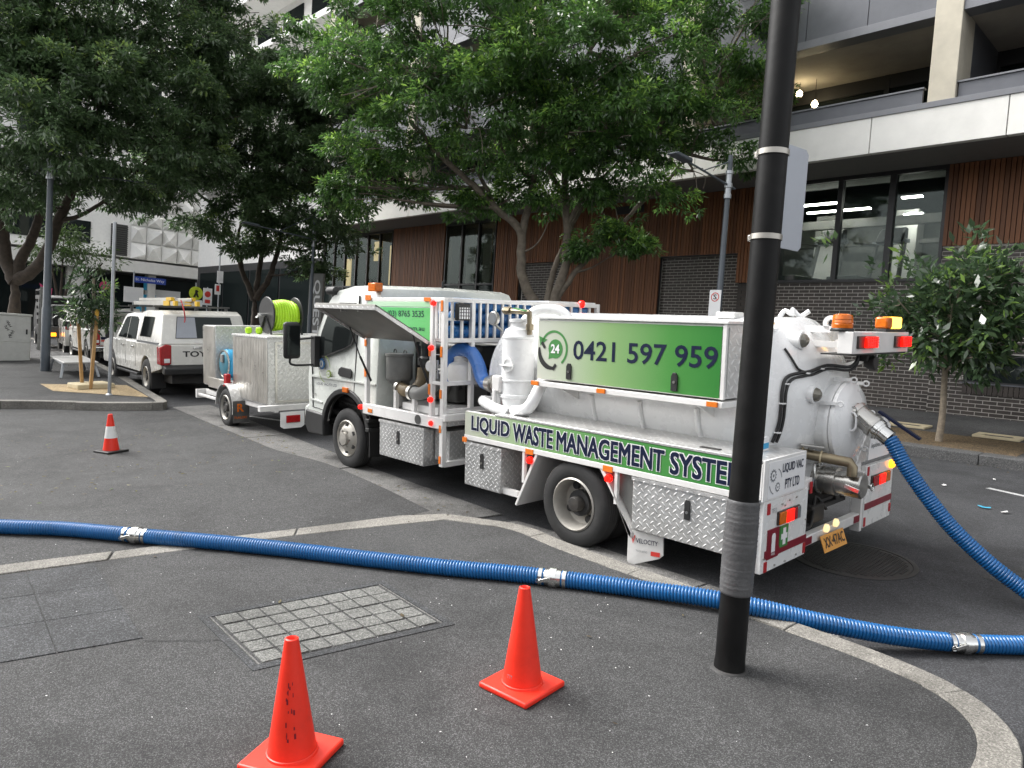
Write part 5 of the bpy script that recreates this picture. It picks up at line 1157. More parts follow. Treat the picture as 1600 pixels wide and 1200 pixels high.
    if canopy:
        cp = P_('canopy', ute_body([(-.74,1.11),(-.62,1.76),(-.3,1.80),(.75,1.80),(.95,1.72),(1.14,1.12)], .02, 1.80, .12, 1.1, 1.8), paint, .05)
        def cs(poly, d): return MB().add([(x, .91+(.02-.91)*(1-.12*max(0,(z-1.1)/.7))-d, z) for x, z in poly], [tuple(range(len(poly)))])
        P_('side_window', cs([(-.55,1.23),(-.40,1.66),(.42,1.66),(.30,1.23)], .008), 'carglass', 0, cp, 0)
        P_('side_trim', MB().box(-.70,.98,-.004,.03,1.095,1.14), 'greyprint', 0, cp)
        rw = [(1.105,.30,1.24),(1.105,1.52,1.24),(.965,1.45,1.68),(.965,.37,1.68)]
        P_('rear_window', MB().add([(x+.012,y,z) for x,y,z in rw], [(0,1,2,3)]), 'carglass', 0, cp, 0)
        P_('window_film', MB().add([(1.121,.31,1.25),(1.121,.72,1.25),(.985,.72,1.67),(.985,.38,1.67)], [(0,1,2,3)]), 'signback', 0, cp, 0)
    return t
U = ute(G((-15.33,4.64,-.145), -.055, .93), 'white dual-cab ute with a canopy and ladders on its roof in front of the trailer', 'TOYOTA', 'utewhite')
for x in (-1.9,-.9,.2): obj('roof_rack_bar', MB().box(x,x+.06,.12,1.70,1.86,1.90).box(x,x+.05,.16,.22,1.75,1.86).box(x,x+.05,1.60,1.66,1.75,1.86), M['dgrey'], U, bevel=.008)
UM = G((-15.33,4.64,-.145), -.055, .93)
ld = thing('extension_ladder', 'aluminium extension ladder with yellow ends strapped on the roof of the white ute', 'ladder', UM @ Matrix.Translation((0,.55,1.90)))
for y in (-.30,.12): obj('stile', MB().box(-1.95,1.35,y,y+.03,.005,.09), M['ladder'], ld, bevel=.005)
for y in (-.24,.06): obj('stile', MB().box(-1.7,1.1,y,y+.03,.095,.165), M['ladder'], ld, bevel=.005)
for k in range(11): obj('rung', MB().box(-1.85+k*.29,-1.82+k*.29,-.27,.12,.03,.06), M['ladder'], ld)
for x0, x1, z0, z1 in ((.55,.95,.0,.10),(1.22,1.38,.0,.10),(.75,1.12,.10,.17)): obj('yellow_cap', MB().box(x0,x1,-.32,-.26,z0,z1), M['yellow'], ld, bevel=.006); obj('yellow_cap', MB().box(x0,x1,.10,.16,z0,z1), M['yellow'], ld, bevel=.006)
obj('red_strap', MB().tube(smooth_path([(1.0,-.1,.12),(1.1,-.1,.02),(1.2,-.1,-.1),(1.19,-.08,-.25),(1.22,-.1,-.33)], .03), .012, 6), M['redhose'], ld, smooth=60)
wb = thing('pipe_carrier', 'pale metal box lying beside the ladder on the white ute roof', 'box', UM @ Matrix.Translation((-1.1,1.15,1.90)))
obj('carrier_body', MB().box(-.65,.75,-.15,.15,0,.14), M['ladder'], wb, bevel=.01); obj('end_cap', MB().box(.75,.78,-.14,.14,.01,.13), M['galv'], wb)
obj('end_cap', MB().box(-.68,-.65,-.14,.14,.01,.13), M['galv'], wb)
U2 = ute(G((-23.2,5.45,-.15), -.09, .95), 'white ute with a red and blue tailgate stripe half hidden behind the sapling', 'X', 'utewhite', band=True, canopy=False)
obj('roof_rack', MB().box(-2.2,-.8,.2,1.6,1.80,1.83).box(-.6,1.0,.1,1.7,1.62,1.66).box(-.6,-.55,.1,.16,1.1,1.62).box(.9,.95,.1,.16,1.1,1.62), M['dgrey'], U2)
# a dark tray truck, further up the kerb
dt = thing('tray_truck', 'dark tray truck with load racks parked beyond the bench', 'truck', G((-30.2,5.7,-.15), -.12))
D_ = lambda name, mb, mat, bevel=0: obj(name, mb, M[mat], dt, bevel)
D_('tray', MB().box(-2.2,1.2,0,1.9,.75,.95), 'chassis', .02); D_('cab', ute_body([(-4.4,.55),(-4.4,1.2),(-3.9,1.95),(-3.6,2.05),(-2.5,2.05),(-2.35,1.95),(-2.35,.55)], .05, 1.85, .1, 1.2, 2.0), 'black', .05)
for y in (.02,1.85):
    for x in (-2.1,-.5,1.12): D_('rack_post', MB().box(x,x+.05,y,y+.05,.95,2.2), 'chassis')
    D_('rack_rail', MB().box(-2.2,1.2,y,y+.05,2.2,2.26), 'chassis')
for z in (1.15,1.4,1.65,1.9): D_('side_slat', MB().box(-2.15,1.15,0,.03,z,z+.14), 'dgrey')
D_('load', MB().box(-2.0,.9,.3,1.6,.95,1.7), 'black', .05); D_('tail_board', MB().box(1.2,1.24,.05,1.85,.55,.95), 'dgrey', .01)
D_('tail_lamp', MB().box(1.24,1.27,.08,.35,.62,.74), 'amber_soft', .01); D_('tail_lamp', MB().box(1.24,1.27,1.5,1.8,.62,.74), 'redlens', .01); D_('number_plate', MB().box(1.24,1.25,.75,1.15,.45,.57), 'whiteprint')
for x in (-.3,-3.5):
    for y, fc_ in ((.12,-1),(1.75,1)): wheel(x, y, .40, R=.40, w=.24, rr=.24, face=fc_, parent=dt)
dl = thing('step_ladder', 'grey ladder leaning against the side rack of the dark tray truck', 'ladder', G((-29.3,5.45,-.15), -.12))
for dx in (0,.42): obj('stile', MB().bar((dx,-.05,0),(dx-.35,.16,2.3), .03, .08), M['grey'], dl)
for k in range(8): obj('rung', MB().bar((-.04-.035*k*1.2,-.02+.022*k,.25+.25*k),(.38-.035*k*1.2,-.02+.022*k,.25+.25*k), .05, .03), M['grey'], dl)
# panel van behind them (striped flank)
pv = thing('striped_van', 'pale van with black stripes on its flank between the dark truck and the sapling', 'van', G((-27.6,5.05+.75,-.15), -.14, .9))
obj('body', ute_body([(1.2,.45),(1.25,1.0),(1.1,1.35),(-1.2,1.4),(-2.2,1.35),(-3.0,1.0),(-3.1,.45)]+arch(-2.3,.4,.45)[::-1]+arch(.1,.4,.45)[::-1], 0, 1.7), M['utewhite'], pv, bevel=.04)
obj('cab_roof', ute_body([(-1.8,1.3),(-1.2,1.75),(.6,1.75),(1.0,1.35)], .05, 1.65, .15, 1.3, 1.75), M['utewhite'], pv, bevel=.05)
for x in (-.9,-.5,.55): obj('stripe', MB().prism([(x,.5),(x+.16,.5),(x+.28,1.3),(x+.12,1.3)], 'y', -.006, .01), M['blackprint'], pv)
obj('tail_lamp', MB().box(1.15,1.24,.02,.2,.9,1.25), M['redlens'], pv, bevel=.02); obj('window', MB().prism([(-1.4,1.36),(-1.1,1.65),(.5,1.65),(.75,1.36)], 'y', .06, .10), M['carglass'], pv)
for x in (.1,-2.3): wheel(x, .12, .36, R=.36, w=.22, rr=.22, parent=pv)

# ================================================================ plumber's trailer
TR0 = Vector((-10.58, 4.30, -.145))
tr = thing('box_trailer', 'small aluminium checker-plate trailer with two tool chests between ute and truck', 'trailer', G(TR0, -.03))
Tp = lambda name, mb, mat, bevel=0, parent=None, label=None: obj(name, mb, M[mat], parent or tr, bevel, label=label)
ch = Tp('rear_chest', MB().box(.0,1.22,.12,1.45,.44,1.355), 'plateB', .006)
for k in range(60): pass
rib = MB()
for k in range(22): rib.box(.015+k*.055,.050+k*.055,.108,.121,.46,1.34)
obj('ribbed_side', rib, M['sheet'], ch, kind='stuff', smooth=0)
Tp('chest_lid', MB().box(-.01,1.235,.10,1.47,1.355,1.385), 'plateB', .004, ch); Tp('door_frame', MB().box(1.222,1.232,.22,1.40,.47,.50).box(1.222,1.232,.22,.25,.50,1.28).box(1.222,1.232,.22,1.40,1.28,1.31), 'sheet', 0, ch)
fc2 = Tp('front_chest', MB().box(-1.24,-.72,.12,1.45,.52,1.475), 'plateB', .006)
rib = MB()
for k in range(9): rib.box(-1.235+k*.057,-1.20+k*.057,.108,.121,.54,1.46)
obj('ribbed_side', rib, M['sheet'], fc2, kind='stuff', smooth=0)
Tp('front_base', MB().box(-1.0,-.02,.10,.9,.50,.66), 'sheet', .006)
Tp('frame', MB().box(-1.35,1.38,.14,.20,.36,.43).box(-1.35,1.38,1.35,1.41,.36,.43).box(1.30,1.38,-.06,1.60,.38,.455).box(-1.3,-1.24,.0,.2,.30,.44).box(-1.3,-.3,.02,.06,.34,.38), 'alu', .006)
Tp('drawbar', MB().bar((-1.3,.78,.42),(-2.25,.78,.44), .08), 'alu', .005)
wheel(0.0,.08,.285, R=.285, w=.18, rr=.185, dish=.02, parent=tr, holes=8); wheel(0,1.48,.285, R=.285, w=.18, rr=.185, face=1, parent=tr, holes=8)
ga_ = np.linspace(math.pi*1.0, -.25, 14)
gp_ = [(.345*math.cos(a), .30+.345*math.sin(a)) for a in ga_]; gi_ = [(.33*math.cos(a), .30+.33*math.sin(a)) for a in ga_[::-1]]
Tp('mudguard', MB().prism(gp_+gi_, 'y', -.03, .20), 'plateB'); Tp('mudguard', MB().prism(gp_+gi_, 'y', 1.37, 1.6), 'plateB')
Tp('reflector', MB().box(-.0,.05,-.034,-.03,.60,.63), 'redlens')
mf2 = Tp('mudflap', MB().box(.37,.38,-.04,.20,.10,.42), 'dgrey', .003)
text('emblem', 'R', .10, .12, (.382,.02,.26), (0,1,0), (0,0,1), M['orangelens'], mf2, .03); text('lettering', 'TRAILERS', .19, .035, (.382,-.03,.16), (0,1,0), (0,0,1), M['orangelens'], mf2, .01)
lp_ = Tp('lamp_board', MB().prism([(.22,.16),(.27,.13),(.52,.13),(.57,.16),(.57,.36),(.22,.36)], 'x', 1.38, 1.39), 'whiteprint', .002)
obj('tail_lamp', MB().box(1.39,1.41,.30,.50,.21,.31), M['redlens'], lp_, bevel=.005); Tp('side_lamp', MB().box(-.14,-.02,.02,.09,.60,.78), 'redlens', .015)
Tp('rear_step', MB().box(1.38,1.75,.95,1.0,.36,.44).box(1.72,1.77,.95,1.3,.10,.40), 'alu', .01)
bl = thing('blower', 'round blue fan unit with a teal face standing between the two chests of the trailer', 'fan', G(TR0+Vector((-.50,.17,.66)), -.03))
obj('drum', MB().lathe([(.20,.02),(.225,.04),(.225,.42),(.20,.44)], 'y', (0,0,.235), 32), M['blower'], bl); obj('face', MB().lathe([(.20,.018),(.17,.0),(.001,-.005)], 'y', (0,0,.235), 32), M['blowerD'], bl)
obj('rim', MB().lathe([(.20,.0),(.218,.0),(.218,.02),(.20,.02)], 'y', (0,0,.235), 32, cap=False), M['steel'], bl); obj('control_box', MB().box(-.06,.05,-.03,.0,.26,.38), M['grey'], bl, bevel=.006); obj('foot', MB().box(-.2,.2,.05,.4,0,.03), M['blowerD'], bl)
hr_ = thing('hose_reel', 'black hose reel wound with lime green hose on top of the trailer chest', 'hose reel', G((-10.25,4.80,1.245), -.02))
for y in (-.02,.42): obj('flange', MB().lathe([(.001,y),(.265,y),(.275,y+.012),(.265,y+.024),(.001,y+.024)], 'y', (0,0,.275), 36), M['black'], hr_)
hp = []
for k in range(9*26): 
    a = 2*math.pi*k/26; hp.append(((.205+.012*math.sin(k*.7))*math.cos(a), .04+.36*k/(9*26), .275+(.205+.012*math.sin(k*.7))*math.sin(a)))
obj('hose_winding', MB().tube(hp, .024, 8), M['lime'], hr_, smooth=60)
obj('drum', MB().lathe([(.19,.02),(.19,.42)], 'y', (0,0,.275), 30), M['lime'], hr_); obj('axle', MB().tube([(0,-.14,.275),(0,-.02,.275)], .03, 12).tube([(0,-.12,.275),(-.10,-.13,.24)], .012, 8), M['chrome'], hr_)
obj('stand', MB().tube([(-.2,-.03,.0),(0,-.03,.275),(.2,-.03,.0)], .016, 8).tube([(-.2,.45,.0),(0,.45,.275),(.2,.45,.0)], .016, 8), M['black'], hr_)
for i, x in enumerate((-.06,.05)):
    tag(obj('lime_cap', MB().lathe([(.02,0),(.045,.015),(.05,.05),(.045,.085),(.02,.10)], 'z', n=18), M['lime'], mtx=G((-10.30+x*1.0,4.62+x*1.0,1.241))), ('lime green cap nearer the trailer front on the chest lid','lime green cap nearer the black hose reel on the chest lid')[i], 'cap', 'lime green caps on the trailer')
bb = thing('amber_beacon', 'small amber beacon standing at the far edge of the trailer front chest', 'beacon', G((-11.6,5.55,1.33), 0))
obj('lens', MB().lathe([(.05,.03),(.055,.05),(.05,.14),(.02,.16)], n=16), M['orangelens'], bb); obj('base', MB().lathe([(.06,0),(.06,.03)], n=16), M['black'], bb)

# ================================================================ street furniture on the left
def lamp_post(mtx, label, h, arm_y, arm_z, stay_z, head=True, r=.10):
    t = thing('street_lamp', label, 'street lamp', mtx, 'grey street lamps with a long arm over the road')
    obj('post', MB().lathe([(r,0),(r,1.5),(r*.86,1.52),(r*.62,h-.75),(r*.6,h)], n=24), M['lamp'], t)
    obj('collar', MB().lathe([(r*.9,arm_z-.22),(r*.9,arm_z-.15),(r*.72,arm_z-.14),(r*.72,arm_z-.05),(r*.95,arm_z-.04),(r*.95,arm_z+.03),(r*.72,arm_z+.04),(r*.72,arm_z+.18),(r*.9,arm_z+.19),(r*.9,arm_z+.24)], n=24, cap=False), M['galv'], t)
    s = 1 if arm_y > 0 else -1
    obj('arm', MB().tube([(0,-.2*s,arm_z-.02),(0,arm_y,arm_z+.12)], [.022,.016], 8), M['lamp'], t)
    obj('stay', MB().tube([(0,0,stay_z),(0,arm_y*.62,arm_z+.09)], .010, 6), M['lamp'], t)
    hd = obj('lamp_head', MB().prism([(arm_y,arm_z+.10),(arm_y+.45*s,arm_z+.13),(arm_y+.48*s,arm_z+.15),(arm_y+.4*s,arm_z+.185),(arm_y,arm_z+.165)], 'x', -.085, .085), M['lamp'], t, bevel=.02)
    return t
lamp_post(UP((-19.98,3.82,0)), 'thick grey street lamp standing at the end of the bench', 5.25, 2.4, 4.72, 5.15)
LR = lamp_post(UP((-6.5,11.0,-.02)), 'slim grey street lamp on the far kerb in front of the timber wall', 4.42, -1.25, 3.92, 4.32, r=.068)
sg_ = obj('parking_sign', MB().box(-.14,.08,-.085,-.08,1.62,2.15), M['whiteprint'], LR, bevel=.004)
obj('sign_ring', ring_poly_mb(-.03,2.03,.062,.078,-.085,0,6.283,28), M['signred'], sg_, smooth=0, fix=False); text('lettering', 'S', .06, .085, (-.06,-.0865,1.99), (1,0,0), (0,0,1), M['blackprint'], sg_, .02)
obj('sign_slash', MB().add([(-.085,-.0872,2.08),(-.075,-.0872,2.088),(.025,-.0872,1.98),(.015,-.0872,1.972)], [(0,1,2,3)]), M['signred'], sg_, smooth=0, fix=False); obj('arrow_mark', MB().add([(-.11,-.0865,1.66),(.05,-.0865,1.66),(.05,-.0865,1.68),(-.11,-.0865,1.68)], [(0,1,2,3)]), M['signred'], sg_, smooth=0, fix=False)
st = obj('number_sticker', MB().lathe([(.0705,1.28),(.0705,1.58)], n=24, cap=False), M['whiteprint'], LR); obj('blue_label', MB().lathe([(.0712,1.38),(.0712,1.48)], n=24, cap=False), M['signblue'], LR); obj('sign_bracket', MB().box(-.10,-.07,-.08,-.06,1.42,1.62), M['galv'], LR)
lamp_post(UP((-19.75,10.5,-.02)), 'dark street lamp in front of the vertical white letter board, beyond the fig trunk', 4.5, -1.7, 3.72, 4.42, r=.065)
t = thing('sign_post', 'plain thin galvanised post rising from the corner footpath beside the white ute', 'sign post', UP((-14.26,3.70,0)))
obj('post', MB().lathe([(.030,0),(.030,3.05)], n=16), M['galv'], t); obj('cap', MB().lathe([(.033,3.05),(.033,3.07),(.01,3.08)], n=16), M['galv'], t); obj('foot', MB().lathe([(.06,0),(.05,.015),(.03,.03)], n=16), M['galv'], t)
t = thing('electrical_cabinet', 'cream metal cabinet with black graffiti on its door in front of the fig trunk', 'cabinet', UP((-24.3,3.05,0), .0))
cb = obj('housing', MB().box(-.45,.40,-.30,1.17,0,1.28), M['cabinet'], t, bevel=.01); obj('lid', MB().box(-.48,.43,-.33,1.2,1.28,1.34), M['cabinet'], t, bevel=.012)
dr = obj('door', MB().box(.40,.415,.42,1.15,.56,1.25), M['cabinet'], t, bevel=.004); obj('lower_panel', MB().box(.40,.412,.42,1.15,.04,.54), M['cabinet'], t, bevel=.004); obj('handle', MB().box(.415,.43,1.05,1.09,.78,.92), M['black'], dr, bevel=.004)
obj('door', MB().box(.40,.415,-.28,.40,.04,1.25), M['cabinet'], t, bevel=.004)
gr = MB()
random.seed(3)
for k in range(9):
    y, z = .60+random.uniform(-.05,.1), 1.12-k*.05
    gr.tube(smooth_path([(.417,y,z),(.417,y+.06,z+random.uniform(-.05,.05)),(.417,y+.02,z-.05),(.417,y+.09,z-.03)], .02), .006, 4)
obj('graffiti', gr, M['blackprint'], dr, smooth=0)
t = thing('bench', 'low flat pale bench on splayed legs behind the sapling', 'bench', G((-18.75,4.15,0), -.10))
obj('seat', MB().prism([(-1.35,-.33),(.95,-.30),(.95,.36),(-1.35,.36)], 'z', .31, .35), M['bench'], t, bevel=.01); obj('seat_frame', MB().box(-1.3,.9,-.27,-.22,.26,.31).box(-1.3,.9,.25,.30,.26,.31), M['galv'], t)
for x in (-1.1,.75):
    for y in (-.28,.30): obj('leg', MB().bar((x,y,.31),(x+.10*(1 if x > 0 else -1),y*1.25,0), .05), M['galv'], t, bevel=.005)
for i, (x, y, z) in enumerate(((-15.75,3.62,0),(-15.35,3.66,0))):
    tag(obj('timber_stake', MB().bar((0,0,-.05),(.02*(i*2-1),.10*(i*2-1)-.03*i,1.30+.22*i), .055), M['stake'], bevel=.004, mtx=UP((x,y,z))), ('plain timber stake without paint beside the young staked tree','timber stake with a yellow painted tip beside the young tree')[i], 'stake', 'stakes of the young tree')
bpy.data.objects['timber_stake'].name = 'timber_stake'
yt = obj('yellow_tip', MB().bar((0,0,1.42),(.003,.012,1.545), .058), M['stakeY'], bpy.data.objects['timber_stake.001']); yt.matrix_basis = Matrix.Translation((.017,.058,-.02))
# signs and hoardings near the far corner
def small_sign(p, label, h, build, cat='sign'):
    t = thing('street_sign', label, cat, UP(p)); obj('post', MB().lathe([(.03,0),(.03,h)], n=10), M['galv'], t); build(t); return t
def b1(t):
    q = obj('blade', MB().box(-.02,.02,.0,1.5,2.75,3.05), M['signblue'], t); text('lettering', 'St. Nicholas Way', 1.35, .17, (.022,.07,2.81), (0,1,0), (0,0,1), M['whiteprint'], q, .01)
    obj('white_board', MB().box(.03,.05,-.45,.45,1.75,2.5), M['whiteprint'], t)
small_sign((-39,11.2,0), 'blue street name blade above a white board on a thin post', 3.3, b1)
def b2(t):
    q = obj('board', MB().box(.03,.05,-.22,.22,1.7,2.55), M['whiteprint'], t); obj('red_disc', MB().lathe([(.001,.056),(.15,.055),(.15,.05)], 'x', (0,0,2.25), 20), M['signred'], q); obj('print', MB().box(.05,.054,-.13,.13,1.8,1.98), M['signred'], q)
small_sign((-37,14.05,0), 'white parking sign with a red disc in front of the dark shop window', 2.6, b2)
def b3(t):
    obj('disc', MB().lathe([(.001,.06),(.36,.055),(.36,.03),(.001,.03)], 'x', (0,0,2.33), 28), M['signyellow'], t); obj('walker', MB().prism([(-.16,2.12),(-.04,2.12),(.0,2.25),(.05,2.12),(.16,2.12),(.06,2.38),(.14,2.42),(.04,2.52),(-.06,2.50),(-.05,2.36)], 'x', .06, .064), M['blackprint'], t)
small_sign((-40,14.58,0), 'round yellow pedestrian sign on a post in the far shade', 2.9, b3)
def b4(t):
    obj('board', MB().box(.04,.06,-.12,.16,2.75,3.3), M['whiteprint'], t); obj('board', MB().box(.04,.06,-.2,.06,2.2,2.68), M['whiteprint'], t); obj('red_print', MB().box(.06,.063,-.14,.0,2.35,2.62), M['signred'], t)
small_sign((-34,13.42,0), 'tall thin dark post carrying a white and a reddish board', 4.6, b4)

# ================================================================ the timber, brick and concrete building across the road (upright)
YF = 15.2
ZB = .80
bld = thing('apartment_building', 'large building of dark brick, timber battens and pale concrete balconies across the road', 'building', Matrix.Translation((-10, YF, ZB)))
BI = bld.matrix_world.inverted()
def B_(name, mb, mat, bevel=0, smooth=0, parent=None, kind=None, label=None):
    o = obj(name, mb, M[mat] if isinstance(mat, str) else mat, None, bevel, smooth, label, kind=kind); o.parent = parent or bld
    if parent is None: o.matrix_parent_inverse = Matrix.Translation((10, -YF, -ZB))
    return o
XR_, XL_ = 9.0, -25.4
# backing walls (mortar-coloured behind the brick, dark behind the timber)
brickwall = B_('brick_wall', MB().box(-7.62,XR_,YF,YF+.3,-.6,3.31).box(-4.36,XR_,YF+.001,YF+.3,3.31,3.95).box(-7.62,-7.3,YF+.001,YF+.3,3.0,3.31), 'mortar')
B_('recess_wall', MB().box(-10.72,-8.52,YF+.10,YF+.3,-.6,4.0), 'mortar', parent=brickwall)
B_('recess_wall', MB().box(-15.75,-14.0,YF+.10,YF+.3,-.6,4.0), 'mortar', parent=brickwall)
def bricks(spans, keep_pt, keep_n, yf):
    L, H, J = .225, .072, .014
    cells = []
    for (x0, x1, z0, z1, holes, d) in spans:
        r = 0; z = z1-H
        while z > z0:
            x = x1 + (r % 2)*L*.5
            while x > x0:
                a, b = max(x0, x-L+J), min(x1, x)
                if b-a > .05 and not any(h[0] < (a+b)/2 < h[1] and h[2] < z+.03 < h[3] for h in holes): cells.append((a, b, z, z+H-J, d))
                x -= L
            z -= H; r += 1
    cells.sort(key=lambda c: (c[0]-keep_pt[0])**2+(c[2]-keep_pt[1])**2*1.5 + (0 if c[1]-c[0] > .2 else 50))
    return cells[:keep_n], cells[keep_n:]
spans = [(-8.52,-4.37,.5,3.30,[],0),(-4.37,1.6,.5,3.93,[(-3.82,-1.2,1.42,1.95)],0),(-10.7,-8.56,1.0,3.98,[],.10),(-15.7,-14.05,2.2,3.98,[],.10)]
keep, rest = bricks(spans, (-5.2,2.5), 300, YF)
brick_me = None
for a, b, z0, z1, d in keep:
    dp = random.uniform(.003,.007)
    if brick_me is None:
        brick_me = mesh_of('brick', MB().box(-.1055,.1055,0,.03,0,.058), 0); brick_me.materials.append(M['brick'])
    o = obj('brick', None, None, brickwall, bevel=0, me=brick_me)
    o.matrix_basis = Matrix.Translation(((a+b)/2, YF+d-dp, z0)) @ Matrix.Diagonal(((b-a)/.211, 1, 1, 1))
mb = MB()
for a, b, z0, z1, d in rest:
    dp = random.uniform(.003,.007); mb.box(a,b,YF+d-dp,YF+d+.02,z0,z1)
B_('brick_field', mb, 'brick', parent=None, kind='stuff')
mb = MB()       # soldier course under the low window and sill
for k in range(36): mb.box(-3.80+k*.081,-3.80+k*.081+.071,YF-.03,YF+.02,1.22,1.42)
B_('soldier_course', mb, 'brick', kind='stuff')
# timber battens
def battens(x0, x1, z0, z1, y=YF, step=.082, holes=()):
    mb = MB(); sh = []
    x = x0
    while x < x1-.02:
        w = step-.014; s_ = random.random(); dy = random.uniform(0,.012)
        segs = [(z0, z1)]
        for h in holes:
            if h[0] < x+w/2 < h[1]: segs = [s for s in ((z0, min(z1,h[2])), (max(z0,h[3]), z1)) if s[1]-s[0] > .05]
        for za, zb in segs: mb.box(x, min(x1,x+w), y-.035-dy, y+.002, za, zb); sh += [s_]*6
        x += step
    o = B_('timber_battens', mb, 'batten', kind='stuff')
    at = o.data.attributes.new('shade', 'FLOAT', 'FACE'); at.data.foreach_set('value', sh); return o
for a, b, z0, z1 in ((-16.9,-15.76,-.6,5.5),(-15.75,-14.0,4.0,5.5),(-13.99,-10.73,-.6,5.5),(-10.72,-8.52,4.0,5.5),(-8.51,-7.62,-.6,5.5),(-22.55,-19.45,-.6,5.5),(-4.36,XR_,3.95,5.5)): B_('wall_backing', MB().box(a,b,YF+.01,YF+.3,z0,z1), 'darkmetal')
battens(-16.85,-7.62,.8,5.47, holes=[(-10.74,-8.52,-1,4.0),(-15.77,-14.0,-1,4.0),(-8.54,-7.6,-1,3.32)])
battens(-22.5,-19.45,.8,5.47); battens(-4.36,2.0,3.95,5.47)
B_('recess_soffit', MB().box(-10.74,-8.52,YF-.03,YF+.3,3.985,4.02), 'darkmetal')
B_('wall_vent', MB().box(-12.2,-11.3,YF-.06,YF-.03,5.16,5.36), 'darkmetal')
# gym window with its room behind
B_('window_frame', MB().box(-7.64,-4.36,YF-.03,YF+.10,5.40,5.50).box(-7.64,-4.36,YF-.06,YF+.10,3.30,3.36).box(-7.64,-7.56,YF-.03,YF+.10,3.36,5.40).box(-6.41,-6.31,YF-.03,YF+.10,3.36,5.40).box(-5.40,-5.28,YF-.03,YF+.10,3.36,5.40).box(-4.42,-4.36,YF-.03,YF+.10,3.36,5.40), 'darkmetal', parent=None)
for a, b in ((-7.56,-6.41),(-6.31,-5.40),(-5.28,-4.42)): B_('window_pane', MB().box(a,b,YF+.03,YF+.042,3.36,5.40), 'gymglass')
B_('gym_room', MB().add([(-7.64,YF+.12,3.3),(-4.3,YF+.12,3.3),(-4.3,YF+5,3.3),(-7.64-6,YF+5,3.3),(-7.64,YF+.12,5.5),(-4.3,YF+.12,5.5),(-4.3,YF+5,5.5),(-13.6,YF+5,5.5)], [(0,1,2,3),(4,7,6,5),(1,5,6,2),(2,6,7,3),(0,3,7,4)]), 'interior')
B_('gym_beam', MB().box(-12,-4.3,YF+2.6,YF+2.8,4.9,5.1).box(-12,-4.3,YF+4.2,YF+4.4,4.7,4.8), 'grey')
for x0, x1, y in ((-8.6,-7.0,1.6),(-8.2,-6.7,2.5),(-5.75,-5.35,1.7),(-6.3,-5.9,3.6)): B_('ceiling_tube', MB().box(x0,x1,YF+y,YF+y+.11,5.30,5.33), 'tube_on')
for x in (-8.6,-6.6): B_('gym_pillar', MB().box(x,x+.5,YF+4.0,YF+4.5,3.3,5.5), 'towerwhite')
def treadmill(x, y, rz, lab):
    t = thing('treadmill', lab, 'treadmill', Matrix.Translation((x,y,3.3)) @ Matrix.Rotation(rz,4,'Z'), 'treadmills in the upper window')
    obj('deck', MB().box(-.35,.35,-.9,.9,.05,.18), M['dgrey'], t, bevel=.02)
    for s in (-.36,.36): obj('upright', MB().bar((s,-.55,.15),(s*.9,-.75,1.15), .07), M['grey'], t); obj('handrail', MB().bar((s*.95,-.75,1.05),(s,.05,1.0), .045), M['dgrey'], t)
    obj('console', MB().prism([(-.9,1.05),(-.62,1.08),(-.66,1.22),(-.80,1.42),(-.90,1.40)], 'x', -.30, .30), M['black'], t, bevel=.03); obj('crossbar', MB().box(-.42,.42,-.78,-.70,1.05,1.13), M['signback'], t)
treadmill(-7.35, YF+.95, 2.9, 'treadmill behind the upper glass pane nearest the black pole')
treadmill(-6.15, YF+1.25, 2.9, 'treadmill behind the middle pane of the upper window')
# low dark window right
B_('low_window', MB().box(-3.76,-1.24,YF-.012,YF-.004,1.46,1.92), 'glass'); B_('low_window_frame', MB().box(-3.80,-1.2,YF-.02,YF-.001,1.92,1.96).box(-3.80,-3.76,YF-.02,YF-.001,1.43,1.92).box(-1.24,-1.2,YF-.02,YF-.001,1.43,1.92).box(-3.76,-1.24,YF-.02,YF-.001,1.43,1.46), 'darkmetal'); B_('low_sill', MB().box(-3.85,-1.1,YF-.05,YF-.022,1.405,1.43), 'zinc')
# glazed bays left of the timber
def bay(x0, x1, z0, z1, nx, zs, warm=()):
    fr = MB(); w = .07
    fr.box(x0,x1,YF-.02,YF+.08,z1-.08,z1); fr.box(x0,x1,YF-.02,YF+.08,z0,z0+.08)
    xs = np.linspace(x0, x1, nx+1)
    for x in xs: fr.box(max(x0,x-w/2),min(x1,x+w/2),YF-.025,YF+.08,z0+.08,z1-.08)
    for z in zs:
        for a, b in zip(xs, xs[1:]): fr.box(a+w/2,b-w/2,YF-.02,YF+.08,z-.03,z+.03)
    f = B_('window_frame', fr, 'darkmetal')
    lv = [z0+.08]+[z for z in zs]+[z1-.08]
    for i, (a, b) in enumerate(zip(xs, xs[1:])):
        for za, zb in zip(lv, lv[1:]): B_('window_pane', MB().box(a+.03,b-.03,YF+.03,YF+.045,za,zb), 'gymglass' if za > 3.2 else 'glass')
    B_('room', MB().add([(x0-.3,YF+.12,z0),(x1,YF+.12,z0),(x1,YF+3,z0),(x0-1.5,YF+3,z0),(x0-.3,YF+.12,z1),(x1,YF+.12,z1),(x1,YF+3,z1),(x0-1.5,YF+3,z1)], [(0,1,2,3),(4,7,6,5),(1,5,6,2),(2,6,7,3),(0,3,7,4)]), 'interiorD')
bay(-19.42,-16.92,1.0,5.45,3,(3.4,)); bay(-27.6,-22.6,1.0,5.45,6,(3.4,))
for x0, x1, y, z0, z1 in ((-18.9,-18.5,.5,3.5,5.3),(-17.6,-17.1,.6,3.5,5.3),(-18.3,-17.9,.7,3.5,5.3)): B_('curtain', MB().box(x0,x1,YF+y,YF+y+.04,z0,z1), 'curtain')
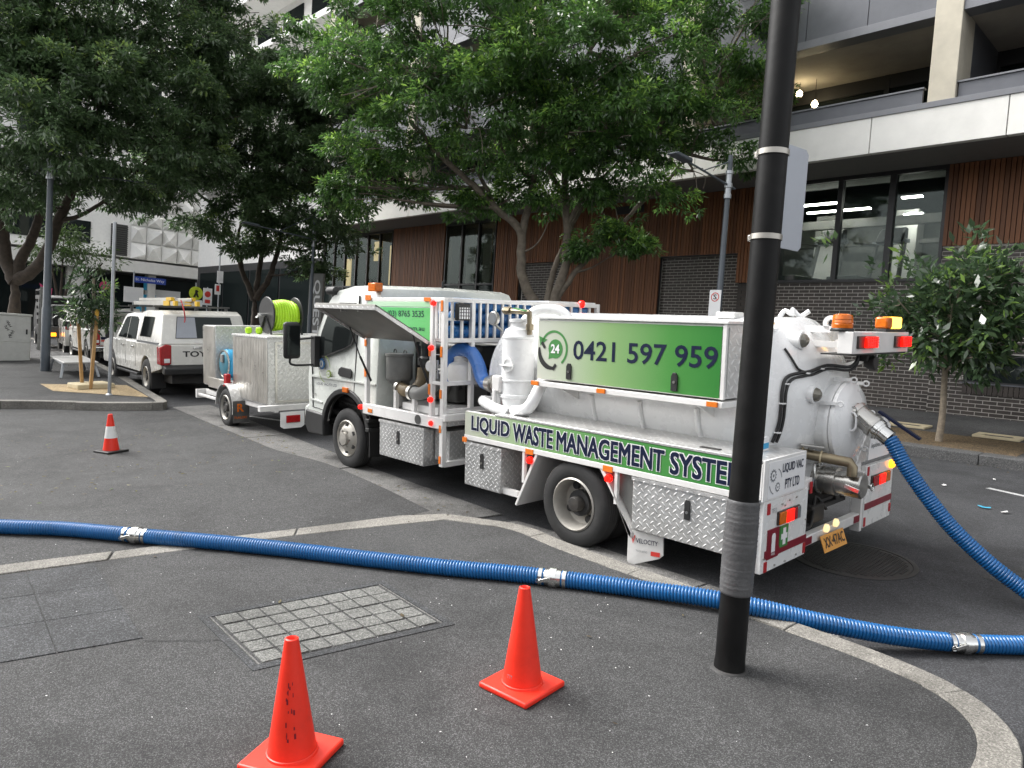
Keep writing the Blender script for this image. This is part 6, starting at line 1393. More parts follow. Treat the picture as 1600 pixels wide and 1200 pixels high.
for x0, x1, z0, z1 in ((-24.6,-24.1,4.45,5.2),(-26.7,-26.3,3.2,4.6),(-23.5,-23.1,3.5,5.0)): B_('lit_screen', MB().box(x0,x1,YF+.5,YF+.55,z0,z1), 'warm_on')
for k in range(7): B_('downlight', MB().box(-18.6+k*.22,-18.55+k*.22,YF+1.2+.1*(k % 3),YF+1.25+.1*(k % 3),4.62+.2*(k % 2),4.66+.2*(k % 2)), 'bulb_on')
# projecting concrete storeys
Y1 = 13.45
jx = [XL_, -21.75, -19.25, -16.6, -14.0, -11.4, -8.8, -7.1, -5.2, -3.12, -1.0, 1.2, 3.4, 6.0, XR_]
for a, b in zip(jx, jx[1:]): B_('fascia_panel', MB().box(a+.008,b-.008,Y1,Y1+.14,5.40,6.03), 'concrete', .004)
B_('fascia_core', MB().box(XL_+.01,XR_,Y1+.03,YF+.3,5.48,6.02), 'soffit'); B_('fascia_return', MB().box(XL_-.02,XL_+.01,Y1+.005,YF+2,5.40,6.03), 'concrete')
B_('ledge_cap', MB().box(XL_,XR_,Y1-.02,Y1+.25,6.032,6.13), 'zinccap', .004)
cols = [-24.9,-19.6,-14.4,-9.3,-4.33,.6,5.5]
ST = 2.75
for s in range(3):
    z0 = 6.13+s*ST if s == 0 else 6.13+s*ST
    zf = z0; zt = z0+ST
    for i, x in enumerate(cols):
        B_('column', MB().box(x,x+.42,Y1+.03,Y1+.75,zf,zt-(.0)), 'column', .01)
    for i, (xa, xb) in enumerate(zip(cols, cols[1:])):
        a, b = xa+.42, xb
        # balustrade panel, slab edge, upper spandrel
        if i == 3: B_('balustrade', MB().box(a,b-.10,Y1+.10,Y1+.16,zf+.002,zf+.27), 'zinc', .004)
        else: B_('balustrade', MB().box(a+.02,b-.02,Y1+.10,Y1+.16,zf+.002,zf+.27), 'zinc', .004)
        B_('balustrade_cap', MB().box(a,b-(.08 if i == 3 else 0),Y1+.07,Y1+.19,zf+.272,zf+.30), 'zinccap')
        ztop = zt-1.30 if s == 0 else zt-1.30
        B_('slab_edge', MB().box(a,b,Y1+.06,Y1+.40,ztop,ztop+.15), 'zinccap', .004)
        for k in range(4):
            w = (b-a)/4; B_('zinc_panel', MB().box(a+w*k+.006,a+w*(k+1)-.006,Y1+.10,Y1+.16,ztop+.152,zt), 'zinc', .003)
        B_('ceiling_slab', MB().box(a,b,Y1+.41,YF+1.0,ztop+.03,ztop+.30), 'csoffit'); B_('loggia_wall', MB().box(a-.2,a,Y1+.75,YF+.8,zf,ztop+.03), 'zinc')
        B_('loggia_wall', MB().box(b,b+.2,Y1+.75,YF+.8,zf,ztop+.03), 'zinc')
        fr = MB(); 
        xs = np.linspace(a, b, 4)
        for x in xs: fr.box(max(a,x-.05),min(b,x+.05),YF+.55,YF+.68,zf,ztop+.03)
        fr.box(a,b,YF+.56,YF+.67,ztop-.25,ztop+.029)
        B_('window_frame', fr, 'darkmetal')
        for x0, x1 in zip(xs, xs[1:]): B_('window_pane', MB().box(x0+.05,x1-.05,YF+.60,YF+.62,zf,ztop-.25), 'glass')
    # s == 0 columns between floors carry through
for x, y, z in ((-7.42,YF-.05,7.36),(-7.06,YF-.05,7.08)):
    t = thing('pendant_light', ('lit pendant bulb hanging close to the black pole in the balcony' if x < -7.2 else 'lit pendant bulb hanging lower in the balcony, away from the pole'), 'pendant light', Matrix.Translation((x,y,z)), 'pendant bulbs in the balcony')
    obj('bulb', MB().lathe([(.001,-.075),(.05,-.05),(.07,0),(.05,.05),(.02,.08)], n=16), M['bulb_on'], t); obj('flex', MB().tube([(0,0,.08),(0,0,.60)], .006, 6), M['black'], t)
B_('upper_core', MB().box(XL_+.2,XR_,YF+1.01,YF+8,5.5,14.4), 'interiorD'); B_('roof_slab', MB().box(XL_,XR_,Y1,YF+8,14.4,14.7), 'concrete')
for z in (2.4,): B_('side_wall', MB().box(XL_-2.3,XL_-2.2,YF,YF+8,-.2,5.4), 'glass')
# vertical letter board
tb = thing('letter_board', 'tall grey board with white letters stacked down it beside the truck cab', 'sign', UP((-20.25,10.95,-.02), math.radians(24)))
pn = obj('board', MB().box(-.25,.25,-.06,.06,.1,2.75), M['grey'], tb, bevel=.01)
text('lettering', 'QUEST', 1.75, .27, (-.09,-.063,2.55), (0,0,-1), (1,0,0), M['whiteprint'], pn, .02)
obj('foot', MB().box(-.3,.3,-.12,.12,0,.1), M['dgrey'], tb)
# leaf litter gathered along the kerbs and in the gutter
mb = MB(); sh = []
for k in range(900):
    q = random.random()
    if q < .40: px = random.uniform(-30,2); py, pz = 10.62-abs(random.gauss(0,.12)), RZ+.004
    elif q < .62: px = random.uniform(-11.5,-4.7); py, pz = 3.75+(-4.7-px)*.075+random.gauss(.1,.18), RZ+.012 if random.random() < .0 else -.118
    elif q < .80: px = random.uniform(-12,-2.2); py, pz = random.uniform(10.95,12.3), -.008
    elif q < .81: px = random.uniform(-5,-.8); py, pz = random.uniform(1.0,3.5), .006
    else: px = random.uniform(-11,-6.6); py = random.uniform(1.0,3.6); pz = lane_z(px)+.004
    s = random.uniform(.012,.03); a = random.uniform(0,6.28); sh.append(random.random())
    mb.add([(px+s*math.cos(a),py+s*math.sin(a),pz+random.uniform(0,.006)),(px-.4*s*math.sin(a),py+.4*s*math.cos(a),pz+random.uniform(0,.008)),(px-s*math.cos(a),py-s*math.sin(a),pz+random.uniform(0,.006)),(px+.4*s*math.sin(a),py-.4*s*math.cos(a),pz+.002)], [(0,1,2,3)])
lo_ = tag(obj('leaf_litter', mb, M['drylitter'], smooth=0, fix=False, mtx=TILT.copy()), 'dry brown and olive leaves scattered along kerbs and asphalt', 'leaf litter', kind='stuff')
at = lo_.data.attributes.new('shade', 'FLOAT', 'FACE'); at.data.foreach_set('value', sh)
# scraps of litter on the road
for i, (px, py, s, m_, lab) in enumerate(((-1.75,8.1,.10,'litterblue','scrap of blue wrapper lying on the road beyond the hose'),(-1.55,8.05,.08,'litter','pale paper scrap beside the blue wrapper on the road'),(-2.0,9.7,.05,'litter','tiny white scrap on the road close to the far kerb'),(-2.3,8.9,.05,'litter','tiny white scrap in the middle of the road beyond the hose'))):
    mb = MB(); vs = [((j % 4)*s/3-.5*s+random.uniform(-.01,.01), (j//4)*s/4+random.uniform(-.008,.008), .006+random.uniform(0,.018)) for j in range(12)]
    mb.add(vs, [(r*4+c, r*4+c+1, (r+1)*4+c+1, (r+1)*4+c) for r in range(2) for c in range(3)]); tag(obj('litter', mb, M[m_], smooth=0, fix=False, mtx=G((px,py,RZ+.002), i*.9)), lab, 'litter')
# fallen leaves and specks, too many to count
mb = MB()
for k in range(300):
    if k < 200: px, py, pz = random.uniform(-6,-.9), random.uniform(.6,3.4), .004
    elif k < 300: px, py, pz = random.uniform(-12,-6), random.uniform(1,3.7), lane_z(-8.5)+.01
    else: px, py, pz = random.uniform(-2.2,3), random.uniform(4.6,10.4), RZ+.004
    if k >= 200 and k < 300: pz = lane_z(px)+.003
    s = random.uniform(.002,.006); a = random.uniform(0,6.28); mb.add([(px+s*math.cos(a+q)*(1 if q in (0,3.14) else .5), py+s*math.sin(a+q)*(1 if q in (0,3.14) else .5), pz+random.uniform(0,.003)) for q in (0,1.57,3.14,4.71)], [(0,1,2,3)])
tag(obj('fallen_specks', mb, M['litter'], smooth=0, fix=False, mtx=TILT.copy()), 'tiny pale specks and leaf bits scattered over the asphalt', 'debris', kind='stuff')

TREE_A = dict(blobs=[ (-22.06,3.61,8.38,2.2),(-22.04,5.15,9.22,2.2),(-23.04,2.47,6.85,2.2),(-20.46,3.64,6.07,1.7),(-20.73,5.61,7.27,1.9),(-19.99,6.27,6.02,1.4),(-20.79,4.67,5.29,1.3),(-22.46,3.62,4.79,1.3),(-21.54,7.09,9.06,1.6),(-20.89,7.61,7.34,1.5),(-21.29,8.12,9.69,1.3),(-21.44,8.6,8.61,1.5),(-21.3,8.24,11.33,1.3),(-22.84,2.8,8.31,1.8),(-21.21,4.42,7.5,1.6),(-22.38,1.88,8.77,2.4),(-21.86,5.5,11.27,2.4),(-22.55,7.7,11.69,1.7),(-21.21,6.38,5.11,0.9),(-24.66,4.93,4.55,0.8),(-22.6,5.65,4.94,0.9),(-25.13,3.03,4.79,1.4) ],
 limbs=[ ([[-25.06, 4.04, 0.57], [-25.16, 4.03, 1.68], [-25.21, 4.04, 2.43]],0.29),([[-25.21, 4.04, 2.43], [-25.48, 3.82, 3.15], [-25.24, 3.71, 4.03], [-25.01, 3.47, 5.22], [-23.81, 3.1, 6.68]],0.2),([[-25.19, 4.07, 2.48], [-24.78, 4.36, 2.73], [-24.19, 4.58, 3.28], [-23.67, 4.77, 4.18], [-23.14, 4.94, 4.95], [-22.37, 5.31, 6.66], [-21.77, 5.39, 8.9]],0.18),([[-25.21, 4.04, 2.43], [-25.26, 4.19, 3.09], [-25.09, 4.43, 3.86], [-24.25, 4.52, 4.99], [-22.85, 4.07, 6.43]],0.17),([[-23.67, 4.77, 4.18], [-22.98, 5.2, 4.37], [-21.86, 5.69, 4.96], [-20.59, 6.39, 6.13]],0.07),([[-20.6, 4.72, 6.99], [-20.41, 4.64, 7.09], [-20.09, 4.71, 7.58], [-19.74, 4.82, 7.9], [-19.2, 5.09, 7.98]],0.07),([[-23.14, 4.94, 4.95], [-21.78, 5.97, 5.52], [-20.73, 7.09, 5.97]],0.05) ])
TREE_B = dict(blobs=[ (-21.14,9.57,7.89,2.0),(-21.94,8.61,6.47,1.9),(-20.23,10.4,6.63,1.7),(-20.13,10.66,8.56,1.8),(-21.72,9.46,5.18,1.3),(-20.83,10.37,5.17,1.5),(-20.2,10.94,4.15,0.9),(-23.26,9.65,9.29,1.4),(-19.15,10.89,7.7,1.3),(-22.8,8.74,4.76,0.75),(-22.19,10.34,4.36,0.9),(-22.71,7.73,5.34,0.9),(-22.11,7.74,6.67,1.3),(-22.69,7.07,5.86,1.0),(-19.14,10.76,6.2,1.2),(-19.57,10.96,5.16,0.8),(-20.87,10.91,3.48,0.6),(-22.41,9.51,3.96,0.5),(-19.1,11.14,10.14,1.2) ],
 limbs=[ ([[-22.59, 10.11, 1.37], [-22.67, 10.09, 2.1], [-22.72, 10.07, 2.51]],0.16),([[-22.73, 10.06, 2.44], [-22.93, 9.77, 3.24], [-22.97, 9.5, 3.98], [-22.86, 9.1, 4.72], [-22.76, 8.4, 5.38], [-22.8, 7.66, 5.62]],0.1),([[-22.71, 10.09, 2.49], [-22.59, 10.13, 3.23], [-22.36, 10.15, 4.14], [-21.98, 10.05, 5.21], [-21.53, 9.8, 6.87]],0.1),([[-22.67, 10.12, 2.45], [-22.33, 10.39, 3.25], [-22.02, 10.5, 4.18], [-21.48, 10.41, 5.03], [-20.82, 10.5, 6.54]],0.11),([[-22.93, 9.77, 3.24], [-23.35, 9.73, 4.44], [-22.86, 9.75, 5.43], [-21.86, 9.51, 7.62]],0.06),([[-22.97, 9.5, 3.98], [-23.0, 8.93, 4.4], [-23.14, 8.38, 4.72]],0.05),([[-22.36, 10.15, 4.14], [-22.16, 9.69, 4.76], [-22.1, 9.1, 5.63]],0.05) ])
TREE_C = dict(blobs=[ (-12.14,7.98,6.92,1.5),(-14.25,8.05,8.03,1.4),(-11.1,8.38,7.45,1.6),(-10.25,9.24,7.29,1.7),(-9.4,10.11,7.13,1.7),(-8.57,10.97,7.2,1.6),(-8.05,12.27,7.74,1.5),(-11.86,8.17,5.76,1.2),(-10.75,8.61,5.91,1.3),(-10.09,9.73,5.97,1.4),(-8.82,10.31,5.78,1.3),(-8.27,11.62,6.14,1.3),(-7.76,12.73,6.22,1.0),(-13.27,8.14,5.53,0.95),(-13.37,7.83,6.57,1.1),(-12.09,9.03,5.04,0.7),(-11.37,9.78,5.24,0.7),(-9.7,10.77,5.12,0.8),(-8.71,11.1,5.3,0.8),(-8.16,12.24,5.36,0.7),(-7.68,13.32,7.12,0.8),(-9.21,11.49,4.12,0.42),(-9.53,11.12,3.64,0.35),(-8.99,11.53,3.67,0.25),(-11.74,9.91,4.45,0.35),(-13.1,8.54,4.94,0.5),(-14.06,7.97,4.73,0.45),(-10.37,9.23,8.72,1.8),(-8.91,11.21,9.04,1.8),(-12.45,7.79,8.57,1.6),(-7.68,13.45,8.67,1.1),(-7.72,13.15,5.56,0.5),(-8.34,11.07,5.6,0.7),(-13.76,8.27,4.62,0.6),(-12.9,9.01,4.47,0.42),(-12.14,9.52,4.69,0.5),(-10.5,10.64,4.73,0.5),(-9.68,11.19,4.69,0.45),(-8.77,11.87,4.85,0.45),(-11.09,10.3,4.6,0.35),(-14.81,8.11,7.09,0.8) ],
 limbs=[ ([[-10.47, 10.87, 1.92], [-10.68, 10.71, 2.51], [-10.85, 10.56, 2.9], [-10.93, 10.52, 3.36], [-10.96, 10.52, 3.83], [-11.05, 10.31, 4.13], [-11.23, 10.0, 4.36], [-11.44, 9.53, 4.75], [-11.7, 8.87, 5.22], [-12.03, 8.29, 5.82]],0.13),([[-10.96, 10.52, 3.83], [-10.85, 10.53, 4.35], [-10.67, 10.48, 4.98], [-10.42, 10.37, 5.63], [-10.24, 10.19, 6.49], [-10.3, 9.63, 7.43]],0.09),([[-10.37, 10.97, 1.93], [-10.37, 11.02, 2.54], [-10.21, 11.1, 3.21], [-10.24, 11.13, 4.01], [-10.25, 11.03, 4.65], [-10.2, 10.86, 5.39], [-9.9, 10.67, 6.31], [-9.43, 10.51, 7.26]],0.12),([[-10.39, 10.99, 2.4], [-10.04, 11.27, 3.16], [-9.51, 11.59, 3.84], [-8.99, 11.89, 4.56], [-8.61, 12.18, 5.02], [-8.24, 12.33, 5.57], [-7.94, 12.55, 6.33]],0.07),([[-10.48, 10.89, 2.26], [-10.53, 11.04, 2.94], [-10.49, 11.28, 3.64], [-10.27, 11.42, 4.32], [-9.76, 11.44, 5.2], [-9.36, 11.35, 6.01]],0.08),([[-10.25, 11.03, 4.65], [-10.45, 10.73, 5.13], [-10.55, 10.35, 5.32], [-10.77, 9.88, 5.88], [-11.03, 9.37, 6.42]],0.06),([[-10.26, 11.13, 4.14], [-9.87, 11.3, 4.79], [-9.29, 11.36, 5.25], [-8.67, 11.48, 5.93]],0.06),([[-11.23, 10.0, 4.36], [-11.58, 9.71, 5.12], [-11.62, 9.27, 5.61], [-11.42, 8.7, 6.67]],0.05),([[-10.04, 11.27, 3.16], [-9.75, 11.43, 3.26], [-9.37, 11.56, 3.5]],0.03),([[-10.67, 10.48, 4.98], [-10.97, 9.93, 5.41], [-11.06, 9.6, 6.11]],0.05),([[-10.93, 10.52, 3.49], [-10.64, 10.69, 3.7], [-10.51, 10.88, 4.25]],0.025) ])

# ================================================================ trees (upright)
def leaves_mesh(name, centers, axes, per, size, crad, seed, mat, tipset=None, flat=.65, wid=.36, droop=.35):
    """many small folded leaves spread through clumps; per-leaf 'shade' picks its own green"""
    r = np.random.default_rng(seed)
    n = len(centers)*per
    c = np.repeat(centers, per, 0); ax = np.repeat(axes, per, 0); cr = np.repeat(crad, per)
    d = r.normal(size=(n,3)); d /= np.linalg.norm(d, axis=1, keepdims=True); rad = cr*r.random(n)**.45
    off = d*rad[:,None]; off[:,2] *= flat
    p = c+off
    out = off/(cr[:,None]+1e-6)+ax*.7; out[:,2] -= droop*r.random(n); out += r.normal(size=(n,3))*.45
    out /= np.linalg.norm(out, axis=1, keepdims=True)
    up = np.array([0,0,1.])+r.normal(size=(n,3))*.55+ax*.3
    side = np.cross(out, up); side /= np.linalg.norm(side, axis=1, keepdims=True)+1e-9
    nr = np.cross(side, out)
    L = size*(.65+.7*r.random(n))[:,None]; Wd = L*wid
    a = p; m1 = p+out*L*.45+side*Wd*.5-nr*Wd*.10; m2 = p+out*L*.45-side*Wd*.5-nr*Wd*.10; t = p+out*L-np.array([0,0,1.])*L*.12; mid = p+out*L*.5+nr*Wd*.12
    v = np.stack([a,m1,t,m2], 1).reshape(-1,3)
    idx = np.arange(n)*4
    tri = np.stack([idx,idx+1,idx+2, idx,idx+2,idx+3], 1).reshape(-1,3)
    me = bpy.data.meshes.new(name)
    me.vertices.add(len(v)); me.vertices.foreach_set('co', v.astype(np.float32).ravel())
    me.loops.add(tri.size); me.loops.foreach_set('vertex_index', tri.astype(np.int32).ravel())
    me.polygons.add(len(tri)); me.polygons.foreach_set('loop_start', np.arange(0,tri.size,3,dtype=np.int32)); me.polygons.foreach_set('loop_total', np.full(len(tri),3,np.int32))
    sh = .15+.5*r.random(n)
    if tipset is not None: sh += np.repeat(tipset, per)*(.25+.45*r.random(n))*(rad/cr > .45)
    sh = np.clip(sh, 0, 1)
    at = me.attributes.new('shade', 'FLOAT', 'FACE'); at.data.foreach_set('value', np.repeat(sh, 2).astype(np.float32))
    me.update(calc_edges=True); me.materials.append(mat); return me
def clumps(blobs, dens, seed, rmin=.30, rmax=.48):
    r = np.random.default_rng(seed); C_, A_, R_ = [], [], []
    for x, y, z, rad in blobs:
        k = max(6, int(dens*rad*rad)); d = r.normal(size=(k,3)); d /= np.linalg.norm(d, axis=1, keepdims=True)
        q = rad*(.35+.65*r.random(k)**.5)*(1+.16*np.sin(d[:,0]*5+x*3)*np.sin(d[:,1]*6+y)+.12*r.normal(size=k)); pt = d*q[:,None]; pt[:,2] *= .80
        C_.append(pt+np.array([x,y,z])); A_.append(d); R_.append(rmin+(rmax-rmin)*r.random(k))
    return np.concatenate(C_), np.concatenate(A_), np.concatenate(R_)
def pads(blobs, npad, ncl, seed, prad, crad):
    """leaf masses in separate drooping sprays, with gaps between them"""
    r = np.random.default_rng(seed); C_, A_, R_, H_ = [], [], [], []
    for x, y, z, rad in blobs:
        for _ in range(max(3, int(npad*rad*rad))):
            d = r.normal(size=3); d /= np.linalg.norm(d); d[2] = d[2]*.9+.1
            pc = np.array([x,y,z])+d*np.array([1,1,.85])*rad*(.30+.72*r.random()**.6); pr = prad*(.6+.8*r.random()); n = int(ncl*(.6+.8*r.random()))
            u = r.normal(size=(n,3)); u /= np.linalg.norm(u, axis=1, keepdims=True); u *= (r.random(n)**.4)[:,None]
            out = d.copy(); out[2] *= .3; out /= np.linalg.norm(out)+1e-6
            along = u@out
            off = (u+np.outer(along, out)*.55)*pr; off[:,2] = off[:,2]*.50-.30*pr*np.clip(along,0,1)**2+.10*pr
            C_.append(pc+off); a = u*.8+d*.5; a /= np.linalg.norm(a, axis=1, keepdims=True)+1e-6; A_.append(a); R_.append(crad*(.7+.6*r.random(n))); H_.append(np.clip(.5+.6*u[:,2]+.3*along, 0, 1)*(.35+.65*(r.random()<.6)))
    return np.concatenate(C_), np.concatenate(A_), np.concatenate(R_), np.concatenate(H_)
def wobble(pts, r0, seed):
    r = random.Random(seed); P = smooth_path(pts, .12)
    return [p+Vector((r.uniform(-1,1),r.uniform(-1,1),r.uniform(-1,1)))*min(.02,r0*.2) for p in P]
def big_tree(T, label, base, seed, dens, per, size, leaf, bark, tipfrac, rmin, rmax, twigs=True, end=.3):
    root = thing('fig_tree', label, 'tree', Matrix.Translation(base), 'street trees')
    inv = Vector(base)
    mb = MB(); tips = []
    for i, (pts, r0) in enumerate(T['limbs']):
        P = wobble(pts, r0, seed+i); m = len(P)
        rr = [r0*(1-(1-end)*(k/(m-1))**.8)*(1+.12*math.exp(-k*.6)*(1 if i == 0 else .3)) for k in range(m)]
        mb.tube([p-inv for p in P], rr, 12); tips.append(P[-1])
    tr_ = obj('trunk', mb, M[bark], root, smooth=60)
    C_, A_, R_, H_ = pads(T['blobs'], dens, 15, seed, rmin, rmax)
    tw = MB(); r = random.Random(seed)
    # boughs from the limbs to every leaf mass, and twigs into its clumps
    allp = [(p, ) for pts, r0 in T['limbs'][1:] for p in smooth_path(pts, .4)]
    for bi, (x, y, z, rad) in enumerate(T['blobs']):
        cen = Vector((x,y,z)); near = sorted(allp, key=lambda q: (q[0]-cen).length + max(0, q[0].z-cen.z)*2)[0][0]
        mid = (near+cen)/2 + Vector((r.uniform(-.2,.2), r.uniform(-.2,.2), -.15*rad))
        P = smooth_path([near, mid, cen], .2); tw.tube([p-inv for p in P], [.035*(1-.7*k/(len(P)-1))+.006 for k in range(len(P))], 6)
        for _ in range(int(4+rad*5)):
            d = Vector((r.gauss(0,1), r.gauss(0,1), r.gauss(.1,.8))).normalized(); e = cen+d*rad*.85; s_ = P[int(len(P)*r.uniform(.4,.95))]
            m2 = (s_+e)/2+Vector((r.uniform(-.12,.12), r.uniform(-.12,.12), r.uniform(-.05,.12))); tw.tube([q-inv for q in smooth_path([s_, m2, e], .25)], .009, 4, cap=False)
    obj('branches', tw, M[bark], root, smooth=60, fix=False, kind='stuff')
    tips_ = (np.random.default_rng(seed+5).random(len(C_)) < tipfrac*(.3+1.4*H_))*H_*1.1  # upper, outer clumps coloured lighter: new growth plus painted leaf highlights
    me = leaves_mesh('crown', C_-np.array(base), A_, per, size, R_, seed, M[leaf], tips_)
    c = bpy.data.objects.new('crown', me); COL.objects.link(c); c.parent = root; c['kind'] = 'stuff'
    return root
def wbase(p): return (TILT @ Vector((*p,1))).to_3d()
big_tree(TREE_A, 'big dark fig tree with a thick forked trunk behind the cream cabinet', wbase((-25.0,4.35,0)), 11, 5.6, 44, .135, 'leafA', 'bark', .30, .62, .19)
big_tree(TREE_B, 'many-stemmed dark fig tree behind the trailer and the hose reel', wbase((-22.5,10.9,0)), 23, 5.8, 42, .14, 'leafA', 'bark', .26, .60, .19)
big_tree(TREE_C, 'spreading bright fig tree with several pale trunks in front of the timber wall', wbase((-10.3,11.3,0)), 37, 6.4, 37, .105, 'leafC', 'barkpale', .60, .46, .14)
# small far trees at the left
def far_tree(base, h, blobs, label, seed):
    root = thing('street_tree', label, 'tree', Matrix.Translation(base), 'small far street trees')
    mb = MB(); inv = Vector(base)
    for bx, by, bz, br in blobs:
        mb.tube([q for q in smooth_path([(0,0,0),(bx*.15,by*.15,h*.35),(bx*.7,by*.7,bz*.8),(bx,by,bz)], .4)], [.10*(1-.8*k/12) if k < 12 else .02 for k in range(len(smooth_path([(0,0,0),(bx*.15,by*.15,h*.35),(bx*.7,by*.7,bz*.8),(bx,by,bz)], .4)))], 8)
    obj('trunk', mb, M['bark'], root, smooth=60)
    C_, A_, R_ = clumps(blobs, 16, seed, .3, .6)
    me = leaves_mesh('crown', C_, A_, 30, .22, R_, seed, M['leafG'], None); c = bpy.data.objects.new('crown', me); COL.objects.link(c); c.parent = root; c['kind'] = 'stuff'
far_tree(wbase((-43,8.9,-.1)), 5, [(0,-.6,4.4,1.2),(0,.9,4.6,1.2),(-.5,.2,5.3,1.2),(0,1.9,4.0,.8)], 'small light green tree in front of the white corner building', 51)
far_tree(wbase((-40,3.5,-.1)), 5, [(0,-.6,4.0,1.3),(0,.9,4.2,1.0),(-.5,-1.6,3.4,1.0)], 'light green tree far behind the cabinet and the big fig trunk', 57)
# the staked sapling
sb = wbase((-15.55,3.70,0))
root = thing('young_tree', 'young staked tree with glossy leaves in the gravel bed on the corner', 'tree', Matrix.Translation(sb))
obj('trunk', MB().tube(smooth_path([(0,0,-.02),(.01,.02,.5),(-.01,.0,1.0),(0,.02,1.5),(.02,0,2.1)], .1), .026, 10).tube(smooth_path([(0,.0,1.0),(.1,.15,1.25),(.15,.3,1.5)], .1), .010, 6).tube(smooth_path([(0,.0,1.05),(-.1,-.15,1.3),(-.1,-.28,1.6)], .1), .010, 6), M['stem'], root, smooth=60)
C_, A_, R_ = clumps([(0,0,1.45,.42),(.05,.26,1.40,.30),(-.05,-.26,1.45,.30),(0,.05,1.85,.36),(0,-.1,2.05,.26),(0,.33,1.45,.2)], 130, 61, .09, .16)
me = leaves_mesh('crown', C_, A_, 22, .12, R_, 61, M['leafE'], (np.random.default_rng(1).random(len(C_)) < .2)*1.0, .9, .32, .15); c = bpy.data.objects.new('crown', me); COL.objects.link(c); c.parent = root; c['kind'] = 'stuff'
tag(obj('collar_block', MB().prism([(-.30,-.30),(.26,-.30),(.30,.34),(-.30,.34)], 'z', 0, .10), M['planter'], bevel=.02, mtx=G((-15.62,3.72,.0), .1)), 'cream block collar round the foot of the staked young tree', 'tree collar')
# the magnolia on the right, its nearest leaves single
eb = wbase((-3.09,11.44,-.01))
root = thing('magnolia_tree', 'small magnolia with large glossy leaves on a single thin trunk by the far kerb', 'tree', Matrix.Translation(eb))
mb = MB().tube(smooth_path([(0,0,-.02),(.015,0,.4),(-.01,.02,.9),(.0,0,1.4),(-.02,0,2.0),(.0,0,2.6)], .08), [.05-.012*min(1,k/12)-.02*max(0,(k-14)/20) for k in range(len(smooth_path([(0,0,-.02),(.015,0,.4),(-.01,.02,.9),(.0,0,1.4),(-.02,0,2.0),(.0,0,2.6)], .08)))], 12)
r = random.Random(5); tipsE = []
for k in range(34):
    z0 = r.uniform(1.0,2.2); a = r.uniform(0,6.28); rr_ = r.uniform(.45,.95)*(1.05 if z0 < 1.8 else .7); e = Vector((rr_*math.cos(a), rr_*math.sin(a)*.85, z0+r.uniform(.0,.65)))
    if k < 10: e.x = abs(e.x)*1.1+.25; e.z = min(e.z, 2.45)
    mb.tube(smooth_path([(0,0,z0),(e.x*.5,e.y*.5,z0+.18),e], .12), .009, 5, cap=False); tipsE.append(e)
    for q in range(2): tipsE.append(e*r.uniform(.55,.85)+Vector((r.uniform(-.15,.15), r.uniform(-.15,.15), z0*.25+r.uniform(-.1,.2))))
obj('trunk', mb, M['stem'], root, smooth=60, fix=False)
tE = np.array([t[:] for t in tipsE]); tE[:,2] = np.clip(tE[:,2], .95, 3.0)
extra = np.random.default_rng(9).normal(size=(260,3))*np.array([.58,.45,.44])+np.array([.25,0,1.78]); cE = np.concatenate([tE, extra]); cE = cE[(cE[:,2] > .95)]
aE = (cE-np.array([0,0,1.6])); aE /= np.linalg.norm(aE, axis=1, keepdims=True)+1e-6
me = leaves_mesh('leaf_mass', cE, aE, 17, .14, np.full(len(cE), .15), 77, M['leafE'], (np.random.default_rng(2).random(len(cE)) < .25)*1.0, .9, .40, .1)
c = bpy.data.objects.new('leaf_mass', me); COL.objects.link(c); c.parent = root; c['kind'] = 'stuff'
lm = []
for s in range(4):
    m_ = leaves_mesh('leaf', np.zeros((1,3)), np.array([[1.,0,0]]), 1, .16, np.array([.001]), 90+s, M['leafE'], None, 1, .42, 0); lm.append(m_)
front = sorted(range(len(cE)), key=lambda i: cE[i][1]-cE[i][0]*.8)[:140]
for i in front:
    for q in range(2):
        o = bpy.data.objects.new('leaf', lm[r.randrange(4)]); COL.objects.link(o); o.parent = root
        p = Vector(cE[i])+Vector((r.uniform(-.12,.12), -.08+r.uniform(-.1,.05), r.uniform(-.1,.14)))
        o.matrix_basis = Matrix.Translation(p) @ Matrix.Rotation(r.uniform(0,6.28),4,'Z') @ Matrix.Rotation(r.uniform(-.7,.5),4,'Y') @ Matrix.Rotation(r.uniform(-.6,.6),4,'X')

# ================================================================ buildings at the end of the street
XF = -52.0
cb_ = thing('corner_building', 'white building with folded triangular facade panels above a grey awning at the street end', 'building', Matrix.Translation((XF, 18, .9)))
def Q_(name, mb, mat, bevel=0, kind=None, parent=None, inv=(52.0,-18,-.9)):
    o = obj(name, mb, M[mat], None, bevel, 0, kind=kind); o.parent = parent or cb_; o.matrix_parent_inverse = Matrix.Translation(inv); return o
Q_('body', MB().box(XF-14,XF-1.2,1.0,30,5.6,22), 'towerwhite'); Q_('ground_floor', MB().box(XF-14,XF-1.0,1.0,30,.2,4.7), 'interiorD')
aw = MB()
arc = [(XF+.4,1.0),(XF+.4,9),(XF+.5,16),(XF+.2,20),(XF-.8,23.2),(XF-2.6,25.6),(XF-6,28.5),(XF-12,32)]
for (xa, ya), (xb, yb) in zip(arc, arc[1:]):
    aw.add([(xa,ya,4.55),(xb,yb,4.55),(xb,yb,5.3),(xa,ya,5.3),(xa-4,ya-.2,4.55),(xb-4,yb-.6,4.55),(xb-4,yb-.6,5.3),(xa-4,ya-.2,5.3)], [(0,1,2,3),(0,4,5,1),(3,2,6,7)])
Q_('awning', aw, 'concrete')
for y0, y1 in ((1,2),(6.2,7.0),(11.2,12.2),(15.9,16.4),(20.4,21.3),(24.5,25.4)): Q_('pier', MB().box(XF-.95,XF-.3,y0,y1,.2,4.55), 'concrete')
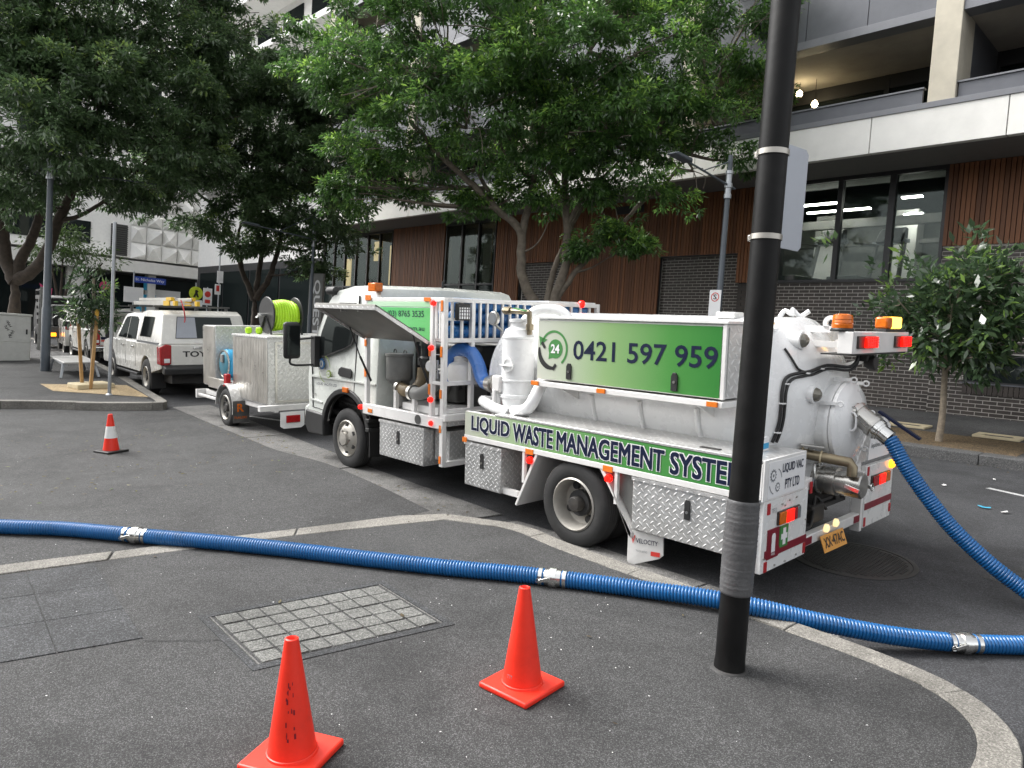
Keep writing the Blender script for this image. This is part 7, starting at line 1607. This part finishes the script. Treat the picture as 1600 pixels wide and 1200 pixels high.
for y0, y1 in ((2.2,6.1),(7.1,11.1),(12.3,15.8),(16.5,20.3),(21.4,24.4)):
    Q_('shop_window', MB().box(XF-.9,XF-.86,y0,y1,1.2,4.4), 'glass')
Q_('white_notice', MB().box(XF-.84,XF-.80,16.5,18.2,2.7,3.6), 'whiteprint'); Q_('cyan_banner', MB().add([(XF-.5,15.0,1.5),(XF-.5,16.1,1.5),(XF-.5,16.5,3.2),(XF-.5,15.6,3.2),(XF-.45,15.0,1.5),(XF-.45,16.1,1.5),(XF-.45,16.5,3.2),(XF-.45,15.6,3.2)], [(0,1,2,3),(7,6,5,4),(0,4,5,1),(1,5,6,2),(2,6,7,3),(3,7,4,0)]), 'cyan')
Q_('cyan_banner', MB().box(XF-.5,XF-.45,15.7,16.4,3.5,4.4), 'cyan'); Q_('pink_poster', MB().add([(XF-.8,10.0,2.6),(XF-.8,10.45,2.5),(XF-.8,10.5,3.1),(XF-.8,10.25,3.05),(XF-.8,9.8,3.35)], [(0,1,2,3,4)]), 'pink'); Q_('pink_disc', MB().lathe([(.30,XF-.78),(.30,XF-.7)], 'x', (0,13.4,3.55), 18), 'pink')
# louvres and glazing left of the folded facade
for k in range(14): Q_('louvre', MB().box(XF-1.2,XF-1.05,13.8,14.8,5.7+k*.14,5.76+k*.14), 'dgrey')
Q_('louvre_back', MB().box(XF-1.2,XF-1.16,13.8,14.8,5.65,7.7), 'interiorD'); Q_('window_strip', MB().box(XF-1.2,XF-1.12,4,12.6,6.2,7.6), 'glass'); Q_('window_strip', MB().box(XF-1.2,XF-1.12,2,12.6,9.2,11.0), 'glass')
# folded panels: one object each
for i in range(7):
    for j in range(5):
        y0, z0 = 15.0+i*1.0, 5.55+j*1.12; y1, z1 = y0+.96, z0+1.06
        ap = (XF-.35-(0.15 if (i+j) % 2 else 0), y0+(.25 if (i*3+j) % 2 else .7), z0+(.75 if (i+j) % 3 else .3)); xb = XF-1.15
        Q_('folded_panel', MB().add([(xb,y0,z0),(xb,y1,z0),(xb,y1,z1),(xb,y0,z1),ap], [(0,1,4),(1,2,4),(2,3,4),(3,0,4)]), 'towerwhite')
Q_('panel_joint', MB().box(XF-1.19,XF-.9,22.0,22.12,5.5,11.5), 'dgrey')
for (y0, z0, w, h) in ((22.4,6.6,.8,1.9),(23.5,5.8,1.5,.8),(25.0,5.6,.9,1.3),(24.6,7.2,2.2,1.7),(22.5,9.0,1.1,1.5),(26.8,6.2,.9,2.0)):
    f_ = Q_('window', MB().box(XF-1.2,XF-1.05,y0,y0+w,z0,z0+h), 'towerwhite'); o = obj('pane', MB().box(XF-1.05,XF-1.02,y0+.1,y0+w-.1,z0+.1,z0+h-.1), M['glass'], f_)
for z in (12.5,15.5,18.5):
    for k in range(9): Q_('window', MB().box(XF-1.22,XF-1.1,2.5+k*3,4.6+k*3,z,z+1.7), 'glass')
# tower further along the right-hand side of the street
tw_ = thing('white_tower', 'pale apartment tower seen through gaps in the trees above the truck cab', 'building', Matrix.Translation((-36, 18, 1)))
def T_(name, mb, mat, bevel=0): 
    o = obj(name, mb, M[mat], None, bevel, 0); o.parent = tw_; o.matrix_parent_inverse = Matrix.Translation((36,-18,-1)); return o
T_('wall', MB().box(-47,-28.2,17.2,30,-.5,26), 'towerwhite')
for s in range(7):
    z = 9.4+s*2.9
    T_('balcony_slab', MB().box(-46,-28.4,15.6,17.2,z,z+.28), 'towerwhite')
    for k in range(6): T_('window', MB().box(-45.5+k*3,-43.4+k*3,17.14,17.2,z+.5,z+2.5), 'glass')
T_('podium', MB().box(-46.5,-28.3,17.02,17.19,.3,5.0), 'darkmetal')
for k in range(5): T_('dark_bay', MB().box(-46+k*3.6,-42.6+k*3.6,16.98,17.01,.6,4.6), 'glass')
# unseen office block added behind the camera, sized for street shade and glass reflections
ob = thing('unseen_office_block', 'unseen grey office block added behind the viewer for street shade and reflections', 'building', Matrix.Translation((0, -16, -.8)))
def O_(name, mb, mat): 
    o = obj(name, mb, M[mat], None, 0, 0); o.parent = ob; o.matrix_parent_inverse = Matrix.Translation((0,16,.8)); return o
O_('wall', MB().box(-40,40,-26,-16,-3,6.2), 'officewall')
for s in range(2):
    for k in range(16): O_('window', MB().box(-38+k*4.8,-34.6+k*4.8,-16,-15.95,.6+s*3.2,2.7+s*3.2), 'glass')
